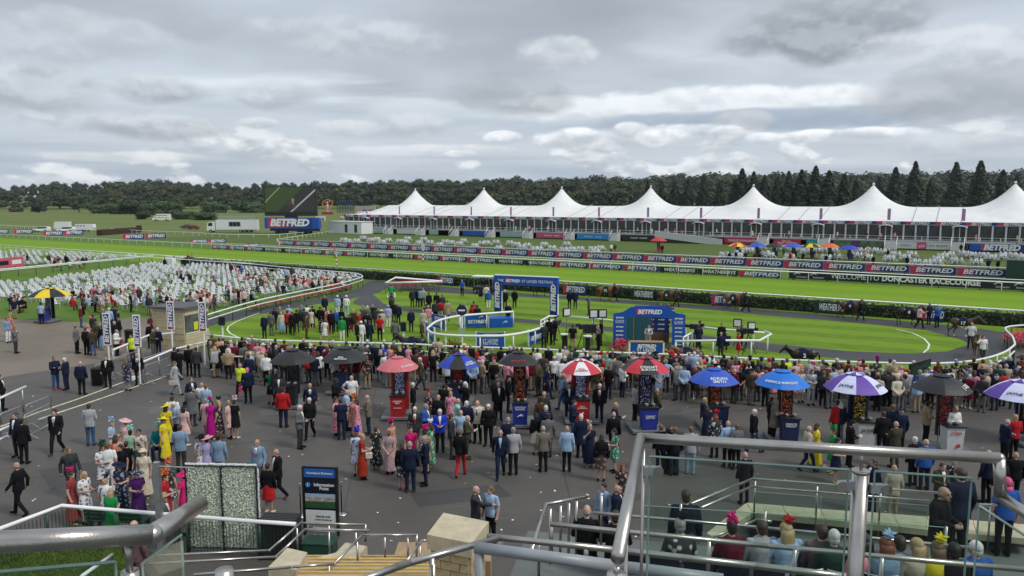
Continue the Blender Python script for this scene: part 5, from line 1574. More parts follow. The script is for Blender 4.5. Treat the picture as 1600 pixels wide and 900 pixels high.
# ---------------------------------------------------------------- who stands where (read off the photograph: x and y of the crown of the head)
TABLE = '''
@ by the left barriers
-1 586 stand S black black br r
84 557 cross L navy denim lb fr shoe=red
101 559 card L navy navy wh l
125 565 stand L navy black gyX b w=1.1
166 556 stand J black black lb f w=1.15
197 562 stand D fl_navy navy lbL b bag=white
214 552 stand S black black gyX f tie=black
272 565 walk C lgrey lgrey lbL r bag=beige
272 543 stand S black black br br
278 545 cross S black black bk b
294 540 stand S black black br b
306 543 stand S charcoal black br b
@ on the gravel path
10 496 stand L ldenim white lb r
15 492 stand D coral coral bl b hat=fasc:lpink
22 511 phone J grey charcoal lb r
118 510 stand L grey black br r
125 478 stand L burg denim gy r
63 473 stand T lblue black br b
143 514 card L olive denim br b
137 508 stand T fl_pink black bl r
133 512 stand L black black br b
150 503 stand L olive navy lb b
159 508 stand M black ldenim br b
181 515 card J white black gy r
205 523 stand L hivis navy br f
145 492 stand L charcoal black br b
143 488 stand K fl_coral black lbL b
160 483 stand L charcoal navy gy r
170 481 stand L lblue navy wh b
176 478 stand L navy navy br b
183 484 stand L navy black bk r
178 502 stand L black black gyX r
184 496 stand L black grey br r
236 492 card L burg black br fr
242 487 stand D fl_bw black bl b
233 505 stand L black black bk f
238 514 card L olive grey gy r
246 512 stand L navy navy wh b
@ on the forecourt, lower left
24 645 stand S navy black br f tie=white
33 654 stand S black black bk b
85 640 walk S black black bk f tie=grey shoe=brown
138 631 card J lgrey denim br b shoe=navy
107 699 walk J charcoal black lb fr shirt=dgreen
26 723 walk L black black gy l
110 737 stand G fl_red black brL r hat=fasc:hotpink
130 737 card D fl_white white blL r
173 658 card D lblue lblue blB r hat=puff:lblue
196 656 stand G lpink lpink br f hat=brim:lpink
203 672 stand D lgreen lgreen bk b hat=puff:mint
217 671 stand D fl_cream beige bkB f
159 695 card D fl_white white rdL fr hat=puff:dgreen
168 692 stand T white white lb b
188 695 stand D black black bkL f
180 680 stand D fl_coral pink brL b
197 690 stand D black black br b
216 694 stand D dgreen black bk f
223 703 stand G cream cream br f hat=boater:cream
187 724 card G fl_navy navy bk f hat=brim:navy
213 736 card G purple purple bk fr hat=brim:fl_navy
164 747 stand D fl_white white blB b hat=fasc:fl_navy
172 764 card D green green blL b
256 741 card G red red br r hat=puff:orange
262 724 stand D fl_bw black bl b hat=puff:coral
287 739 stand G hotpink hotpink br bl hat=brim:hotpink
254 773 sit S grey grey wh r hat=boater:tan
208 815 stand L plum plum gyX b z=0.9
298 590 stand S navy navy lb fr tie=white
298 605 phone C grey charcoal bk b
315 598 stand V white black gyX f
321 601 stand T lblue navy lb b
269 619 stand T white black br b
272 628 card L lblue navy wh fl
259 633 stand G yellow yellow brL b hat=brim:yellow
255 653 stand G yellow olive br r hat=brim:yellow
248 664 sit L teal navy gy f hat=puff:mint z=0.05
287 634 stand D lpink lpink bkL b hat=fasc:black
280 664 card J ldenim charcoal br b
321 623 stand D lpink pink gy b
329 626 stand G magenta magenta bkL f hat=fasc:magenta
341 626 stand G fl_dark black blL l hat=fasc:black
366 625 stand D black black brB b hat=puff:lpink
357 626 stand D lpink pink bl r
323 683 stand D lilac lilac bk b hat=brim:fl_pink
314 681 stand D fl_white black br b hat=brim:black
341 679 stand J ldenim lgrey br b hat=boater:brown
402 687 stand J ldenim grey gyX f tie=hotpink
432 702 walk S black black gyX fl shoe=brown shirt=white
418 724 stand K black red br b
375 568 walk V hivis black gyX f
386 575 stand L navy black pk f bag=hotpink
422 580 phone K green black gy f bag=black
431 577 stand L charcoal black wh f
436 584 stand J charcoal black bk f skin=3
@ on the forecourt before the black umbrellas
441 606 stand L red navy br b hat=flat:burg w=1.15
484 599 walk S navy black gyX f tie=black w=1.1
483 622 walk L black black wh f
467 633 card S grey charcoal wh r
532 623 stand T navy navy br b
541 609 card T lblue navy gyX r
549 587 hips T white black gyX f
523 591 card L black black bk r skin=3
524 621 stand G fl_pink pink brL r
557 624 stand G fl_pink pink brL l
553 621 stand D fl_coral red rd f hat=puff:orange
575 617 card J taupe navy gyX l shoe=brown
557 674 stand D fl_blue navy lb b hat=puff:royal
565 678 card G rust rust bl r bag=cream
587 667 phone G polka black brB b
608 673 behind G mauve mauve lbB b
611 659 phone G fl_coral coral br fr hat=puff:hotpink
628 693 stand K black fl_bw brL b shoe=hotpink
640 690 stand S navy navy gyX b w=1.1 shoe=brown
642 667 stand G hotpink red br f hat=fasc:fl_bw
664 682 card S navy navy gy l tie=red bag=white
664 671 stand D tan tan br b hat=puff:hotpink
672 662 stand G fl_green dgreen brL l hat=fasc:white
@ on the forecourt below the pink umbrella
648 636 stand S charcoal charcoal wh f tie=red
664 631 card S blue navy gy r
670 612 stand G fl_dark black rd f hat=fasc:red
685 617 stand L black black gyX f
704 612 stand D fl_pink pink blL f hat=fasc:lpink
694 600 stand L black black bk b
687 639 card J royal black wh f shirt=white w=1.1
705 647 stand S charcoal charcoal br r
720 641 stand T lblue navy gyX f
715 623 phone T mint navy gyX r
729 627 stand S navy navy wh b
746 626 stand J cream black gyX f tie=navy
763 632 stand L black black wh f w=1.15
729 649 card S olive olive gy r shoe=brown
719 671 walk L black red lbB b
727 597 phone L black black whL fl
782 672 walk J navy navy gy f shirt=lblue
794 652 stand J navy navy gyX b
802 668 stand L lgrey black gy b
779 597 stand S black black gyX f
776 586 stand J charcoal black lb b
794 587 stand L black navy bk r hat=cap:black
656 559 walk J olive charcoal wh r
645 598 stand L black black wh l
627 586 stand L teal navy br f
@ on the forecourt below the red and white umbrella
850 612 stand J charcoal black gyX b
846 621 stand J brown brown br b hat=flat:brown
853 634 stand S navy navy wh b
838 646 stand K black cream bkL b
856 647 stand S grey charcoal br b hat=flat:charcoal
849 666 stand J taupe black gyX b
886 666 stand J lblue black gyX b
908 648 stand C navy black wh b
895 625 card L navy denim bk r
889 598 phone S navy navy br f
937 600 stand S black navy wh f tie=red
922 663 phone G navy navy blL f hat=fasc:lpink
940 680 stand K black fl_brown bkL b
961 670 card D fl_green green bkL l bag=white
961 629 card L navy navy bl r
959 644 stand S black black gy b
993 599 card T lgrey black br r
1027 607 behind L olive black gyX l
743 760 point J charcoal charcoal gyX r
767 760 stand T lblue black lbL fl
973 726 stand D fl_dark black rdL f
944 756 stand J ldenim navy bk fl
964 759 stand S navy navy gyX r
854 571 walk S navy navy br r
866 557 stand V white black wh f
881 585 walk L ldenim denim blL l bag=white
853 562 stand L charcoal black br b
@ on the forecourt below the plain blue umbrellas
1100 621 card J navy ldenim bl r
1105 634 stand G navy navy brL b
1118 647 stand L fl_bw black rdL b hat=fasc:red
1138 658 stand J lblue black gyX b
1152 663 stand S grey black lb b
1179 640 walk J black denim wh r
1211 623 card C taupe black gy r
1206 621 stand L black black br r
1033 664 stand S black black lb b
1044 668 stand S navy black bk b
1049 665 stand L black black br f
1055 668 stand S black navy lb b
1080 667 stand J lgrey ldenim lb b shoe=tan
1165 707 stand J black black gyX b
1309 626 stand L red black bk b
1313 627 stand J navy grey whL b
1330 657 card L black black bk r hat=cap:black
1264 666 walk J beige navy gyX r
1277 662 walk G yellow yellow brL r
1303 671 stand D green dgreen rdB l hat=puff:green
1308 684 card D navy navy bkL fr
@ on the forecourt right of the purple and white umbrella
1381 643 stand S black black br b w=1.12
1395 633 stand S navy navy lb b
1409 639 stand S navy black gy b hat=flat:navy
1401 659 cross L olive olive gyX b
1430 683 stand S black black wh b
1448 687 stand S blue navy gyX b
1450 627 card J tan black bk r
1493 635 card L white grey blL f shoe=lpink
1573 655 card L navy black gyX r
1588 648 card L red black bl b
1588 707 stand L black black gyX b
1546 704 stand L navy black gyX b
1566 716 stand L black black bk b
1472 723 card J olive black br f
1490 718 card D polka black gy r
'''
RAIL_T = '''
@ in the crowd at the rail
331 523 stand L olive black lb b
328 533 stand L olive black gyX r shoe=white
342 528 stand L fl_coral black br b
349 527 stand S black black gy b
360 528 stand L fl_dark black gy b
356 538 card V white grey lb r
366 536 stand L burg burg br b
378 527 stand L black black bk b
383 527 stand L lgrey grey gy b
393 524 stand L grey grey gyX b
390 531 stand L red black gy b
405 529 stand L navy navy gyX b
381 537 phone S grey grey br b
390 542 stand L tan brown br b
388 554 stand S navy navy br b
410 537 stand S pink lpink wh r hat=cap:white
419 540 card D hotpink hotpink bl r shoe=tan
418 532 stand L navy black gyX b
430 529 stand S black black br b
435 536 stand S navy navy gy b
444 532 stand L burg black br b
454 534 stand L tan black gy b
460 538 stand L navy navy bk b
474 529 stand L black black gy b
478 537 stand L black grey br b
487 538 stand L black grey wh b
501 534 stand S navy navy br b
514 533 stand L black black gyX b
520 532 stand L grey black wh b
529 538 stand L charcoal black gyX b
541 534 stand S black black br b
551 536 stand S navy navy bk b
564 534 stand L grey grey gyX b
574 531 stand J dgreen grey wh b
581 537 stand L black black gy b
573 544 stand D cream cream lbB b hat=fasc:white
586 536 stand L navy black gy b
600 531 stand L charcoal black wh b
598 539 stand L royal navy wh b
602 551 stand L white ldenim gy b
615 533 stand L olive olive gy b
608 540 stand K fl_coral black bl b
629 537 stand S navy navy lb b
617 548 stand L charcoal black br b
637 540 stand D fl_pink pink bl b
648 536 stand L black black gy b
662 549 stand L burg charcoal bk b shoe=white
685 528 stand J beige beige br b
681 544 stand K fl_bw beige bl b
691 544 stand G black black bkB b
677 535 stand L charcoal black gyX b
711 539 stand S charcoal grey bk b
717 540 stand L white black bk b
725 538 stand L tan navy bl b hat=boater:cream
735 538 stand L black black gyX b
748 544 stand K red black rd b
753 540 stand L navy black br b
761 545 stand G cream cream bkB b
769 545 stand L charcoal black gy b
745 556 stand K fl_pink black br b
783 542 stand S black black br b
797 541 stand L navy navy wh b
803 540 stand L charcoal black gyX b
808 544 stand L navy denim br b
815 544 stand L black black br b
833 544 stand L black black br b
840 545 stand T white navy bk b
857 541 stand L black black gyX b
875 545 stand T white black br b
883 541 stand L beige tan gy b
891 540 stand L dgreen black br b
893 551 stand L charcoal black gy b
899 543 stand L dgreen dgreen br b
878 561 stand L white ldenim bk b
912 545 stand L fl_white grey wh b
915 550 stand L navy black bk b
923 542 stand J tan tan lb b
931 548 stand L cream grey gyX b
923 556 stand L black black bk b
940 549 stand S grey grey br b
948 553 stand G rainbow teal blL b hat=fasc:coral
957 553 stand G beige tan brL b
965 557 stand S grey grey br b
957 544 stand S navy navy gy b
973 550 stand L navy black gy b
983 556 stand L brown brown br b
990 549 stand L lpink black gyX b
995 551 stand L cream black lb b
1001 553 stand L charcoal navy bk b
1012 548 stand S navy navy gyX b
1024 551 stand L black black br b hat=brim:black
1030 556 stand D lpink tan bl b
1041 562 hips T lblue black gy b
1048 553 stand L navy navy br b
1057 560 stand M taupe black bl b hat=fasc:red
1060 551 stand S navy black br b
1066 554 stand L navy black gyX b
1072 561 stand S navy navy gy b
1077 550 stand L lgrey grey gyX b
1085 550 stand L lblue black wh b
1095 551 stand L lilac black gy b
1096 563 stand M cream cream blL b
1099 555 stand L coral brown rd b
1105 560 stand L green black bk b
1110 552 stand L white black gyX b
1113 556 stand L fl_white black br b
1122 561 stand L black black gyX b
1131 554 stand L black black bk b
1144 557 stand C plum plum br b
1150 556 stand L black black gy b
1164 560 stand S black black gyX b w=1.1
1172 557 stand L black black bk b hat=boater:black
1185 563 stand D navy navy brL b bag=white
1190 559 stand L grey grey bk b hat=boater:charcoal
1202 565 stand G burg burg blL b hat=puff:red
1208 559 stand L charcoal navy bk b
1215 569 stand L brown brown br b
1223 563 stand L black black bkL b
1230 560 stand L hivis black lb b
1242 565 stand L lpink pink bkB b
1249 562 stand D fl_coral pink gy b
1253 577 stand D fl_cream cream blL f
1241 577 stand D lpink lpink brL f
1269 577 card S lgrey lgrey br f tie=navy
1265 562 stand L lgrey black gyX b
1274 571 stand L navy navy gyX b
1273 565 stand L lpink black pk b
1286 562 stand J lgrey navy lb b
1293 568 stand G fl_pink burg bk b hat=brim:lpink
1308 560 stand L black black wh b
1310 569 stand L beige black brL b
1318 568 stand D black black rdL b
1326 563 stand L burg black br b
1332 569 stand D white white bl b
1341 566 stand L pink black bl b hat=fasc:hotpink
1349 562 stand L burg black bk b
1361 570 stand L beige black br b
1371 561 stand D fl_bw black bk b hat=puff:magenta
1368 572 stand L navy black br b
1376 576 stand L olive grey gy b
1391 561 stand J beige tan br b
1397 563 stand L tan black wh b
1388 579 stand L charcoal black br b
1372 582 stand L black black gyX b
1428 564 stand L olive grey wh b
1438 578 stand L blue grey gyX b shoe=tan
1452 574 stand D royal magenta bl b
1466 565 stand D burg burg rdL b
1467 577 stand D coral burg br b
1479 569 stand L navy black gy b
1485 576 stand T white white bk b
1488 570 stand K tan brown br b
1494 567 stand D polka black bk b hat=puff:lilac
1507 563 stand J olive charcoal gyX b
1516 576 stand S grey charcoal gy b
1503 583 stand D fl_bw black lb b shoe=white
1522 560 stand S black black br b
1535 569 stand S navy navy gyX b
1536 562 stand L fl_coral grey br b
1547 563 stand L cream dgreen whL b
1556 563 stand L black black gy b
1554 567 stand J grey black gyX r
1563 570 stand J dgreen charcoal gy b
1573 569 stand J beige taupe gyX b
1568 558 stand L navy navy wh b
1577 556 stand S navy navy wh b
1591 565 stand L fl_navy navy br b
1597 557 stand L brown black br b hat=brim:brown
'''
RING_T = '''
@ on the parade ring grass
412 491 stand S navy navy gy f
423 487 stand S grey grey br b
428 481 stand S black black br b
437 480 stand L grey charcoal bl b
439 487 stand M cream lblue blL b
451 477 stand L lblue white gy b
449 485 stand J red black br b
456 487 stand S black black lb b
463 484 stand S black charcoal bk b
471 477 stand L grey grey gy b
475 482 stand S charcoal charcoal bk b
479 476 stand L white grey br b
488 478 stand S black black br b
486 483 stand D cream white lb b
478 492 stand L brown brown br r
500 479 stand S black black br b
506 481 stand S black black gy b
512 482 stand D lpink red bl b
502 495 stand D polka black bk b
507 499 stand D fl_white lpink br b bag=hotpink
511 486 stand G red red bl r
517 485 stand S black black br b
524 483 stand J blue navy gy b
533 482 stand S black black lb b
534 495 stand Y green white br b hat=helmet:green
540 491 stand S black black gy f tie=red
547 491 stand K black burg br b
552 483 stand L brown brown blL b
561 487 stand L red grey gyX r
567 477 stand S grey grey gy b
574 478 stand S grey grey wh b
582 476 stand S black black gy f tie=white
573 487 stand S black black br b
558 502 stand S black black bk r
564 502 stand Y white white br b hat=helmet:white
571 500 stand S black black gy b
577 501 stand S navy navy br b
588 480 stand L charcoal grey br b
596 485 stand L beige white br b hat=boater:cream
593 493 stand V red black br b w=1.1
507 462 stand S navy navy gy b
527 462 stand Y lblue white br b hat=helmet:white
532 461 stand S navy navy br b
541 462 stand Y white lblue br b hat=helmet:white
606 477 stand Y lilac white br b hat=helmet:lblue
622 474 stand S navy navy gy b
615 471 stand S black black br b
642 483 stand S navy navy lb b
617 500 stand J grey charcoal br b
644 451 stand S charcoal charcoal br b
652 451 stand S black black bk b
656 451 stand L ldenim navy br b
661 450 stand J lgrey charcoal gy b
670 457 stand S black black br b
682 457 stand S black black br b
691 460 stand S charcoal black lb b
680 470 stand S charcoal black lb b
688 469 stand Y red white br b hat=helmet:black
699 469 stand C tan black lb b
666 475 stand S charcoal charcoal br b
669 478 stand Y pink white br b hat=helmet:pink
661 484 stand J beige beige gy b
659 500 stand S olive olive gy r
719 475 stand L white white br b
725 474 stand L cream white gy b
740 471 stand L fl_brown black br b
739 476 stand Y red white br b hat=helmet:red
746 477 stand S black black bk b
722 437 stand V blue black gy f
751 445 stand D navy royal br b
760 445 stand J cream black lb b
763 453 stand Y blue white br b hat=helmet:lblue
789 453 stand S black black wh b
804 452 walk S black black br b
794 474 card L black black gy f
890 453 stand S navy navy br b
899 453 stand S navy navy br f
920 461 phone L grey charcoal bk l
@ beside the television lights
850 505 card L charcoal black gy b
864 500 stand L black black gyX f
895 507 stand V black tan br b
939 500 stand L black black br l
935 508 card L grey charcoal gy l
936 515 card L black black br l
858 497 stand L black black bk b
868 494 card L charcoal black br r
@ in and around the television set
1013 507 lean J lgrey beige br f
1050 541 lead L red black lb l
1094 501 stand L grey charcoal br r
1092 508 card L navy navy br b
1128 505 stand L black black rd f
1127 519 stand L navy charcoal gy b
1136 519 sit L navy black gy b
1159 507 card L black black rd r
1155 520 stand D red pink rd r
1049 476 stand L charcoal black br b
@ leading horses round the ring
1519 504 lead T white black gyX fl
1537 524 lead V white charcoal br f
960 443 walk L black black br r
1057 451 walk L charcoal black br r
1166 457 walk L navy black br r
1346 469 walk L black navy br r
1438 478 lead L lpink black br r
1453 473 stand L navy navy gy b
1466 477 card L blue navy gy b
'''
FAR_T = '''
@ beyond the straight
1225 385 stand L grey black br b
1192 390 stand L lgrey grey gy b
1200 389 stand L white ldenim br b
955 381 stand L white charcoal gy b
961 381 stand L olive grey br b
1035 382 stand L black black br b
1352 392 stand L beige black br b
1388 389 stand L black grey bk b
1140 393 stand L navy navy br b
1145 394 stand T lblue navy br b
1150 392 stand L navy navy gy b
1158 393 stand L white navy br b
1165 393 stand L black black br b
1180 394 stand L burg black br b
1187 394 stand L black navy lb b
1235 394 stand L red navy br b
1255 394 stand L black black gy b
1275 395 stand L tan navy gy b
1291 397 stand L black navy br b
1302 396 stand L grey black br b
1356 384 stand D lpink pink bl b
1502 381 stand S black black br b
1511 381 stand J charcoal grey br b
1494 377 stand L coral grey lb b
1365 399 stand L black black br b
1418 400 stand L black black bk b
1545 404 stand L navy black br b
1560 405 stand L black black gy b
523 388 stand L orange navy br b
272 400 stand L navy navy bk b
283 397 stand L white navy br b
294 397 stand L burg navy lb b
300 397 stand L tan black br b
447 419 stand T lblue black br b
456 417 stand L brown black br b
361 411 stand L burg dgreen gy b
377 415 stand T blue navy lb b
257 403 stand L black black br b
103 398 stand L black black br b
76 397 stand L brown black br b
'''
def parse(T):
    out, area = [], ''
    for ln in T.strip().splitlines():
        if ln.startswith('@'): area = ln[2:]; continue
        t = ln.split()
        kw = {}
        for e in t[8:]:
            k, v = e.split('=')
            kw[k] = float(v) if k in ('z','h','w') else int(v) if k == 'skin' else v
        out.append(rec_person(float(t[0]), float(t[1]), t[2], t[3], t[4], t[5], t[6], t[7], area=area, **kw))
    return out
A_T = parse(TABLE); A_RAIL = parse(RAIL_T); A_RING = parse(RING_T); A_FAR = parse(FAR_T)
# seated and standing on the stand's terrace, lower right (floor heights in metres)
TERR = []
Z_SEAT, Z_WALK, Z_LAND = 3.80, 3.10, 2.15
for px, py, z, pose, o_, top, bot, hair, face, kw in (
    (1063,812,3.8,'sit','L','fl_bw','black','gy','b',dict(hat='fasc:black')), (1144,815,3.8,'sit','L','burg','black','bk','b',dict(hat='puff:hotpink')),
    (1191,816,3.8,'sit','S','lgrey','grey','br','b',{}), (1229,819,3.8,'sit','T','lblue','lblue','blL','b',dict(hat='fasc:red')),
    (1285,822,3.8,'sit','L','plum','navy','br','b',{}), (1304,830,3.8,'sit','S','dgreen','charcoal','wh','b',{}),
    (1352,836,3.8,'sit','L','pink','black','bkL','b',{}), (1385,842,3.8,'sit','L','ldenim','navy','rdL','b',dict(hat='fasc:lblue')), (1407,840,3.8,'sit','L','lblue','navy','br','b',{}), (1434,844,3.8,'sit','L','beige','black','blL','b',{}),
    (1466,848,3.8,'sit','L','yellow','yellow','lbL','b',dict(hat='fasc:yellow')), (1492,851,3.8,'sit','S','black','black','bk','b',dict(skin=3)), (1526,848,3.8,'sit','L','blue','navy','wh','b',{}),
    (917,791,3.1,'sit','S','black','black','gyX','b',{}), (962,800,3.1,'sit','S','black','black','br','b',{}),
    (1072,767,3.1,'stand','S','navy','navy','br','b',{}), (1472,760,3.1,'card','S','black','black','gyX','fr',dict(shirt='black')), (1502,733,3.1,'stand','S','navy','black','br','b',dict(w=1.22)),
    (1575,748,2.15,'stand','V','blue','black','pkH','b',{}), (1398,727,0,'stand','S','beige','tan','gyX','b',{}), (1366,718,0,'phone','S','navy','navy','br','l',{})):
    hh = 1.68 if pose == 'sit' else 1.76
    TERR.append((rec_person(px, py, pose, o_, top, bot, hair, face, z=z, h=hh, area='on the stand terrace', **kw), z))
# labels -------------------------------------------------------------------
def look(r):
    o = r['outfit']
    t, b = word(r['top']), word(r['bot'])
    if o == 'S': s = f'{t} suit' if r['top'] == r['bot'] else f'{t} jacket and {b} trousers'
    elif o == 'J': s = f'{t} jacket and {b} trousers'
    elif o == 'T': s = f'{t} shirt and {b} trousers'
    elif o == 'V': s = f'{t} waistcoat top and {b} trousers' if r['top'] != 'hivis' else 'yellow hi-vis vest'
    elif o == 'L': s = f'{t} top and {b} trousers'
    elif o == 'C': s = f'knee-length {t} coat'
    elif o == 'D': s = f'{t} dress'
    elif o == 'G': s = f'long {t} dress'
    elif o in 'KM': s = f'{t} top and {b} skirt'
    elif o == 'Y': s = f'{t} riding silks and white breeches'
    x = ''
    if r['hat']: x = f"{word(r['hatc'])} " + {'fasc':'fascinator','puff':'big fascinator','brim':'wide hat','boater':'hat','cap':'cap','flat':'flat cap','helmet':'riding cap'}[r['hat']]
    elif r['style'] == 'scarf': x = 'pink headscarf'
    elif r['style'] == 'bald': x = 'bald head'
    elif r['hair']: x = ('long ' if r['style'] == 'long' else '') + HWORD[r['hair']] + ' hair'
    return s, x
LANDMARKS = []   # filled by the props: (px, py, phrase)
def place(r, marks):
    best = min(marks, key=lambda m: (m[0]-r['px'])**2 + (2.0*(m[1]-r['py']))**2)
    dx_, dy_ = r['px'] - best[0], r['py'] - best[1]
    if abs(dx_) > abs(dy_) * 1.2: return ('right of ' if dx_ > 0 else 'left of ') + best[2]
    return ('below ' if dy_ > 0 else 'above ') + best[2]
def label_people(recs, marks):
    for r in recs:
        s, x = look(r)
        pose = {'sit':'seated', 'walk':'walking', 'lead':'leading', 'card':'', 'phone':'', 'lean':'leaning'}.get(r['pose'], '')
        r['label'] = f'person in {s}, {x}, ' + (pose + ' ' if pose else '') + place(r, marks)
    for rnd_ in range(3):
        by = {}
        for r in recs: by.setdefault(r['label'], []).append(r)
        dup = [g for g in by.values() if len(g) > 1]
        if not dup: break
        for g in dup:
            g.sort(key=lambda r: r['px'])
            for i, r in enumerate(g):
                if len(g) == 2: w_ = ('left one', 'right one')[i]
                else: w_ = ORD(i) + ' from left'
                r['label'] = r['label'] + ', ' + w_
    for r in recs:
        for cut in (' and black trousers', ' and navy trousers', ' and grey trousers', ' and charcoal trousers', ' and brown trousers', 'person in ', ' umbrella', ' the', ' and white breeches', ' trousers', ', black hair', ', brown hair'):
            if len(r['label'].split()) <= 16: break
            r['label'] = r['label'].replace(cut, '', 1)
    for r in ():
        if len(w_) > 16: r['label'] = r['label'].replace('person in ', '', 1) if len(w_) <= 18 else r['label'].replace(' and black trousers', '').replace(' and navy trousers', '').replace(' and grey trousers', '').replace(' and charcoal trousers', '')
# ---------------------------------------------------------------- umbrellas and bookmakers' pitches
def umat(c, col): return mat('umbrella_' + c, col, .55, var=.08, scale=3)
UM = dict(black=umat('black', (.016,.017,.019)), pink=umat('pink', (.58,.15,.17)), blue=umat('blue', (.02,.09,.50)), royal=umat('royal', (.015,.05,.42)), red=umat('red', (.55,.03,.05)), white=umat('white', (.74,.74,.76)), purple=umat('purple', (.12,.05,.36)), lav=umat('lavender', (.62,.64,.86)), yellow=umat('yellow', (.78,.56,.01)), sky=umat('sky', (.01,.16,.62)), orange=umat('orange', (.7,.14,.04)))
def panel_me(r, drop, n=8, u0=.10, u1=1.0, lift=0.0):
    a0, a1 = -math.pi/n, math.pi/n
    rows = []
    for i in range(6):
        u = u0 + (u1 - u0) * i / 5
        z = -drop * u ** 2.0 + lift
        row = []
        for j in range(5):
            a = a0 + (a1 - a0) * j / 4
            sag = (1 - abs(j - 2) / 2)
            rr = u * r * (1 - (.05 * sag * u))
            row.append((rr * math.cos(a), rr * math.sin(a), z - .03 * sag * u * r * .6))
        rows.append(row)
    mb = MB()
    for p, q in zip(rows, rows[1:]): mb.strip(p, q)
    return mb.mesh('canopy_panel', True)
PANEL = {}
def umbrella(label, top, r, cols, rz=0.0, text=None, pole_h=None, drop=None, group='bookmakers umbrellas', tpan=None, tcol=None, vent=True):
    """cols: colour names repeated round the eight panels; text: {panel index: string}"""
    drop = drop or r * .42
    base = Vector((top.x, top.y, 0))
    o = thing('umbrella', label, 'umbrella', base, rz, group)
    k = (round(r, 2), round(drop, 2))
    if k not in PANEL: PANEL[k] = (panel_me(r, drop), panel_me(r, drop, u0=.02, u1=.30, lift=.045), MB().tube([(.05,0,-.03), (r*.5,0,-drop*.25-.05), (r*.99,0,-drop-.02)], .012, 5).mesh('rib'))
    for i in range(8):
        a = math.pi * 2 * i / 8
        p = inst('canopy_panel', PANEL[k][0], UM[cols[i % len(cols)]], o, (0, 0, top.z), a)
        if vent: inst('vent_flap', PANEL[k][1], UM[cols[(i + (1 if len(cols) == 2 and cols[0] != 'black' else 0)) % len(cols)]], o, (0, 0, top.z), a)
        inst('rib', PANEL[k][2], GALV, o, (0, 0, top.z), a + math.pi/8)
        if text and i in text:
            t_, w_, m_ = text[i]
            # lettering lies on the slope of its panel
            sl = math.atan2(drop * 1.55, r * .95)
            u = .80
            q = letters(t_, m_, p, (u * r * .95, 0, -drop * u ** 2.0 + .02), width=w_, bold=.008)
            ex, n_ = Vector((0, 1, 0)), Vector((math.sin(sl), 0, math.cos(sl)))
            ez = Vector((-math.cos(sl), 0, math.sin(sl)))
            ey = -n_
            q.rotation_euler = Matrix((ex, ey, ez)).transposed().to_euler()
    MB().tube([(0,0,.02),(0,0,top.z + .06)], .022, 8).build('pole', GALV, o)
    MB().lathe([(.02,0),(.035,.02),(.02,.07),(.005,.1)], 8, (0,0,top.z)).build('finial', BLACK, o)
    return o
def led_mat(name, c1, c2, cols=7, rows=22, dens=.34):
    t = NT(name, .25)
    g = t.sep(t.tc.outputs['Generated'])
    gx_, gz_ = t.math('MULTIPLY', g[0], cols * 4), t.math('MULTIPLY', g[2], rows)
    cell = t.n('ShaderNodeCombineXYZ'); t.link(t.math('FLOOR', gx_), cell.inputs[0]); t.link(t.math('FLOOR', gz_), cell.inputs[1])
    wn_ = t.n('ShaderNodeTexWhiteNoise', noise_dimensions='2D'); t.link(cell.outputs[0], wn_.inputs['Vector'])
    on = t.math('GREATER_THAN', wn_.outputs['Value'], 1 - dens)
    rowgap = t.math('LESS_THAN', t.math('FRACT', gz_), .62)
    m = t.math('MULTIPLY', on, rowgap)
    inx = t.math('MULTIPLY', t.math('GREATER_THAN', g[0], .06), t.math('LESS_THAN', g[0], .94))
    m = t.math('MULTIPLY', m, inx)
    col_ = t.mix(t.math('GREATER_THAN', t.math('FRACT', t.math('MULTIPLY', wn_.outputs['Value'], 7.3)), .55), c1, c2)
    t.b.inputs['Base Color'].default_value = (.008, .008, .009, 1)
    t.link(col_, t.b.inputs['Emission Color']); t.link(t.math('MULTIPLY', m, .20), t.b.inputs['Emission Strength'])
    return t.m
LED = dict(red=led_mat('led_red', (.8,.06,.03), (.5,.03,.03)), orange=led_mat('led_orange', (.9,.26,.08), (.7,.08,.04)), blue=led_mat('led_blue', (.12,.14,.75), (.7,.75,.8)), mix=led_mat('led_mix', (.25,.35,.9), (.75,.75,.8), dens=.6), dark=led_mat('led_dark', (.04,.10,.08), (.06,.12,.1), dens=.4), yel=led_mat('led_yellow', (.8,.6,.08), (.7,.5,.05), dens=.35))
PODM = {k: mat('podium_' + k, c, .5, var=.08, scale=5) for k, c in dict(red=(.42,.015,.015), blue=(.02,.035,.30), navy=(.012,.022,.085), white=(.55,.56,.56), black=(.012,.012,.013)).items()}
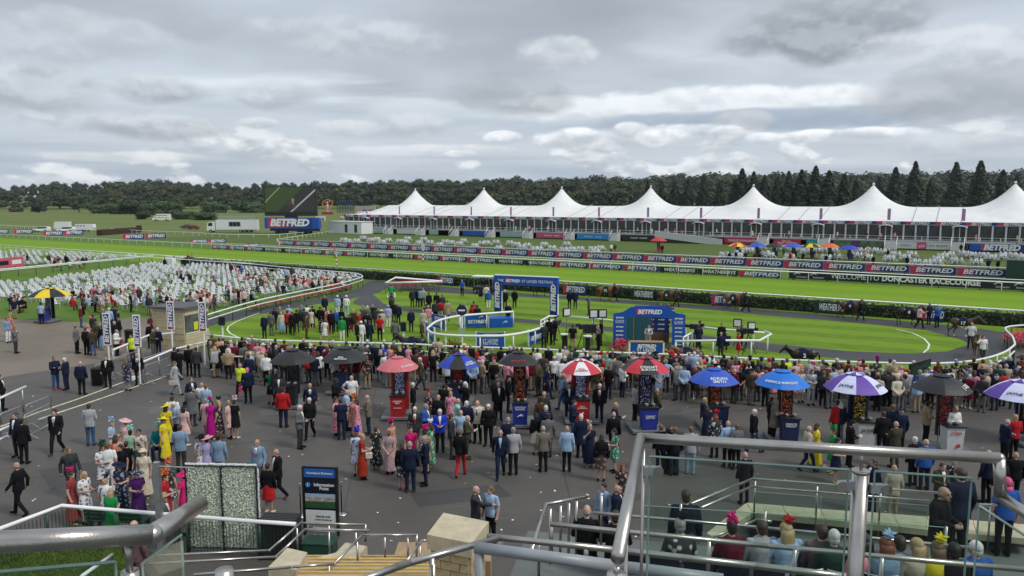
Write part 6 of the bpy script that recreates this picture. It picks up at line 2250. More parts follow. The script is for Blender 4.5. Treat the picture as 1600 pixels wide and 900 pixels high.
def pitch(label, foot, rz, led, pod, lines, lm=None, board_h=2.25, backing=None, side=-.05, arms_=True):
    """bookmaker's stand: trolley base, lettered podium in front, tall price board behind"""
    o = thing('bookmaker_stand', label, 'betting stand', foot, rz, 'bookmakers stands')
    MB().bevbox(-.75, .75, -.75, .75, .06, .18, .02).build('trolley_base', mat('trolley_grey', (.14,.15,.15), .6), o)
    for x in (-.6, .6):
        for y in (-.6, .6): MB().tube([(x-.03,y,.05),(x+.03,y,.05)], .05, 8).build('castor', TYRE, o)
    p = MB().loft([[(x*.30, y*.24 - .42, z) for x, y in ((-1,-1),(1,-1),(1,1),(-1,1))] if i == 0 else [(x*.34, y*.27 - .42, z) for x, y in ((-1,-1),(1,-1),(1,1),(-1,1))] for i, z in enumerate((.18, 1.12))]).build('podium', PODM[pod], o)
    MB().bb(-.38, .38, -.74, -.12, 1.12, 1.17).build('podium_top', BLACK, o)
    for k in range(4): MB().box((-.22 + .15*k, -.4 + .08*(k % 2), 1.21), .11, .2, .06).build('cash_tray', mat('tray_grey', (.3,.3,.3), .6) if k % 2 else BLACK, o)
    for i, (t_, w_, z_) in enumerate(lines):
        letters(t_, lm or LETTER, p, (0, -.70 - .02 * z_, z_), width=w_, bold=.01)
    b = MB().bb(-.28, .28, .18, .30, .55, board_h + .32).build('price_board', BLACK, o)
    MB().bb(-.245, .245, .165, .178, .95, board_h + .24).build('led_display', LED[led], b)
    MB().bb(-.03, .03, .2, .28, .18, .55).build('board_post', GALV, o)
    if backing: MB().bb(-.40, .40, .32, .36, .25, board_h + .2).build('back_cloth', backing, o)
    return o
TB = mat('black_lettering', (.02,.02,.025), .5); TR = mat('red_lettering', (.5,.03,.04), .5)
SPECS = [  # px of pole, py of canopy top, py of rim (front), half width px, colours, text..., stand x, stand feet py, led, podium, lines, label bits
 (457,546,568,34,['black'],None,459,633,'dark','black',[],'plain black umbrella at the left end of the betting row','black betting stand with dark screen under the leftmost black umbrella',None),
 (538,543,568,35,['black'],{6:('BOB\nSMITHSON',.62,LETTER)},538,612,'red','navy',[],'black umbrella with small white lettering, second in the row','betting stand with red price board under the lettered black umbrella',None),
 (621,558,580,32,['pink'],{7:('COUNTRY',.7,LETTER)},625,650,'mix','red',[('ANDREW\nREID',.42,.86),('BOOKMAKER',.34,.6)],'faded pink umbrella, third in the betting row','red podium betting stand under the pink umbrella',PODM['red']),
 (717,553,580,33,['black','royal'],{7:('ALAN\nBENNETT',.62,LETTER)},715,630,'red','navy',[],'blue and black panelled umbrella','navy betting stand under the blue and black umbrella',PODM['navy']),
 (810,550,573,31,['black'],{6:('PYLATT',.6,TR)},812,662,'orange','blue',[('LINCOLN\nRACING',.46,.92)],'black umbrella with red lettering','bright blue lettered betting stand with running horse mark',None),
 (907,562,588,33,['white','red'],{6:('PAUL\nJOHNSON',.55,TR)},907,656,'mix','red',[('PAUL\nJOHNSON',.42,.8)],'red and white panelled umbrella','red betting stand under the red and white umbrella',PODM['red']),
 (1009,558,588,37,['black','red'],{6:('STEWART\nBURTON',.72,LETTER)},1008,670,'blue','blue',[('STEWART\nBURTON',.42,.75)],'red and black panelled umbrella with white lettering','blue front betting stand under the red and black umbrella',None),
 (1116,576,606,37,['blue'],{6:('ADRIAN\nSMITH',.72,LETTER)},1117,668,'orange','navy',[],'mid blue umbrella with two lines of white lettering','betting stand with orange price board under the mid blue umbrella',None),
 (1223,579,606,40,['sky'],{5:('DERRICK',.66,LETTER),6:('WRIGHT',.66,LETTER)},1226,688,'orange','navy',[('DERRICK\nWRIGHT',.44,.88)],'bright sky blue umbrella','navy podium betting stand under the sky blue umbrella',None),
 (1337,583,617,45,['purple','lav'],{5:('JAYNE',.55,TB),7:('JAYNE',.55,TB)},1341,694,'yel','white',[('JAYNE',.5,.82)],'large purple and white panelled umbrella','white fronted betting stand under the purple and white umbrella',PODM['navy']),
 (1472,586,617,42,['black'],{7:('J. DEE',.62,LETTER)},1474,702,'red','white',[('J Dee',.42,.92)],'black umbrella with white initials at the right','white wrapped betting stand under the right black umbrella',None),
 (1596,594,628,48,['purple','lav'],{5:('JAYNE',.55,TB)},1604,690,'orange','white',[('JAYNE',.5,.82)],'purple and white umbrella cut by the right edge','betting stand at the right edge under the purple umbrella',PODM['blue']),
]
for (px, pt, prim, hw, cols, txt, sx, sy, led, pod, lines, ulab, slab, back) in SPECS:
    foot = G(sx, sy)
    P = AT(px, pt, foot.y + .1)
    r = hw / F * (foot.y) * 1.06
    umbrella(ulab, Vector((P.x, foot.y + .1, P.z)), r, cols, R(0), txt, drop=r * .50)
    s = pitch(slab, foot + Vector((0, -.1, 0)), R(rnd.uniform(-6, 6)), led, pod, lines, TR if 'white' == pod and 'J Dee' in str(lines) else TB if pod == 'white' else LETTER, board_h=P.z - r*.50 - .28, backing=back)
    if pod == 'blue' and sx == 812: crest(s, (0, -.715, .58), .20, LETTER)
    if 'J Dee' in str(lines): MB().lathe([(.07,0),(.08,.004),(.08,.01)], 12).build('round_badge', TR, s, loc=(.1,-.70,.4)).rotation_euler = (R(90),0,0)
    LANDMARKS.append((px, pt + 20, 'the ' + {457: 'leftmost black umbrella', 538: 'second black umbrella', 810: 'red-lettered black umbrella', 1472: 'rightmost black umbrella', 1596: 'edge purple umbrella', 621: 'pink umbrella'}.get(px) if px in (457, 538, 810, 1472, 1596, 621) else 'the ' + ulab.split(' with')[0].replace(' panelled', '')))
P = G(75, 503)
t_ = AT(77, 450, P.y)
umbrella('yellow and black umbrella on the left lawn', Vector((t_.x, P.y, t_.z)), 1.55, ['yellow','black'], R(10), group='bookmakers umbrellas', drop=.62)
pitch('blue podium betting stand on the gravel under the yellow and black umbrella', P, R(-8), 'blue', 'blue', [('JIMMY\nHALL',.4,.8)], board_h=1.9, backing=PODM['black'])
for i, (px, pt, py, cols, lab) in enumerate(((1153,379,400,['yellow','red'],'red and yellow umbrella on the marquee lawn'), (1183,379,401,['blue'],'blue umbrella beside the red and yellow one on the marquee lawn'), (1029,371,394,['red'],'red umbrella near the foot of the ramp'),
      (1210,380,403,['black'],'dark umbrella below the red deck banner'), (1240,380,403,['blue'],'blue umbrella below the red deck banner'), (1268,380,404,['yellow','black'],'yellow and black umbrella on the marquee lawn'), (1297,380,405,['orange'],'orange umbrella on the marquee lawn'), (1327,383,407,['royal'],'dark blue umbrella right of the orange one on the marquee lawn'))):
    P = G(px, py); t_ = AT(px, pt, P.y)
    umbrella(lab, Vector((t_.x, P.y, t_.z)), 1.65, cols, .2 * i, group='umbrellas on the marquee lawn', drop=.66)
    pitch(f'small betting stand under the {lab}'.replace(' on the marquee lawn', ' by the marquee').replace(' right of the orange one', '').replace(' beside the red and yellow one', ' next to red and yellow'), P, 0, 'dark', 'navy' if i != 2 else 'red', [], board_h=1.7)

# ---------------------------------------------------------------- vertical lettered banners on white poles
for px, y0, y1, yb, lab in ((168,489,539,563,'leftmost upright betting banner on a white pole'), (217,492,542,602,'second upright betting banner, on the tall white pole by the barriers'), (268,471,515,560,'third upright betting banner, over the timber hut'), (318,472,518,570,'rightmost upright betting banner by the timber hut')):
    P = G(px + 2, yb)
    zt, zb = AT(px, y0, P.y).z, AT(px, y1, P.y).z
    o = thing('pole_banner', lab, 'banner', P, R(14), 'upright banners on white poles')
    hgt = zt - zb
    w = 10.5 / F * P.y
    MB().bb(-w/2, w/2, -.06, .06, zb, zt).build('banner_frame', WHITE, o)
    b = MB().bb(-w/2 + .05, w/2 - .05, -.075, -.062, zb + .06, zt - .06)
    t = NT('banner_print_' + str(px), .4); z_ = t.sep(t.tc.outputs['Generated'])[2]
    t.link(t.mix(t.range(z_, .0, .5), (.20,.02,.07), (.012,.03,.14)), t.b.inputs['Base Color'])
    bo = b.build('banner_print', t.m, o)
    letters('BETFRED', LETTER, bo, (0, -.085, (zt + zb)/2), width=hgt * .84, bold=.02, shear=.2, rot=(0, R(-90), 0), size=w * .78)
    MB().tube([(.02,0,0),(.02,0,zb)], .05, 8).build('pole', WHITE, o)
# ---------------------------------------------------------------- timber hut
hut = thing('timber_hut', 'cream boarded hut with flat grey roof and corner window', 'hut', G(285, 540), R(-18))
hk = G(285, 540).y / F
W_, D_, Hh = 2.6, 2.3, 2.7
TIMB = mat('cream_boards', (.56,.47,.30), .7, var=.12, scale=3)
for i in range(13):
    z = i * Hh/13
    MB().bb(-W_/2, W_/2 - .02, -D_/2 - .02*(i % 2), -D_/2 + .05, z, z + Hh/13 - .015).build('board', TIMB, hut)
MB().bb(-W_/2 + .02, W_/2 - .06, -D_/2 + .055, D_/2, .02, Hh - .01).build('hut_core', mat('hut_interior', (.22,.18,.12), .8), hut)
for i in range(13):
    z = i * Hh/13
    if 5 <= i <= 10: continue
    MB().bb(W_/2 - .05, W_/2 + .02*(i % 2), -D_/2 + .06, D_/2, z, z + Hh/13 - .015).build('board', TIMB, hut)
wn1 = MB().bb(W_/2 - .045, W_/2 - .01, -D_/2 + .12, D_/2 - .12, Hh*5/13, Hh*11/13).build('window', mat('hut_glass', (.10,.12,.12), .08, var=.5, scale=1.2), hut)
MB().bb(-.02,.02,-D_/2+.1,D_/2-.1,Hh*5/13,Hh*5/13+.06).build('sill', WHITE, wn1, loc=(W_/2+.01,0,0))
MB().bb(W_/2 + .005, W_/2 + .02, -.3, .1, 1.2, 1.75).build('notice', mat('yellow_notice', (.7,.62,.03), .6), hut)
MB().bb(-W_/2 - .2, W_/2 + .2, -D_/2 - .25, D_/2 + .2, Hh, Hh + .14).build('roof', mat('roof_felt', (.10,.10,.105), .8, var=.25, scale=2), hut)
# red plastic chair
rc = thing('plastic_chair', 'red plastic chair standing alone by the upright banners', 'chair', G(194, 551), R(150))
RED = mat('red_plastic', (.52,.02,.02), .35)
MB().bevbox(-.24,.24,-.24,.22,.42,.47,.03).build('seat', RED, rc)
MB().loft([[(-.23,.20,.48),(.23,.20,.48),(.23,.24,.48),(-.23,.24,.48)],[(-.24,.26,.7),(.24,.26,.7),(.24,.30,.7),(-.24,.30,.7)],[(-.20,.30,.88),(.20,.30,.88),(.20,.33,.88),(-.20,.33,.88)]]).build('backrest', RED, rc)
for x in (-.2,.2):
    for y in (-.2,.2): MB().tube([(x*1.1,y*1.1,0),(x*.9,y*.9,.43)], .014, 6).build('leg', GALV, rc)
def bin_(px, py, lab, m=BLACK):
    o = thing('litter_bin', lab, 'bin', G(px, py), R(10), 'black litter bins')
    MB().lathe([(.27,0),(.30,.05),(.31,.85),(.33,.88),(.33,.93),(.28,.95)], 14).build('bin_drum', m, o, True)
    MB().lathe([(.26,.96),(.2,.985),(.05,.99)], 14).build('bin_lid', BLACK, o, True)
bin_(153, 601, 'black litter bin by the left barrier gate'); bin_(341, 571, 'black litter bin at the left end of the crowd rail'); bin_(203, 536, 'black litter bin behind the red chair'); bin_(1176, 612, 'dark bin against the rail among the crowd', DKGREEN)
rb_o = thing('red_board', 'plain red panel standing behind the red lettered black umbrella', 'panel', G(827, 592), 0)
MB().bb(-.42,.42,-.05,.05,.08,1.15).build('panel', PODM['red'], rb_o); MB().bb(-.4,.4,-.2,.2,0,.08).build('foot', BLACK, rb_o)

# ---------------------------------------------------------------- crowd barriers, lower left
def barrier(label, A, B, h=1.1):
    L = (B - A).length
    o = thing('crowd_barrier', label, 'barrier', A, math.atan2(B.y - A.y, B.x - A.x), 'steel crowd barriers')
    MB().tube([(0,0,.2),(0,0,h-.1),(.1,0,h),(L-.1,0,h),(L,0,h-.1),(L,0,.2)], .02, 7, closed=True).build('frame', GALV, o, True)
    n = int(L / .13)
    mb = MB()
    for i in range(1, n): mb.tube([(L*i/n,0,.2),(L*i/n,0,h-.02)], .007, 4, cap=False)
    g = mb.build('infill_bars', GALV, o); g['kind'] = 'stuff'
    for x in (.3, L-.3): MB().tube([(x,-.35,.02),(x,0,.22),(x,.35,.02)], .02, 6).build('foot', GALV, o)
    return o
for a, b, lab in (((2,688),(38,672),'crowd barrier at the left edge behind two men'), ((40,690),(82,668),'end crowd barrier of the left run'), ((42,672),(82,655),'farther crowd barrier of the left run'),
                  ((150,602),(178,592),'crowd barrier behind the left litter bin'), ((178,590),(222,575),'crowd barrier left of the tall banner pole'), ((228,603),(268,588),'crowd barrier right of the tall banner pole'), ((226,590),(280,570),'farther crowd barrier right of the tall pole'), ((268,588),(300,573),'crowd barrier nearest the timber hut')):
    barrier(lab, G(*a), G(*b))
for P_, lab in (([(-40,640),(0,622),(40,604)], 'thick white rail ending above the left barriers'), ([(176,547),(232,524),(272,520)], 'white rail from the banner pole to the timber hut'), ([(222,566),(270,546),(330,532)], 'white rail in front of the timber hut')):
    rail('barrier_rail', lab, [G(x, y, 1.15) for x, y in P_], 1.15, 1.8, (0,), .06, .035, pm=GALV)
rail('barrier_rail', 'white painted rail at the far left edge by the barriers', [G(x, y, 1.0) for x, y in ((-40,690),(0,672),(14,666))], 1.0, 1.2, (0, .35), .05, .035)

# ---------------------------------------------------------------- festival arch
LP, RP = G(779, 490), G(866, 495.5)
dv = RP - LP
ar = thing('festival_arch', 'blue festival arch spanning the ring path, white lettering across the top', 'arch', LP, math.atan2(dv.y, dv.x))
AL = dv.length
zt = AT(775, 430, LP.y).z; bh = 14.5 / F * LP.y
for x, nm in ((0, 'post'), (AL, 'post')):
    p_ = MB().bb(x - .33, x + .33, -.2, .2, 0, zt - bh - .004).build(nm, BETBLUEM, ar)
    q = MB().bb(x - .27, x + .27, -.225, -.205, .15, 2.9).build('print', bet_mat('arch_post_print_%d' % x, 5, 6) if False else mat('arch_print', (.02,.02,.16), .4), p_)
    letters('BETFRED', LETTER, p_, (x, -.235, 1.65), width=2.3, bold=.05, shear=.2, rot=(0, R(-90), 0))
    letters('ST LEGER\nFESTIVAL', LETTER, p_, (x, -.21, 3.25), width=.5, bold=.01)
    MB().bb(x + .335, x + .345, -.15, .15, .2, zt - bh - .6).build('side_print', WHITE, p_)
bm = MB().bb(-.35, AL + .35, -.22, .22, zt - bh, zt).build('beam', BETBLUEM, ar)
MB().bb(-.36, AL + .36, -.23, .23, zt + .003, zt + .05).build('beam_cap', WHITE, bm)
MB().bb(AL*.145, AL*.41, -.235, -.225, zt - bh*.82, zt - bh*.2).build('red_block', bet_mat('arch_red', .05, .5, (.006,.085,.42)), bm)
letters('THE', LETTER, bm, (AL*.06, -.24, zt - bh*.52), width=AL*.10, bold=.02)
letters('BETFRED', LETTER, bm, (AL*.28, -.25, zt - bh*.52), width=AL*.26, bold=.05, shear=.2)
letters('ST LEGER FESTIVAL', LETTER, bm, (AL*.72, -.24, zt - bh*.52), width=AL*.56, bold=.005)
LANDMARKS.append((820, 450, 'the festival arch'))
# ---------------------------------------------------------------- winner's circle: curved rail and boards
circ = smooth_line([G(x, y, 1.15) for x, y in ((802,487),(760,490),(715,494),(685,501),(671,510),(668,515),(678,521),(705,524),(745,525),(790,524),(830,517),(855,508),(862,502))], 5)
rail('circle_rail', "curved white double rail of the winner's circle inside the parade ring", circ, 1.15, 2.3, (0,), .085, .05)
rail('circle_rail', 'short white angular rail between the circle and the television lights', [G(x, y, 1.15) for x, y in ((845,501),(858,494),(842,496.5)) ][:2] + [G(870,494,1.15)], 1.15, 1.0, (0,.3), .06, .04)
rail('circle_rail', 'white rail behind the television lights', [G(x, y, 1.15) for x, y in ((885,494),(950,500),(975,503))], 1.15, 2.2, (0,), .07, .04)
def sboard(name, label, A, B, h, m, lines, z0=.1, par=None):
    L = (B - A).length
    o = thing(name, label, 'board', A, math.atan2(B.y - A.y, B.x - A.x), "boards of the winner's circle")
    p = MB().bb(0, L, -.04, .04, z0, z0 + h).build('panel', m, o)
    for x in (-.06, L): MB().bb(x, x + .06, -.05, .05, 0, z0 + h + .1).build('post', WHITE, o)
    for t_, w_, z_, it in lines: letters(t_, LETTER, p, (L/2, -.05, z0 + h*z_), width=L*w_, bold=.04 if it else .01, shear=.2 if it else 0)
    return o
b1 = sboard('circle_board', "blue betting board at the back of the winner's circle", G(727, 513), G(763, 512), 1.0, BETBLUEM, [('BETFRED',.8,.4,1)])
crest(b1, (1.25, -.055, .85), .3, LETTER)
sboard('circle_board', 'blue festival board at the left inside of the circle', G(676, 512), G(696, 517), 1.0, BETBLUEM, [('BETFRED',.6,.75,1),('ST LEGER\nFESTIVAL',.62,.38,0)])
sboard('circle_board', 'narrow blue board at the left tip of the circle', G(666, 527), G(679, 538), 1.0, BETBLUEM, [('ST LEGER',.7,.5,0)])
sboard('circle_board', 'blue festival board at the front of the circle', G(745, 545), G(788, 545.5), 1.0, BETBLUEM, [('BETFRED',.55,.82,1),('ST LEGER\nFESTIVAL',.58,.38,0)])
b5 = sboard('circle_board', 'blue betting board at the right front of the circle', G(826, 542), G(848, 534), 1.0, BETBLUEM, [('BETFRED',.8,.4,1)])
pc = thing('winner_podium', 'low blue podium block inside the circle below the arch', 'podium', G(782, 510), R(8))
MB().bevbox(-.9,.9,-.6,.6,0,.75,.03).build('podium_block', BETBLUEM, pc); crest(pc, (.3,-.62,.42), .28, LETTER)
sg = thing('round_sign', 'round navy sign on a white pole before the winner circle', 'sign', G(722, 543), 0)
MB().tube([(0,0,0),(0,0,2.3)], .07, 8).build('pole', WHITE, sg); MB().tube([(0,-.09,2.55),(0,-.03,2.55)], .36, 20).build('disc', NAVYM, sg); MB().bb(-.22,.22,-.1,-.085,2.5,2.6).build('disc_lettering', LETTER, sg); MB().bb(-.2,.2,-.09,-.075,1.0,1.35).build('notice', mat('pale_green_notice', (.3,.42,.3), .6), sg)
for px, py, lab in ((631,556,'white post with dark notice in front of the dark led horse'), (349,545,'white post with black lamp head at the left of the ring')):
    o = thing('post_sign', lab, 'sign', G(px, py), 0)
    MB().tube([(0,0,0),(0,0,1.6)], .06, 8).build('pole', WHITE, o); MB().bevbox(-.18,.18,-.1,.1,1.6,2.2,.04).build('notice', NAVYD, o)
# boards against the hedge
for i, (px, w, m, t_, lab) in enumerate(((685,24,BETM,'BETFRED','betting board on the hedge left of the arch'), (880,36,BETM,'BETFRED','betting board on the hedge right of the arch'), (986,36,mat('dark_green_print',(.01,.035,.02),.5),'WEATHERBYS','dark green lettered board on the hedge, left one'), (1112,32,BETM,'BETFRED','betting board on the hedge behind a bay horse'), (1273,48,MATS.get('dark_green_print'),'WEATHERBYS','dark green lettered board on the hedge, right one'), (1440,36,BETM,'BETFRED','betting board on the hedge at the right behind two attendants'))):
    A = LN(69.15, S_AT(69.15, px, .6)); B = LN(69.15, S_AT(69.15, px + w, .6))
    bet_board(A, ANG, lab, 'boards along the hedge', (B-A).length, .95, t_, m)
# ---------------------------------------------------------------- television set with desk
tv = thing('television_set', 'blue arched outdoor television set with open front', 'stage', G(1012, 540), R(-7))
SETW = 110 / F * G(1012, 540).y
zt = 2.75
pts = [(-SETW/2, 2.25), (-SETW/2 + .6, 2.35), (-SETW*.25, zt - .08), (0, zt), (SETW*.25, zt - .08), (SETW/2 - .6, 2.35), (SETW/2, 2.25)]
fr = MB()
pts = [(x, 2.32 + (z - 2.25) * 1.15) for x, z in pts]
for y in (-.98, -.90): fr.strip([(x, y, 2.02 + max(0, z - 2.5) * .25) for x, z in pts], [(x, y, z) for x, z in pts])
fr.strip([(x, -.98, z) for x, z in pts], [(x, -.90, z) for x, z in pts])
hd = fr.build('arched_header', BETBLUEM, tv)
q = MB().bb(-.85, .85, -.995, -.983, 2.28, 2.66).build('red_block', bet_mat('set_header_red', .0, .6, (.006,.085,.42)), hd)
letters('BETFRED', LETTER, q, (.02, -1.0, 2.47), width=1.6, bold=.04, shear=.2)
for s in (-1, 1):
    w_ = MB().bb(min(s*SETW/2, s*(SETW/2 - .85)), max(s*SETW/2, s*(SETW/2 - .85)), -.96, -.91, 0, 2.30).build('side_panel', BETBLUEM, tv)
    letters('BETFRED', LETTER, w_, (s*(SETW/2 - .43), -.98, 2.05), width=.55, bold=.04, shear=.2); letters('ST LEGER\nFESTIVAL', LETTER, w_, (s*(SETW/2 - .43), -.98, 1.78), width=.6, bold=.01)
    for k in range(5): letters('BETFRED', LETTER, w_, (s*(SETW/2 - .43), -.98, 1.42 - .28*k), width=.5, bold=.045, shear=.2)
bk = MB().bb(-SETW*.18, SETW/2 - .85, 1.1, 1.2, .75, 2.6).build('backdrop', mat('backdrop_blue', (.006,.03,.17), .5), tv)
for i in range(4):
    for j in range(5): letters('BETFRED' if (i + j) % 4 else 'ST LEGER', LETTER, bk, (-SETW*.1 + .72*i, 1.085, 2.3 - .33*j), width=.45, bold=.04, shear=.15)
MB().bb(-SETW*.18, SETW/2 - .85, 1.08, 1.2, 0, .745).build('timber_dado', mat('set_timber', (.16,.07,.03), .6, var=.2), tv)
for k in range(3):
    x = -SETW/2 + .9 + .62*k
    MB().bb(x, x + .5, .2 + .35*k, .26 + .35*k, .05, 2.3).build('door_leaf', mat('set_teal', (.02,.13,.17), .4), tv); MB().bb(x + .52, x + .6, .2 + .35*k, .3 + .35*k, .02, 2.35).build('door_frame', MATS['set_timber'], tv)
MB().bb(-SETW/2 + .02, -SETW/2 + .06, -.88, 1.1, 0, 2.2).build('side_wall', MATS['backdrop_blue'], tv); MB().bb(SETW/2 - .06, SETW/2 - .02, -.88, 1.1, 0, 2.2).build('side_wall', MATS['backdrop_blue'], tv)
MB().bb(-SETW/2 + .1, SETW/2 - .1, -.85, 1.05, .0, .06).build('set_floor', mat('set_turf', (.05,.12,.06), .9), tv)
dk = thing('presenter_desk', 'white edged blue desk with festival lettering in front of the set', 'desk', G(1012, 562) , R(-4))
dw = 27 / F * dk.location.y
MB().bb(-dw, dw, -.25, .25, 1.0, 1.06).build('desk_top', mat('desk_wood', (.32,.22,.13), .5), dk)
fp = MB().bb(-dw + .1, dw - .1, -.22, .2, .03, .995).build('desk_front', BETBLUEM, dk)
for s in (-1, 1): MB().bb(s*dw - .05, s*dw + .05, -.24, .24, 0, .998).build('desk_leg', WHITE, dk)
letters('BETFRED', LETTER, fp, (0, -.235, .78), width=dw*1.1, bold=.045, shear=.2); letters('ST LEGER\nFESTIVAL', LETTER, fp, (0, -.235, .42), width=dw*1.15, bold=.02)
dk.location += Vector((0, .6, 0))
LANDMARKS.append((1012, 505, 'the blue television set'))
rail('circle_rail', 'white rail in front of the right television crew', [G(x, y, 1.15) for x, y in ((1056,533),(1120,532),(1187,532),(1205,522),(1195,517))], 1.15, 2.4, (0,), .07, .05)
rail('circle_rail', 'white rail behind the right television crew', [G(x, y, 1.15) for x, y in ((1072,508),(1120,514),(1195,520))], 1.15, 2.4, (0,), .07, .05)
rail('circle_rail', 'sloping white rail right beside the television set', [G(x, y, 1.15) for x, y in ((1068,527),(1088,516))], 1.15, 1.0, (0,), .06, .05)
# lamps and cameras of the television crew
def lamp(px, py, ptop, lab, w=.6):
    P = G(px, py)
    o = thing('studio_lamp', lab, 'lamp', P, R(rnd.uniform(-25, 25)), 'television crew lamps')
    z = AT(px, ptop, P.y).z
    MB().bevbox(-w/2, w/2, -.06, .1, z - w, z, .05).build('lamp_head', BLACK, o); MB().bb(-w*.36, w*.36, -.075, -.062, z - w*.86, z - w*.14).build('diffuser', mat('lamp_diffuser', (.75,.76,.76), .4), o)
    MB().tube([(0,.02,.5),(0,.02,z - w)], .025, 6).build('stand_pole', BLACK, o)
    for k in range(3): MB().tube([(0,.02,.6),(.45*math.cos(k*2.1),.45*math.sin(k*2.1),.02)], .018, 5).build('leg', BLACK, o)
lamp(885,531,481,'studio lamp on stand, leftmost of the television lamps', .62); lamp(927,531,483,'studio lamp left of the television set, middle one', .66); lamp(941,531,483,'studio lamp nearest the left of the television set', .62)
lamp(1151,542,498,'lit studio lamp right of the television set, left one', .58); lamp(1173,544,503,'studio lamp right of the television set, right one', .56)
def tvcam(px, py, lab, rz):
    o = thing('television_camera', lab, 'camera', G(px, py), rz, 'television cameras')
    MB().bevbox(-.14,.14,-.35,.35,1.35,1.68,.03).build('camera_body', BLACK, o); MB().tube([(0,.35,1.52),(0,.75,1.52)], [.09,.12], 10).build('lens', BLACK, o); MB().bb(-.1,.1,-.6,-.36,1.55,1.75).build('viewfinder', BLACK, o)
    for k in range(3): MB().tube([(0,0,1.35),(.5*math.cos(k*2.1+.4),.5*math.sin(k*2.1+.4),.02)], .03, 6).build('leg', BLACK, o)
tvcam(912, 545, 'television camera on tripod left of the set', R(-60)); tvcam(1168, 553, 'television camera on tripod right of the red dress', R(70)); tvcam(1085, 545, 'television camera close to the right side of the set', R(60)); tvcam(870, 538, 'camera on tripod behind the circle rail', R(-20))
for px, py, lab in ((882,546,'round white-topped high table by the crew, left one'), (918,549,'dark plinth table beside the camera crew')):
    o = thing('high_table', lab, 'table', G(px, py), 0, 'high tables of the crew')
    MB().bb(-.16,.16,-.16,.16,0,1.0).build('table_column', BLACK, o); MB().tube([(0,0,1.0),(0,0,1.05)], .3, 16).build('table_top', WHITE, o); MB().bb(.17,.21,-.14,.14,.02,.98).build('side_print', GALV, o)
mon = thing('monitor', 'large dark monitor on a stand among the crew', 'monitor', G(925, 545), 0)
MB().bb(-.5,.5,-.04,.04,1.05,1.65).build('screen', BLACK, mon); MB().tube([(0,.05,.1),(0,.05,1.05)], .03, 6).build('stand_pole', BLACK, mon); MB().bb(-.3,.3,-.25,.25,0,.06).build('foot', BLACK, mon)
# ---------------------------------------------------------------- flowers
PET = [mat('red_petals', (.42,.012,.02), .6, var=.3, scale=4), mat('pink_petals', (.55,.06,.12), .6, var=.3, scale=4), mat('flower_leaf', (.035,.09,.02), .7, var=.3, scale=4)]
def flowers(label, P, w, seed, h=.5, dens=70, two=False):
    rg = random.Random(seed)
    o = thing('flower_bed', label, 'flowers', P[0], 0, 'red flower beds')
    lf, pt = MB(), MB()
    for a, b in zip(P, P[1:]):
        L = (b - a).length
        for i in range(int(L * w * dens)):
            q = a.lerp(b, rg.random()) - P[0]
            q += Vector((rg.uniform(-w/2, w/2), rg.uniform(-w/2, w/2), 0))
            leaf_quads(lf, [((q.x, q.y, rg.uniform(.03, h*.75)), (0,0,1))], .10, rg)
            for k in range(3):
                z = rg.uniform(h*.55, h)
                leaf_quads(pt, [((q.x + rg.uniform(-.1,.1), q.y + rg.uniform(-.1,.1), z), (0,-.3,1))], .075, rg)
    lf.m = [0]*len(lf.m)
    lf.build('leaves', PET[2], o); pt.build('petals', [PET[0], PET[1]], o)
flowers('red flower bed under the curving lawn rail', [G(x, y) for x, y in ((388,487),(420,480),(470,469),(520,459),(548,452))], .8, 1, dens=40)
flowers('red and pink flower bed inside the white triangular rail', [G(x, y) for x, y in ((616,455),(650,453),(678,451))], 2.0, 2, 1.05, 55)
flowers('red flowers at the right end of the parade ring', [G(x, y) for x, y in ((1590,548),(1596,538),(1612,535))], 1.6, 3, .9, 60)
flowers('red flower pots beside the left of the television set', [G(964,548), G(975,542)], .5, 4, .7, 110)
for j, (px, py) in enumerate(((962,556),(972,552))):
    o = thing('flower_pot', 'terracotta pot of red flowers at the set, ' + ('left' if j == 0 else 'right') + ' one', 'pot', G(px, py), 0)
    MB().lathe([(.2,0),(.28,.1),(.33,.45),(.3,.46)], 14).build('pot', mat('terracotta', (.19,.07,.04), .7), o, True)
    mb = MB(); leaf_quads(mb, [((rnd.uniform(-.3,.3), rnd.uniform(-.3,.3), rnd.uniform(.45,.8)), (0,0,1)) for _ in range(90)], .08, rnd); mb.build('petals', [PET[0], PET[1]], o)
rail('flower_rail', 'white angular rail round the red flower bed by the hedge', [G(x, y, 1.1) for x, y in ((602,442),(618,434),(690,440),(602,442))], 1.1, 2.4, (0,), .07, .03, pm=DKGREEN)
def spiky(px, py, lab, m, h=1.1, n=60):
    rg = random.Random(int(px)); o = thing('spiky_plant', lab, 'plant', G(px, py), 0)
    mb = MB()
    for k in range(n):
        a, t = rg.uniform(0, 6.28), rg.uniform(.2, 1.1)
        d = Vector((math.cos(a)*math.sin(t), math.sin(a)*math.sin(t), math.cos(t)))
        s = Vector((-math.sin(a), math.cos(a), 0)) * .022
        q = d * h * rg.uniform(.6, 1)
        mb.add([-s, s, q*.6 + s*.8 + Vector((0,0,.05)), q - Vector((0,0,.12)), q*.6 - s*.8 + Vector((0,0,.05))], [(0,1,2,3,4)])
    mb.build('leaves', m, o)
spiky(706, 547, 'spiky bronze-green plant in front of the circle rail', mat('bronze_leaf', (.22,.15,.04), .6, var=.4, scale=6))
spiky(1063, 556, 'bushy green plant at the right edge of the television set', mat('green_leaf', (.03,.08,.02), .6, var=.3, scale=6), .9, 140)
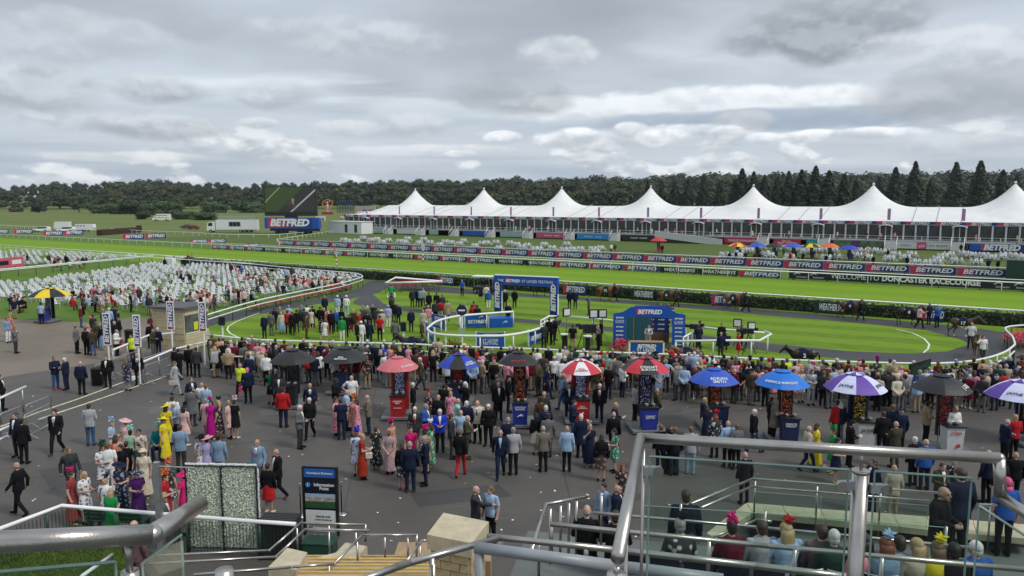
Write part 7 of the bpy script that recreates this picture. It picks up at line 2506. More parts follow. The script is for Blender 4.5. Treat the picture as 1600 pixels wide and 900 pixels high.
# golf buggy canopy behind the arch
gb = thing('golf_buggy', 'golf buggy with pale canopy behind the arch', 'buggy', G(756, 458), R(-20))
MB().bevbox(-1.1,1.1,-.55,.55,.3,.75,.08).build('body', BLACK, gb); MB().bevbox(-1.1,1.0,-.65,.65,1.8,1.9,.04).build('canopy', WHITE, gb)
for x in (-.95,.85):
    for y in (-.5,.5): MB().tube([(x,y,.7),(x*.9,y,1.8)], .025, 6).build('canopy_post', GALV, gb)
wheels(gb, (-.75,.75), .5, .24, .18)
# entrance gate and black notice board on the rail
gt = thing('ring_gate', 'black barred gate in the ring rail above the pink umbrella', 'gate', G(648, 582), R(-3))
for x in [i*.14 for i in range(26)]: MB().tube([(x,0,.08),(x,0,1.15)], .016, 5).build('bar', BLACK, gt)
for z in (.12, 1.15): MB().tube([(0,0,z),(3.5,0,z)], .03, 6).build('gate_rail', BLACK, gt)
nb_ = thing('notice_board', 'black notice board leaning beside the ring exit at right', 'board', G(1420, 620), R(38))
MB().bb(-.1,2.2,-.05,.05,.65,1.7).build('panel', BLACK, nb_); MB().bb(2.0,2.3,-.12,.12,0,1.0).build('foot', BLACK, nb_); MB().bb(.1,2.0,-.06,-.052,.85,1.5).build('print', DKGREEN, nb_); MB().bb(-.1,0,-.05,.05,0,.65).build('board_post', BLACK, nb_)

# ---------------------------------------------------------------- horses
def horse_me(phase):
    mb = MB()
    # trunk: deep chest narrowing to the belly, facing +X
    mb.ell((.42,0,1.22), .42,.27,.34); mb.ell((0,0,1.20), .55,.27,.30); mb.ell((-.48,0,1.26), .40,.28,.31); mb.ell((.1,0,1.42), .5,.14,.13)
    mb.limb((.60,0,1.36), (1.06,0,1.66), .22, .135); mb.limb((.60,0,1.18), (1.0,0,1.5), .20, .12)
    mb.limb((1.08,0,1.70), (1.38,0,1.41), .12, .078); mb.limb((1.12,0,1.60), (1.22,0,1.49), .10, .09); mb.limb((1.33,0,1.44), (1.45,0,1.31), .078, .064)
    for s in (-1, 1): mb.limb((1.05,.05*s,1.78), (1.09,.065*s,1.92), .035, .012, 6)
    sw = {0: ((.20,-.12),(-.16,.10)), 1: ((-.14,.18),(.14,-.18)), 2: ((.02,-.02),(.03,-.05))}[phase]
    for i, s in enumerate((-1, 1)):
        f = sw[0][i]
        mb.limb((.50,.14*s,1.10), (.52 + f*.5,.15*s,.72), .125, .075); kn = (.52 + f*.9,.15*s,.52)
        mb.limb((.52 + f*.5,.15*s,.75), kn, .07, .052); an = (.50 + f*1.35 - .02,.15*s,.16); mb.limb(kn, an, .045, .036); mb.limb(an, (an[0] + .07,.15*s,.05), .042, .055)
        b = sw[1][i]
        mb.limb((-.55,.14*s,1.18), (-.46 + b*.5,.16*s,.80), .18, .095); hk_ = (-.72 + b*1.0,.16*s,.55)
        mb.limb((-.46 + b*.5,.16*s,.82), hk_, .085, .058); an = (-.70 + b*1.3,.16*s,.17); mb.limb(hk_, an, .048, .038); mb.limb(an, (an[0] + .07,.16*s,.05), .042, .055)
    return fuse(mb, .022, .45, 'body')
HORSE = {k: horse_me(k) for k in (0, 1, 2)}
def tail_mane():
    t, m = MB(), MB()
    for k in range(9): t.tube([(-.84,.01*k-.04,1.38),(-.98,.012*k-.05,1.2),(-1.0,.014*k-.06,.8),(-.96,.012*k-.05,.5)], [.03,.04,.04,.01], 5)
    for k in range(14):
        u = k/13; p = Vector((.62 + .42*u, 0, 1.53 + .26*u))
        m.tube([p, p + Vector((-.02,.07,-.03)), p + Vector((-.05,.11,-.16))], [.03,.03,.008], 5)
    return t.mesh('tail', True), m.mesh('mane', True)
TAIL, MANE = tail_mane()
sc_me = MB(); rows = []
for x in (-.28, -.1, .1, .27):
    rows.append([(x, .30*math.sin(a), 1.22 + .335*math.cos(a)) for a in [R(-100 + 20*i) for i in range(11)]])
for p, q in zip(rows, rows[1:]): sc_me.strip(p, q)
sc_me = sc_me.mesh('saddle_cloth', True)
bridle_me = MB()
for x, z, r in ((1.35,1.43,.088),(1.12,1.65,.13)):
    bridle_me.tube([(x + .6*r*math.sin(t)*.9, r*math.cos(t), z + .8*r*math.sin(t)) for t in [2*math.pi*i/12 for i in range(12)]], .012, 4, closed=True)
bridle_me.tube([(1.35,.088,1.42),(1.10,.13,1.64)], .01, 4); bridle_me.tube([(1.35,-.088,1.42),(1.10,-.13,1.64)], .01, 4)
bridle_me = bridle_me.mesh('bridle')
COAT = dict(bay=mat('bay_coat', (.125,.045,.019), .34, var=.2, scale=3), dark=mat('dark_bay_coat', (.018,.011,.009), .38, var=.2, scale=3), chestnut=mat('chestnut_coat', (.21,.068,.024), .34, var=.2, scale=3), brown=mat('brown_coat', (.060,.029,.016), .34, var=.2, scale=3))
def horse(px, py, face, coat, phase, num, lab, socks=0, cl='navy', sc_=.9):
    P = G(px, py)
    o = inst('horse', HORSE[phase], COAT[coat], None, P, R(face), sc_)
    tag(o, lab, 'horse', 'horses in the parade ring')
    hm = mat('horse_hair_dark', (.008,.007,.006), .6)
    inst('tail', TAIL, hm if coat != 'chestnut' else COAT['chestnut'], o); inst('mane', MANE, hm if coat != 'chestnut' else COAT['chestnut'], o); inst('bridle', bridle_me, BLACK, o)
    c = inst('saddle_cloth', sc_me, cloth(cl), o, (0.05,0,0.01))
    if num:
        for s, rz in ((-1, 0), (1, math.pi)): letters(num, LETTER, c, (-.05, s*.325, 1.18), size=.36, bold=.04, rot=rz, name='number')
    sd = MB().ell((.12,0,1.60), .2,.12,.05); sd.ell((.0,0,1.62), .1,.1,.05); sd.build('saddle', BLACK, o)
    for k in range(socks):
        fx = {0: .20*1.35+.48, 1: -.14*1.35+.48, 2: .51}[phase] if k % 2 == 0 else {0: -.70-.16*1.3, 1: -.70+.14*1.3, 2: -.66}[phase]
        MB().tube([(fx, -.15, .08),(fx - .01, -.15, .26)], .052, 8).build('white_sock', cloth('white'), o)
    return o
for a in ((946,470,-14,'chestnut',0,'12','chestnut horse walking right along the hedge, number 12, nearest the arch',1), (1041,478,-14,'bay',1,'6','bay horse walking right along the hedge, before the green board',2), (1144,484,-14,'bay',0,'9','bay horse in the middle of the hedge path',1),
          (1326,497,-16,'brown',1,'4','brown horse before the right green board on the hedge',0), (1418,508,-16,'dark',0,'8','near-black horse approaching the right turn',0), (1502,527,-24,'brown',1,'17','dark bay horse with white feet at the right turn',2),
          (1526,558,-118,'bay',2,'','bay horse walking towards the crowd at the right end',0), (1254,583,172,'dark',2,'2','near-black horse numbered 2 walking left behind the rail',0), (1074,581,176,'bay',2,'15','bay horse numbered 15 walking left before the television set',0),
          (646,562,176,'dark',2,'','near-black horse led left beside the winner circle',0), (612,488,100,'dark',2,'','dark horse with mounted rider in green silks among the owners',0), (846,463,-10,'dark',0,'','dark horse behind the arch on the far path',1), (765,457,-10,'dark',1,'','dark horse partly hidden by the left arch post',0)):
    horse(a[0], a[1], a[2], a[3], a[4], a[5], a[6], a[7])
    if a[0] in (1502, 1254, 1074, 646, 1526): LANDMARKS.append((a[0], a[1] - 25, 'the ' + {1502: 'white-footed horse', 1254: 'horse numbered 2', 1074: 'horse numbered 15', 646: 'led near-black horse', 1526: 'oncoming bay horse'}[a[0]]))
rd_ = rec_person(612, 452, 'ride', 'Y', 'green', 'white', 'br', 'b', hat='helmet:green', loc=Vector((G(612,488).x, G(612,488).y, 0)), z=1.24, area='on the parade ring grass')
A_RING.append(rd_)
# ---------------------------------------------------------------- place the people
LANDMARKS += [(200, 560, 'the tall banner pole'), (60, 660, 'the left barriers'), (290, 520, 'the timber hut'), (350, 780, 'the flower wall'), (495, 770, 'the information board'), (715, 820, 'the stone pillar'), (250, 770, 'the grey steel post'),
              (1330, 720, 'the steel handrail frame'), (1580, 720, 'the steel frame corner'), (120, 810, 'the green bench'), (540, 520, 'the ring grass'), (700, 450, 'the hedge flower bed'), (745, 515, "the winner's circle"), (890, 500, 'the studio lamps'), (1150, 520, 'the right television crew'), (75, 470, 'the yellow umbrella')]
named = A_T + A_RAIL + [t[0] for t in TERR] + A_RING
def size_of(r):
    k = (PX(r['loc'])[1] - PX(r['loc'] + Vector((0, 0, 1.75)))[1])
    if r in A_RAIL: k *= .75
    return k
named.sort(key=size_of, reverse=True)
top300 = named[:300]
rest = named[300:] + A_FAR
top300_area = {}
label_people(top300, LANDMARKS)
for r in top300:
    r['group'] = 'racegoers ' + (r['area'] or 'at the course')
    spawn_person(r)
crowd = Crowd()
for r in rest: crowd.person(r)
# people seated on the left lawn and along its rail
rl = random.Random(31)
tops = ('white','pink','navy','black','fl_white','fl_pink','lblue','red','lpink','grey','fl_dark','lgreen','cream','black','navy','charcoal')
def seated(px, py, face, pose='sit'):
    c = rl.choice(tops)
    r = rec_person(px, py, pose, rl.choice(('L','L','T','D','S')), c, rl.choice(('navy','black','grey','tan',c)), rl.choice(('br','blL','gy','wh','bk','brL','lbL')), face, area='lawn', hat=rl.choice((None,None,None,'fasc:red','boater:cream','fasc:hotpink','fasc:black')))
    crowd.person(r)
LAWN_SIT = []
for px, py, n, sx_, sy_ in ((190,452,26,45,8), (130,458,14,30,8), (250,455,12,24,9), (25,463,8,14,4), (320,458,16,26,6), (375,452,12,22,5), (430,437,14,30,7), (490,433,16,30,5), (530,432,9,18,4), (110,403,14,30,4), (20,402,8,25,5), (290,425,8,14,3), (330,430,6,16,4), (400,430,8,18,4), (280,468,6,12,4), (395,424,8,25,2)):
    for k in range(n):
        seated(px + rl.uniform(-sx_, sx_), py + rl.uniform(-sy_, sy_), rl.choice(('l','r','f','b','br','fl')), 'sit' if rl.random() < .8 else 'stand')
for px in range(640, 1590, 17):
    P = P0 + U * (xs_at(px) + rl.uniform(-2, 2)) + N * (-HALF - rl.uniform(.8, 2.8))
    if rl.random() < .62:
        r = rec_person(px, 0, 'stand', rl.choice(('L','S','T','D')), rl.choice(tops), rl.choice(('navy','black','grey')), rl.choice(('br','bl','gy','bk')), rl.choice(('f','l','r')), loc=Vector((P.x, P.y, 0)), z=ZD)
        crowd.person(r)
# the deep ranks along the parade ring rail
def rail_y(px):
    for (a, b), (c, d) in zip(RAIL_NEAR, RAIL_NEAR[1:]):
        if a <= px <= c: return b + (d - b) * (px - a) / (c - a)
    return 566
taken = [r['loc'] for r in PEOPLE]
dark = ('navy','black','black','charcoal','navy','grey','olive','brown','lgrey','white','beige','lblue','pink','fl_dark','fl_pink','burg','red','cream','tan')
for k in range(420):
    px = rl.uniform(332, 1600); py = (rail_y(px) if px < 1500 else 566) + rl.uniform(4, 21)
    P = G(px, py, 1.72)
    if min((q.xy - P.xy).length for q in taken) < .48: continue
    taken.append(P)
    c = rl.choice(dark)
    crowd.person(rec_person(px, py, rl.choice(('stand','stand','card','phone','behind')), rl.choice(('L','S','L','S','J','D','T')), c, rl.choice(('navy','black','charcoal','grey','tan')), rl.choice(('br','bk','gy','gyX','wh','lb','blL','brL')), rl.choice(('b','b','b','bl','br')), area='', hat=rl.choice((None,)*7 + ('fasc:red','boater:black','flat:charcoal'))))
crowd.build('seated_crowd', 'many small racegoers on the lawns, ring and marquee deck', 'crowd')
# ---------------------------------------------------------------- white garden chairs
ch = MB()
ch.bevbox(-.24,.24,-.24,.22,.40,.44,.02)
for x in (-.13, .13):
    ch.loft([[(x-.10,.19,.44),(x+.10,.19,.44),(x+.10,.215,.44),(x-.10,.215,.44)],[(x*.8-.085,.32,.82),(x*.8+.085,.32,.82),(x*.8+.085,.34,.82),(x*.8-.085,.34,.82)]])
ch.loft([[(-.20,.30,.78),(.20,.30,.78),(.20,.33,.78),(-.20,.33,.78)],[(-.13,.33,.87),(.13,.33,.87),(.13,.36,.87),(-.13,.36,.87)]])
for s in (-1, 1):
    ch.tube([(.25*s,-.24,0),(.25*s,-.22,.62),(.26*s,.0,.66),(.25*s,.26,.64)], .028, 5)
    ch.tube([(.26*s,.30,0),(.24*s,.22,.42)], .03, 5)
CHAIR = ch.mesh('garden_chair')
CHAIRM = mat('white_garden_plastic', (.58,.60,.61), .45, var=.05)
tb = MB().tube([(0,0,.70),(0,0,.73)], .45, 14)
for k in range(4): tb.tube([(.32*math.cos(k*1.57+.78),.32*math.sin(k*1.57+.78),0),(.25*math.cos(k*1.57+.78),.25*math.sin(k*1.57+.78),.7)], .025, 5)
TABLE_ME = tb.mesh('garden_table')
CH = []      # (location, rotation, tilt, which area)
rc_ = random.Random(12)
def inside(x, y, poly):
    c = False
    n = len(poly)
    for i in range(n):
        (x1, y1), (x2, y2) = poly[i], poly[(i+1) % n]
        if (y1 > y) != (y2 > y) and x < (x2-x1)*(y-y1)/(y2-y1)+x1: c = not c
    return c
A1 = [(-50,456),(20,447),(120,436),(240,416),(330,417),(420,427),(560,436),(535,446),(440,462),(330,484),(300,486),(150,483),(60,480),(25,472),(-50,474)]
A2 = [(-60,398),(80,396),(215,405),(120,414),(-60,424)]
for poly, rowstep, colstep, tag_ in ((A1, 2.0, .74, 'lawn'), (A2, 2.1, .9, 'far')):
    W = [tuple(G(x, y)[:2]) for x, y in poly]
    ss = [U.x*x + U.y*y for x, y in W]; dd = [N.x*x + N.y*y for x, y in W]
    s = min(ss)
    while s < max(ss):
        d = min(dd)
        while d < max(dd):
            p = LN(d + rc_.uniform(-.06, .06), s + rc_.uniform(-.12, .12))
            if inside(p.x, p.y, W) and rc_.random() < (.74 if tag_ == 'lawn' else .6): CH.append((p, ANG + R(90) + R(rc_.uniform(-7, 7)) + (R(180) if rc_.random() < .1 else 0), 0.0, tag_))
            d += colstep
        s += rowstep
TABLES = []
for i in range(100):
    px = 535 + (i * 10.7) + rc_.uniform(-6, 6)
    if 940 < px < 1130: continue
    d = rc_.uniform(122, 146) if px < 960 else rc_.uniform(126, 156)
    c = LN(d, S_AT(d, px, .5))
    TABLES.append((c, 'marquee'))
    for k in range(6):
        a = k * math.pi/3 + rc_.uniform(-.2, .2)
        CH.append((c + Vector((.95*math.cos(a), .95*math.sin(a), 0)), a - math.pi/2, R(32), 'marquee'))
def chair_mx(c):
    return Matrix.Translation(c[0]) @ Matrix.Rotation(c[1], 4, 'Z') @ (Matrix.Rotation(c[2], 4, 'X') @ Matrix.Scale(1.3, 4) if c[2] else Matrix.Identity(4))
CH.sort(key=lambda c: c[0].length)
lm_lawn = [(77,460,'the yellow umbrella'), (168,490,'the leftmost upright banner'), (268,475,'the upright banner over the hut'), (318,475,'the rightmost upright banner'), (430,470,'the red flower bed'), (540,440,'the curved end of the lawn rail'), (290,408,'the short hedge block'), (120,414,'the broad lawn rail')]
recs = []
for i, c in enumerate(CH[:300]):
    o = inst('garden_chair', CHAIR, CHAIRM, None, c[0], c[1], .95)
    px, py = PX(c[0])
    recs.append((o, px, py))
by = {}
for o, px, py in recs:
    b = min(lm_lawn, key=lambda m: (m[0]-px)**2 + (2.5*(m[1]-py))**2)
    side = ('right of ' if px > b[0] else 'left of ') if abs(px-b[0]) > 12 else ('below ' if py > b[1] else 'above ')
    by.setdefault(side + b[2], []).append((o, px, py))
for k, g in by.items():
    # chairs in rows: number them across, front row first
    g.sort(key=lambda t: (-round(t[2] / 5), t[1]))
    rows_ = {}
    for t in g: rows_.setdefault(round(t[2] / 5), []).append(t)
    for ri, (ry, rr) in enumerate(sorted(rows_.items(), reverse=True)):
        for ci, t in enumerate(sorted(rr, key=lambda t: t[1])):
            tag(t[0], f'white garden chair {k}, {ORD(ri)} row, {ORD(min(ci, 35))} along', 'chair', 'white garden chairs on the left lawn')
far = Crowd()
for c in CH[300:]: far.add(CHAIR, CHAIRM, chair_mx(c))
for c, _ in TABLES: far.add(TABLE_ME, CHAIRM, Matrix.Translation(c))
far.build('garden_chairs', 'many white garden chairs on the lawns beyond, tipped against tables before the marquee', 'chairs')
for i, (px, py) in enumerate(((150,470),(112,472),(215,462),(255,470),(300,466),(352,456),(205,474),(280,447),(440,440))):
    o = inst('garden_table', TABLE_ME, CHAIRM, None, G(px, py + 4), 0)
    tag(o, 'round white garden table ' + ('right of the yellow umbrella', 'between the yellow umbrella and the leftmost upright banner', 'above the second upright banner', 'above the timber hut', 'left of the rightmost upright banner', 'right of the rightmost upright banner, by the lawn rail', 'left of the timber hut roof', 'in the middle of the chair rows', 'near the curved end of the lawn rail')[i], 'table', 'white garden tables on the left lawn')
# pink banner on the far lawn rail
pb = thing('lawn_banner', 'pink and white banner on the lawn rail at the left edge', 'banner', G(-30, 427), 0)
q = G(39, 419) - G(-30, 427); pb.rotation_euler = (0,0,math.atan2(q.y, q.x))
MB().bb(0,q.length,.12,.18,.35,1.75).build('banner_sheet', PODM['red'] if False else mat('pink_banner', (.62,.10,.16), .5), pb)
for k in range(3): MB().bb(q.length*(.12+.3*k), q.length*(.34+.3*k), .10,.115,.75,1.35).build('banner_print', WHITE if k != 1 else NAVYD, pb)
# ---------------------------------------------------------------- smaller things on the course and in hands
gc = thing('storage_container', 'dark green container at the right end of the betting boards', 'container', LN(113, S_AT(113, 1572, 1)), ANG)
MB().bb(0,6,-1.2,1.2,.1,2.5).build('container_box', DKGREEN, gc)
for k in range(9): MB().bb(.15+.65*k,.4+.65*k,-1.24,-1.2,.2,2.4).build('rib', DKGREEN, gc)
STR = [mat('marker_red', (.45,.02,.02), .5), WHITE]
for px, pt, pb, lab in ((526,393,417,'red and white striped marker pole on the near edge of the straight'), (661,383,410,'red and white striped marker pole behind the running rail')):
    P = G(px, pb); z = AT(px, pt, P.y).z
    o = thing('marker_pole', lab, 'pole', P, 0, 'striped marker poles')
    for k in range(6): MB().tube([(0,0,z*.8*k/6),(0,0,z*.8*(k+1)/6)], .10, 10).build('stripe', STR[k % 2], o)
    MB().bevbox(-.3,.3,-.1,.1,z*.8,z,.04).build('marker_top', mat('marker_blue', (.35,.45,.6), .5), o)
kb = thing('equipment_cabinet', 'white cabinet at the end of the broad lawn rail', 'cabinet', G(265, 418), R(-20))
MB().bevbox(-.95,.95,-.4,.4,.05,1.45,.05).build('cabinet_body', WHITE, kb); MB().bb(-.03,.03,-.42,-.4,.2,1.3).build('door_seam', GALV, kb)
# race cards and papers held in both hands
PAPER = mat('paper', (.78,.78,.74), .7, var=.05); card_me = MB().box((0,0,0), .21, .004, .16).mesh('race_card')
for r in top300:
    if r['pose'] != 'card' or (r['px'] not in (138,130,213,256,187,467,729,961,159,664,565,1179,1493,889,1330,541,173,895) ): continue
    M = Matrix.Translation(r['loc']) @ Matrix.Rotation(r['rot'], 4, 'Z')
    k = r['h'] / 1.75
    p = M @ (Vector((0, .35*r['w'], 1.15)) * k)
    o = inst('race_card', card_me, PAPER, None, p, r['rot'])
    o.rotation_euler = (R(-55), 0, r['rot'])
    s_, x_ = look(r)
    tag(o, f'white race card held by person in {s_}, {x_}', 'paper', 'race cards held by racegoers')

# dropped betting slips and cups, repaired patches and drains on the forecourt
lt = MB(); rg = random.Random(77)
for k in range(150):
    p = G(rg.uniform(20, 1580), rg.uniform(600, 850))
    a, w, h = rg.uniform(0, 6.28), rg.uniform(.03, .07), rg.uniform(.05, .11)
    c, s_ = math.cos(a), math.sin(a)
    lt.add([(p.x + (i*w*c - j*h*s_), p.y + (i*w*s_ + j*h*c), .008 + .012*(i > 0)*(j > 0)) for i, j in ((-.5,-.5),(.5,-.5),(.5,.5),(-.5,.5))], [(0,1,2,3)])
tag(lt.build('litter', PAPER), 'scattered paper slips dropped on the forecourt', 'litter', kind='stuff')
PATCH = tarmac_mat('tarmac_patch', (.048, .046, .045), (.062, .060, .058)); WORN = tarmac_mat('worn_tarmac', (.092, .088, .083), (.12, .115, .108))
for px, m in (([(640,770),(780,757),(800,775),(655,792)], PATCH), ([(60,735),(150,720),(185,745),(80,765)], PATCH), ([(1065,640),(1095,637),(1100,642),(1068,646)], WORN), ([(405,640),(500,632),(505,640),(408,650)], WORN), ([(560,610),(640,604),(645,612),(566,618)], WORN), ([(860,790),(1000,770),(1010,780),(870,800)], PATCH), ([(230,640),(262,632),(268,640),(236,648)], WORN)):
    struct('tarmac_patch', MB().sheet([G(x, y, .004) for x, y in px]), m)
for pts in ([(-20,760),(300,700),(700,660),(1100,640),(1600,650)], [(520,870),(560,700),(590,600)], [(900,820),(870,690),(850,610)]):
    line('tarmac_joint', pts, .035, PATCH, .006)
# ---------------------------------------------------------------- the stand in the foreground
CONC = mat('terrace_concrete', (.085,.09,.09), .8, var=.15, scale=2, bump=.2)
TA = R(-11)
TX, TY = Vector((math.cos(TA), math.sin(TA), 0)), Vector((-math.sin(TA), math.cos(TA), 0))
row_o = G(1063, 812, 5.03); row_o.z = 0
def TL(x, y, z=0.0): return row_o + TX * x + TY * y + Vector((0, 0, z))
def tier(name, x0, x1, y0, y1, z0, z1, m):
    mb = MB(); a = [TL(x0,y0), TL(x1,y0), TL(x1,y1), TL(x0,y1)]
    mb.prism([(p.x, p.y) for p in a], z0, z1)
    return struct(name, mb, m)
tier('terrace', -.9, 9.5, -1.0, .62, -.2, Z_SEAT, CONC)
tier('terrace_walkway', -2.9, 9.5, .64, 3.3, -.2, Z_WALK, mat('terrace_paving', (.13,.145,.135), .75, var=.12, scale=1.5))
tier('terrace_landing', 2.6, 9.5, 3.32, 6.6, -.2, Z_LAND, MATS['terrace_paving'])
tier('terrace_side', -4.6, -.92, -3.2, .62, -.2, Z_WALK - .004, CONC)
struct('balcony_floor', MB().bb(-5, 7, -4, 3.6, 7.35, 7.55), CONC)
struct('upper_terrace', MB().bb(-3.2, 6, 3.62, 5.55, 6.3, 6.5), CONC)
struct('middle_terrace', MB().bb(.4, 8.5, 5.57, 8.4, 4.9, 5.08), CONC)
# tip-up seats behind the spectators' backs
SEATM = mat('navy_seat_plastic', (.008,.012,.030), .4, var=.1)
st_back = MB(); rows = []
for z, b in ((.40,.0),(.54,-.02),(.68,-.05),(.76,-.09)):
    rows.append([(x, -.24 + b + .07*(x/.22)**2, z) for x in [-.22 + .44*i/8 for i in range(9)]])
for p, q in zip(rows, rows[1:]): st_back.strip(p, q)
st_back = st_back.mesh('seat_back', True)
st_edge = MB().tube([(p[0], p[1] - .008, p[2] + .004) for p in rows[-1]], .012, 5).mesh('seat_rim')
st_pan = MB().bevbox(-.21,.21,-.22,.16,.38,.43,.02).mesh('seat_pan')
st_leg = MB().bb(-.03,.03,-.2,-.14,0,.38).mesh('bracket')
for i in range(19):
    o = thing('stadium_seat', f'navy tip-up seat in the terrace row, {ORD(i)} from the left', 'seat', TL(-.72 + .5*i, .03 - .0*i, Z_SEAT), TA, 'navy seats of the terrace row')
    inst('seat_back', st_back, SEATM, o); inst('seat_rim', st_edge, GALV, o); inst('seat_pan', st_pan, SEATM, o); inst('bracket', st_leg, GALV, o)
# cream coping slabs round the terrace
def slab(parent, px, z, th, m=CREAM, name='coping_slab'):
    pts = [G(x, y, z) for x, y in px]
    mb = MB(); n = len(pts)
    mb.add(pts + [p - Vector((0,0,th)) for p in pts], [tuple(range(n)), tuple(range(2*n-1, n-1, -1))] + [(i, n+i, n+(i+1) % n, (i+1) % n) for i in range(n)])
    return mb.build(name, m, parent)
cw = thing('coping_wall', 'low wall capped with cream stone slabs beyond the seated spectators', 'wall')
for px in ([(1104,833),(1133,810),(1150,818),(1120,842)], [(1134,809.5),(1166,786),(1176,801),(1151,817.5)], [(1167,785.5),(1222,790),(1230,806),(1177,801)], [(1223,790),(1281,795),(1290,812),(1231,806)], [(1282,795),(1338,799),(1347,818),(1291,812)], [(1339,799),(1394,802.5),(1406,823),(1348,818)], [(1395,803),(1448,807),(1460,829),(1407,823)], [(1449,807),(1520,813),(1526,835),(1461,829)], [(1521,813),(1560,816),(1568,838),(1527,835)], [(1561,816),(1610,820),(1618,843),(1569,838)]):
    slab(cw, px, 2.55, .14)
base_px = [(1112,838),(1170,790),(1610,823),(1612,835),(1178,799),(1122,846)]
slab(cw, base_px, 2.41, 2.4, CONC, 'wall_base')
# brick pillar with cream cap
pil = thing('stone_pillar', 'buff brick pillar with a thick cream stone cap beside the steps', 'pillar')
cap = [(693,801),(764,815),(737,849),(667,835)]
CZ = 3.8
slab(pil, cap, CZ, .28, CREAM, 'cap_stone')
c4 = [G(x, y, CZ) for x, y in cap]
ctr = sum(c4, Vector()) / 4
inn = [ctr + (p - ctr) * .84 for p in c4]
mb = MB(); mb.prism([(p.x, p.y) for p in [ctr + (q - ctr)*.82 for q in c4]], 0, CZ - .29); mb.build('pillar_core', MORTAR, pil)
for (a, b) in ((inn[3], inn[2]), (inn[2], inn[1]), (inn[0], inn[3])):
    L = (b - a).length; d = (b - a).normalized(); nb2 = max(2, round(L / .36)); rz = math.atan2(d.y, d.x)
    for r_ in range(14):
        z = CZ - .30 - .165*(r_ + 1)
        for k in range(nb2 + (r_ % 2)):
            x0, x1 = (k - .5*(r_ % 2)) * L/nb2, (k + 1 - .5*(r_ % 2)) * L/nb2
            x0, x1 = max(x0, 0), min(x1, L)
            if x1 - x0 < .05: continue
            c_ = a + d * (x0 + x1)/2
            MB().box((0,0,0), x1 - x0 - .014, .05, .151, rz).build('brick', BRICK, pil, loc=(c_.x, c_.y, z + .08))
# steps with yellow nosings
stp = thing('stone_steps', 'broad tan steps with bright yellow nosings going down to the forecourt', 'steps')
TANS = mat('tan_paving', (.36,.25,.14), .8, var=.15, scale=4, bump=.2); YEL = mat('yellow_nosing', (.56,.40,.12), .7, var=.15, scale=6)
for k in range(14):
    y1 = 16.4 - .4*k; z = 1.6 + .13*k
    x0, x1 = -4.9 + .1*k, -.62 - .05*k
    MB().bb(x0, x1, y1 - .4, y1, max(0, z - .6), z).build('tread', TANS, stp)
    MB().bb(x0 + .02, x1 - .02, y1 - .045, y1 + .012, z + .003, z + .012).build('yellow_nosing', YEL, stp)
MB().bb(-2.8, -.5, 16.42, 17.4, 0, 1.45).build('landing', TANS, stp)
for i, px in enumerate(([(419,886),(449,856),(480,863),(463,890)], [(472,877),(526,863),(541,847.5),(572,853),(557,875),(482,886)])):
    o = thing('coping_stone', ('left' if i == 0 else 'right') + ' pale cream coping stone behind the stair handrails', 'stone', (0,0,0), 0, 'coping stones by the steps')
    slab(o, px, 2.1 if i == 0 else 1.7, .30, CREAM, 'stone_top'); slab(o, [(x + (2 if j in (0,3) else -2), y + 1) for j, (x, y) in enumerate(px)], 1.79 if i == 0 else 1.39, 1.4, CREAM, 'stone_base')
# ---------------------------------------------------------------- steel handrails of the stand
def handrail(label, pts, r, posts=(), m=STEEL, group='steel handrails of the stand', n=14, cat='handrail', post_to=None, end_cap=True, name='handrail'):
    """pts: (px, py, distance); posts: (px, py, distance, length down)"""
    P = [AT(*p) for p in pts]
    o = thing(name, label, cat, P[0], 0, group)
    for a, b in zip(P, P[1:]): MB().tube([a - P[0], b - P[0]], r, n).build('tube', m, o, True)
    for p in P[1:-1]: MB().ell(p - P[0], r, r, r, n, 8).build('elbow', m, o, True)
    for px, py, dist, ln in posts:
        q = AT(px, py, dist)
        MB().tube([q - P[0], q - P[0] - Vector((0,0,ln))], r * .8, 10).build('post', m, o, True)
    return o
hr1 = handrail('large near steel handrail frame at the right, running along the balcony', [(965,872,2.40),(1001,684,3.42),(1561,716,3.14),(1563,776,3.14),(1650,832,2.95)], .0245, n=20)
b0 = hr1.location
pp = AT(1345, 738, 3.30) - b0
MB().tube([pp, pp - Vector((0,0,1.3))], .037, 18).build('main_post', STEEL, hr1, True)
MB().tube([pp, pp + Vector((0,0,.012))], .040, 18).build('post_cap', STEEL, hr1, True)
MB().tube([pp, AT(1347, 703, 3.29) - b0], .008, 8).build('rod', STEEL, hr1, True)
for px, d_ in ((1006, 3.42), (980, 2.95)):
    a_ = AT(px, 702 if px > 1000 else 780, d_) - b0; MB().tube([a_, a_ - Vector((0,0,1.3))], .008, 8).build('rod', STEEL, hr1, True)
np_ = AT(964, 872, 2.42) - b0
MB().tube([np_ - Vector((0,0,.03)), np_ - Vector((0,0,.06))], .012, 10).build('rod', STEEL, hr1, True); MB().tube([np_ - Vector((0,0,.055)), np_ - Vector((0,0,1.2))], .034, 18).build('main_post', STEEL, hr1, True)
for px, py, d_ in ((1028,735,3.40),(1313,758,3.30),(1383,763,3.27)):
    q = AT(px, py, d_) - b0
    MB().tube([q + Vector((0,-.02,0)), q + Vector((0,.0,0))], .024, 18).build('glass_clamp', STEEL, hr1)
    MB().box(q + Vector((.04 if px in (1313,) else -.04, 0, 0)), .06, .03, .04).build('clamp_block', GALV, hr1)
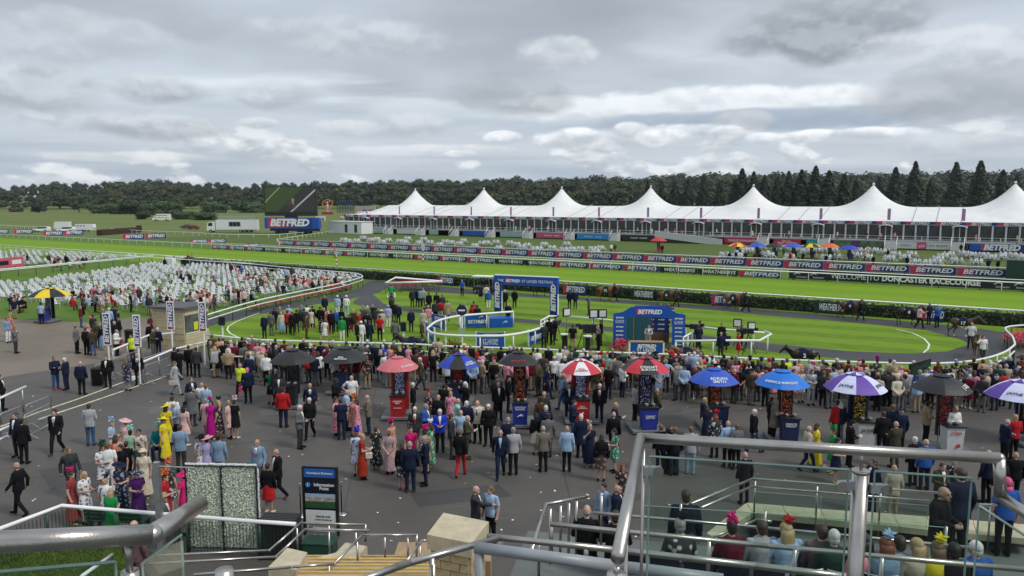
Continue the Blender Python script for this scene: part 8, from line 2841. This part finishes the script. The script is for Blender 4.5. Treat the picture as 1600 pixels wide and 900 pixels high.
def glass(label, quad, dists, th=.012, group='glass balustrade panels'):
    P = [AT(x, y, d_) for (x, y), d_ in zip(quad, dists)]
    # panels stand upright: the lower corners lie straight below the upper ones
    a, b = P[0], P[1]
    za, zb = P[3].z, P[2].z
    o = thing('glass_panel', label, 'glass panel', a, 0, group)
    d = (b - a); d.z = 0; nn = Vector((-d.y, d.x, 0)).normalized() * th / 2
    V = [Vector((0,0,0)), b - a, Vector((b.x - a.x, b.y - a.y, zb - a.z)), Vector((0, 0, za - a.z))]
    MB().add([v - nn for v in V], [(0,1,2,3)]).build('pane', GLASS, o)
    MB().tube([V[0], V[1]], th*.5, 4).build('glass_edge', GLASS_EDGE, o); MB().tube([V[1], V[2]], th*.4, 4).build('glass_edge', GLASS_EDGE, o); MB().tube([V[0], V[3]], th*.4, 4).build('glass_edge', GLASS_EDGE, o)
    return o
glass('large clear glass panel under the right steel frame, left of the thick post', [(1015,713),(1326,734),(1326,960),(1015,960)], (3.42,3.30,3.30,3.42))
glass('clear glass panel right of the thick steel post', [(1367,736),(1518,747),(1518,960),(1367,960)], (3.27,3.18,3.18,3.27))
glass('sloping glass panel at the far right below the handrail', [(1530,790),(1640,862),(1640,980),(1530,980)], (3.16,2.97,2.97,3.16))
hr2 = handrail('thick near steel handrail sloping up at the lower left corner', [(-60,850,1.56),(238,835,1.74),(312,788,2.25)], .0255, n=20)
b2 = hr2.location
q = AT(200, 850, 1.74) - b2
MB().tube([q + Vector((0,0,.01)), q - Vector((0,0,.075))], .009, 12).build('rod', STEEL, hr2, True); MB().tube([q - Vector((0,0,.07)), q - Vector((0,0,.5))], .0215, 16).build('main_post', STEEL, hr2, True)
glass('glass panel in the bottom left corner', [(-30,896),(180,878),(180,990),(-30,990)], (1.62,1.74,1.74,1.62), .01)
glass('sloping glass panel right of the lower left handrail post', [(222,881),(283,836),(283,990),(222,990)], (1.78,2.2,2.2,1.78), .01)
cp = thing('steel_post', 'short round-topped steel post at the bottom left', 'post', AT(350, 890, 3.2), 0)
MB().tube([(0,0,0),(0,0,-.8)], .04, 18).build('post', STEEL, cp, True)
handrail('steel handrail sloping up to the stone pillar', [(540,915,4.2),(640,879,4.6),(776,842,5.2)], .024, [(675,873,4.7,.8),(676,880,4.7,.6)])
handrail('steel top rail leaving the pillar towards the seats', [(762,838,5.4),(960,859,5.1),(1180,884,4.8),(1330,902,4.6)], .024, [(782,842,5.38,.12),(916,856,5.16,.12)])
handrail('thick grey painted rail in front of the pillar', [(742,855,4.6),(960,884,4.45),(1130,906,4.3)], .038, [(749,858,4.6,.9)], m=GREYP)
handrail('steel rail behind the seated spectators, upper one', [(860,819,8.7),(1200,853,8.2),(1620,892,7.6)], .03, [(1108,846,8.3,.6),(1242,859,8.1,.6),(1378,872,7.9,.6)])
handrail('steel rail in front of the seated spectators', [(927,801,12.0),(1210,826,11.4),(1520,856,10.8)], .026, [(940,775,12.0,.9),(1064,787,11.8,1.0),(1196,798,11.7,1.0),(1479,823,11.2,.9)])
handrail('upper steel stair rail beside the standing man in navy', [(1080,787,13.5),(1176,748,16.6),(1465,770,15.8)], .028, [(1180,752,16.55,1.1),(1277,760,16.3,1.1),(1376,768,16.0,1.1)])
handrail('lower steel stair rail beside the standing man in navy', [(1096,793,13.3),(1175,760,16.4),(1452,783,15.6)], .026)
handrail('short steel rail behind the blue hi-vis vest', [(1530,788,15.4),(1600,792,15.2)], .026, [(1548,790,15.35,1.0)])
handrail('short angled steel rail at the steps before the seats', [(1104,843,11.9),(1156,823,12.3),(1183,812,12.6),(1206,815,12.5)], .024)
glass('glass panel behind the front row of spectators, left', [(1008,790),(1190,802),(1190,835),(1008,825)], (12.1,11.8,11.8,12.1))
glass('glass panel behind the front row of spectators, middle', [(1200,802),(1475,824),(1475,856),(1200,838)], (11.75,11.2,11.2,11.75))
glass('glass panel under the stair rails', [(1178,768),(1278,776),(1278,812),(1178,800)], (16.3,16.1,16.1,16.3))
glass('glass panel under the stair rails, right part', [(1284,777),(1450,790),(1450,826),(1284,812)], (16.1,15.6,15.6,16.1))
handrail('steel handrail at the left of the seated man in black', [(830,862,10.6),(853,788,12.2),(917,776,13.0),(918,772,13.0)], .03, [(860,795,12.2,1.0),(876,790,12.4,1.0),(889,786,12.6,1.0),(901,783,12.8,1.0),(842,845,11,.6)])
handrail('steel rail across the seated man in black', [(860,818,11.0),(960,832,10.7)], .03, [(862,820,11,.5)])
handrail('upper left stair handrail', [(245,868,15.5),(421,860,16.3),(470,817,17.2),(571,820,17.4),(571,846,17.4)], .028, [(464,825,17,.9),(514,820,17.3,.9)])
handrail('middle left stair handrail', [(230,881,15.0),(431,870,15.8),(477,827,16.6),(577,829,16.8)], .028, [(514,831,16.7,1.0),(556,832,16.7,1.0)])
handrail('lower left stair handrail', [(302,898,13.6),(455,886,14.3),(522,881,14.7),(566,836,16.0),(651,836,16.2),(651,872,16.2)], .03, [(558,846,15.8,1.1),(601,838,16.1,1.0),(637,838,16.2,1.0),(514,884,14.6,.8)])
handrail('short stair handrail against the pillar', [(634,878,14.6),(659,845,15.6),(669,844,15.7)], .03, [(656,853,15.5,.9)])
handrail('white angled rail at the grass strip, lower left', [(128,900,13.0),(175,867,15.6)], .035, m=RAILW)
# ---------------------------------------------------------------- lower left: rail, mesh fence, bench, flower wall, information board
wr = [G(x, y, 1.1) for x, y in ((-60,850),(0,826),(97,790),(250,803),(400,815),(462,819))]
wro = rail('white_rail', 'white rail with green posts in front of the hat wearing group', wr, 1.1, 2.2, (0,), .06, .04, pm=DKGREEN)
mb = MB()
for a, b in zip(wr, wr[1:]):
    n = int((b - a).length / .10)
    for k in range(n):
        q = a.lerp(b, k / n); mb.bb(q.x - .006, q.x + .006, q.y - .006, q.y + .006, .06, .98)
for v in range(len(mb.v)): mb.v[v] = (mb.v[v][0] - wr[0].x, mb.v[v][1] - wr[0].y, mb.v[v][2])
inf = mb.build('infill_bars', DKGREEN, wro); inf['kind'] = 'stuff'
GRASS_M = [mat('grass_blade', (.055,.095,.014), .7, var=.4, scale=2), mat('grass_blade_light', (.09,.135,.028), .7, var=.3, scale=2)]
struct('grass_strip', MB().sheet([G(-60, 860, .004), G(185, 838, .004), G(230, 862, .004), G(200, 905, .004), G(-60, 930, .004)]), GR_LAWN)
gm = MB(); rg = random.Random(2)
poly = [tuple(G(x, y)[:2]) for x, y in ((-60,860),(185,838),(230,862),(200,905),(-60,930))]
bx0, bx1 = min(p[0] for p in poly), max(p[0] for p in poly); by0, by1 = min(p[1] for p in poly), max(p[1] for p in poly)
for i in range(26000):
    x, y = rg.uniform(bx0, bx1), rg.uniform(by0, by1)
    if not inside(x, y, poly): continue
    a = rg.uniform(0, 6.28); h_ = rg.uniform(.05, .12); w_ = .009
    gm.k = 0 if rg.random() < .6 else 1
    gm.add([(x - w_*math.cos(a), y - w_*math.sin(a), 0), (x + w_*math.cos(a), y + w_*math.sin(a), 0), (x + rg.uniform(-.05,.05), y + rg.uniform(-.05,.05), h_)], [(0,1,2)])
tag(gm.build('grass', GRASS_M), 'short grass growing in the strip at the lower left', 'grass', kind='stuff')
bn = thing('park_bench', 'dark green slatted bench behind the white rail', 'bench', G(182, 838), R(-4))
for k in range(4): MB().bb(-.85,.85,-.02 + .12*k,.08 + .12*k,.43,.46).build('seat_slat', DKGREEN, bn)
for k in range(3): MB().bb(-.85,.85,-.10 - .03*k,-.07 - .03*k,.52 + .13*k,.62 + .13*k).build('back_slat', DKGREEN, bn)
for x in (-.75,.75):
    MB().bb(x-.04,x+.04,.36,.44,0,.428).build('leg', DKGREEN, bn); MB().bb(x-.04,x+.04,-.07,.01,0,.428).build('leg', DKGREEN, bn)
    MB().tube([(x,-.05,.47),(x,-.125,.98)], .025, 6).build('back_support', DKGREEN, bn)
gp = thing('steel_post', 'tall square grey steel post with a thin arm to the flower wall', 'post', G(253, 872), 0)
zt = AT(242, 722, gp.location.y).z
MB().bb(-.075,.075,-.075,.075,0,zt).build('post', GALV, gp); MB().tube([(.08,0,zt-.12),(1.0,.1,zt-.2)], .02, 6).build('arm', GALV, gp)
fw = thing('flower_wall', 'tall panel of small pale flowers in a black frame', 'flower wall', G(352, 862), R(-3))
FY = fw.location.y; fwid = 117 / F * FY; ftop = AT(352, 729, FY).z
for s in (-1, 1):
    x0, x1 = (-fwid/2, -.015) if s < 0 else (.015, fwid/2)
    MB().bb(x0, x1, -.01, .05, .12, ftop).build('backing', mat('flower_backing', (.50,.55,.45), .8), fw)
    rows_f = 6
    lf, wf = MB(), MB()
    rg = random.Random(17 + s)
    for i in range(3200):
        x, z = rg.uniform(x0, x1), rg.uniform(.12, ftop)
        tgt = lf if rg.random() < .14 else wf
        leaf_quads(tgt, [((x, -.02 - rg.uniform(0,.03), z), (0,-1.6,.2))], rg.uniform(.022,.034), rg, 0)
    lf.m = [0]*len(lf.m)
    a_ = lf.build('wall_leaves', mat('wall_leaf', (.26,.34,.19), .7, var=.5, scale=9), fw); a_['kind'] = 'stuff'
    b_ = wf.build('wall_petals', [mat('pale_petals', (.72,.75,.64), .7, var=.12, scale=7), mat('green_petals', (.52,.58,.44), .7, var=.15, scale=7)], fw); b_['kind'] = 'stuff'
for x in (-fwid/2, 0, fwid/2): MB().bb(x - .014, x + .014, -.09, .02, 0, ftop + .02).build('frame_upright', BLACK, fw)
for z in (.10, ftop): MB().bb(-fwid/2 + .016, fwid/2 - .016, -.075, .015, z + .022, z + .044).build('frame_bar', BLACK, fw)
mb = MB(); rg = random.Random(5)
pts = [((rg.uniform(-fwid/2, fwid/2), -.02, ftop + .06 + rg.uniform(-.02,.03)), (0,-1,1)) for _ in range(500)] + [((fwid/2 + rg.uniform(0,.05), -.02, rg.uniform(.2, ftop)), (1,-1,0)) for _ in range(450)]
leaf_quads(mb, pts, .03, rg, 0)
g_ = mb.build('white_garland', [mat('white_petals', (.75,.75,.73), .7), CANVAS], fw); g_['kind'] = 'stuff'
ib = thing('information_board', 'dark navy information board with blue header and map', 'sign', G(503, 836), R(-6))
IY = ib.location.y; iw = 56 / F * IY; it = AT(497, 729, IY).z
MB().bb(-iw/2, iw/2, -.03, .03, .35, it).build('panel', NAVYD, ib)
MB().bb(-iw/2 + .03, iw/2 - .03, -.045, -.031, it - .32, it - .06).build('header', mat('header_blue', (.02,.12,.42), .4), ib)
letters('Grandstand Enclosure', LETTER, ib, (0, -.052, it - .19), width=iw*.78, bold=.01)
letters('Information\nPoint', LETTER, ib, (.12, -.04, it - .60), width=iw*.60, bold=.02)
MB().tube([(-iw*.36,-.05,it-.55),(-iw*.36,-.03,it-.55)], .075, 16).build('info_badge', mat('badge_blue', (.04,.25,.62), .4), ib); letters('i', LETTER, ib, (-iw*.36, -.056, it-.55), size=.13, bold=.02)
mp = NT('site_picture', .5); z_ = mp.sep(mp.tc.outputs['Generated'])[2]
nz = mp.noise(mp.mapping(mp.tc.outputs['Object'], 0, (3,1,9)), 2.0, 4)
mp.link(mp.mix(mp.range(z_, .45, .5), (.03,.10,.04), mp.mix(mp.range(z_, .72, .78), mp.mix(mp.range(nz,.45,.55), (.30,.20,.14), (.5,.48,.45)), (.35,.48,.60))), mp.b.inputs['Base Color'])
MB().bb(-iw/2 + .05, iw/2 - .05, -.042, -.031, it - 1.25, it - .82).build('picture', mp.m, ib)
MB().bb(-iw/2 + .05, iw/2 - .05, -.042, -.031, it - 1.72, it - 1.32).build('pale_panel', WHITE, ib)
letters('Scan the code', TB, ib, (.08, -.048, it - 1.50), width=iw*.42, bold=.01); letters('to view the site map', TB, ib, (.08, -.048, it - 1.60), width=iw*.5, bold=.0)
letters('Exhibition & Betting Hall', LETTER, ib, (.07, -.04, it - 1.86), width=iw*.62, bold=.01); letters('County Enclosure', LETTER, ib, (.02, -.04, it - 2.10), width=iw*.48, bold=.01)
for z, rot_ in ((it - 1.84, 0), (it - 2.1, 1)):
    MB().tube([(-iw*.40,-.038,z+.05),(-iw*.40,-.038,z-.05)] if not rot_ else [(-iw*.44,-.038,z),(-iw*.34,-.038,z)], .010, 5).build('arrow', LETTER, ib)
    MB().bb(-iw/2 + .05, iw/2 - .05, -.036, -.031, z - .13, z - .12).build('divider', WHITE, ib)
for x in (-iw/2, iw/2): MB().bb(x - .03, x + .03, -.06, .05, 0, it).build('side_rail', BLACK, ib)
for px, py, lab in ((534,803,'chrome stanchion right of the information board'), (470,806,'chrome stanchion left of the information board')):
    o = thing('rope_stanchion', lab, 'stanchion', G(px, py), 0, 'chrome stanchions')
    MB().lathe([(.20,0),(.20,.02),(.06,.04),(.025,.05)], 18).build('base', STEEL, o, True); MB().tube([(0,0,.05),(0,0,.95)], .022, 10).build('pole', BLACK, o, True); MB().lathe([(.03,.9),(.045,.93),(.045,.97),(.02,1.0),(.035,1.04),(.01,1.07)], 12).build('finial', STEEL, o, True)
bx = thing('storage_bin', 'black slatted-top bin beside the flower wall', 'bin', G(438, 868), R(-5))
MB().bb(-.5,.5,-.3,.35,0,1.05).build('bin_body', BLACK, bx)
for k in range(7): MB().bb(-.52,.52,-.32 + .1*k,-.25 + .1*k,1.06,1.10).build('lid_slat', BLACK, bx)
gx_ = thing('storage_bin', 'dark green box below the information board', 'bin', G(500, 868), R(-5))
MB().bevbox(-.44,.44,-.25,.25,0,.42,.04).build('bin_body', DKGREEN, gx_); MB().bevbox(-.46,.46,-.27,.27,.425,.48,.02).build('lid', DKGREEN, gx_)
# wheelchair under the seated woman in teal
wp = [r for r in PEOPLE if r['px'] == 248 and r['pose'] == 'sit'][0]
wc = thing('wheelchair', 'black and silver wheelchair of the woman in teal', 'wheelchair', Vector((wp['loc'].x, wp['loc'].y, 0)), wp['rot'])
for s in (-1, 1):
    MB().tube([(.32*s, .30*math.cos(t), .31 + .30*math.sin(t)) for t in [2*math.pi*i/20 for i in range(20)]], .018, 6, closed=True).build('wheel', TYRE, wc, True)
    MB().tube([(.27*s,-.28,1.0),(.27*s,-.22,.42),(.27*s,.3,.42),(.25*s,.5,.14)], .015, 6).build('frame', GALV, wc); MB().box((.27*s,.02,.66), .05,.35,.04).build('armrest', BLACK, wc)
    MB().tube([(.24*s-.02,.42,.08),(.24*s+.02,.42,.08)], .08, 10).build('castor', TYRE, wc)
MB().bb(-.26,.26,-.26,-.22,.45,.95).build('backrest', BLACK, wc); MB().bb(-.25,.25,-.22,.25,.40,.435).build('seat', BLACK, wc)
# ---------------------------------------------------------------- air
hz = MB().bb(-3600, 3600, -80, 4600, -3, 75).build('haze', None)
hz['kind'] = 'stuff'; hz['label'] = 'faint pale haze lying over the whole course'
hm = bpy.data.materials.new('haze_air'); hm.use_nodes = True
hm.node_tree.nodes.clear()
hv_ = hm.node_tree.nodes.new('ShaderNodeVolumePrincipled'); hv_.inputs['Color'].default_value = (.80, .87, .95, 1); hv_.inputs['Density'].default_value = .00006; hv_.inputs['Anisotropy'].default_value = .0
ho = hm.node_tree.nodes.new('ShaderNodeOutputMaterial'); hm.node_tree.links.new(hv_.outputs[0], ho.inputs['Volume'])
hz.data.materials.append(hm)
bpy.data.scenes.remove(SHOP)
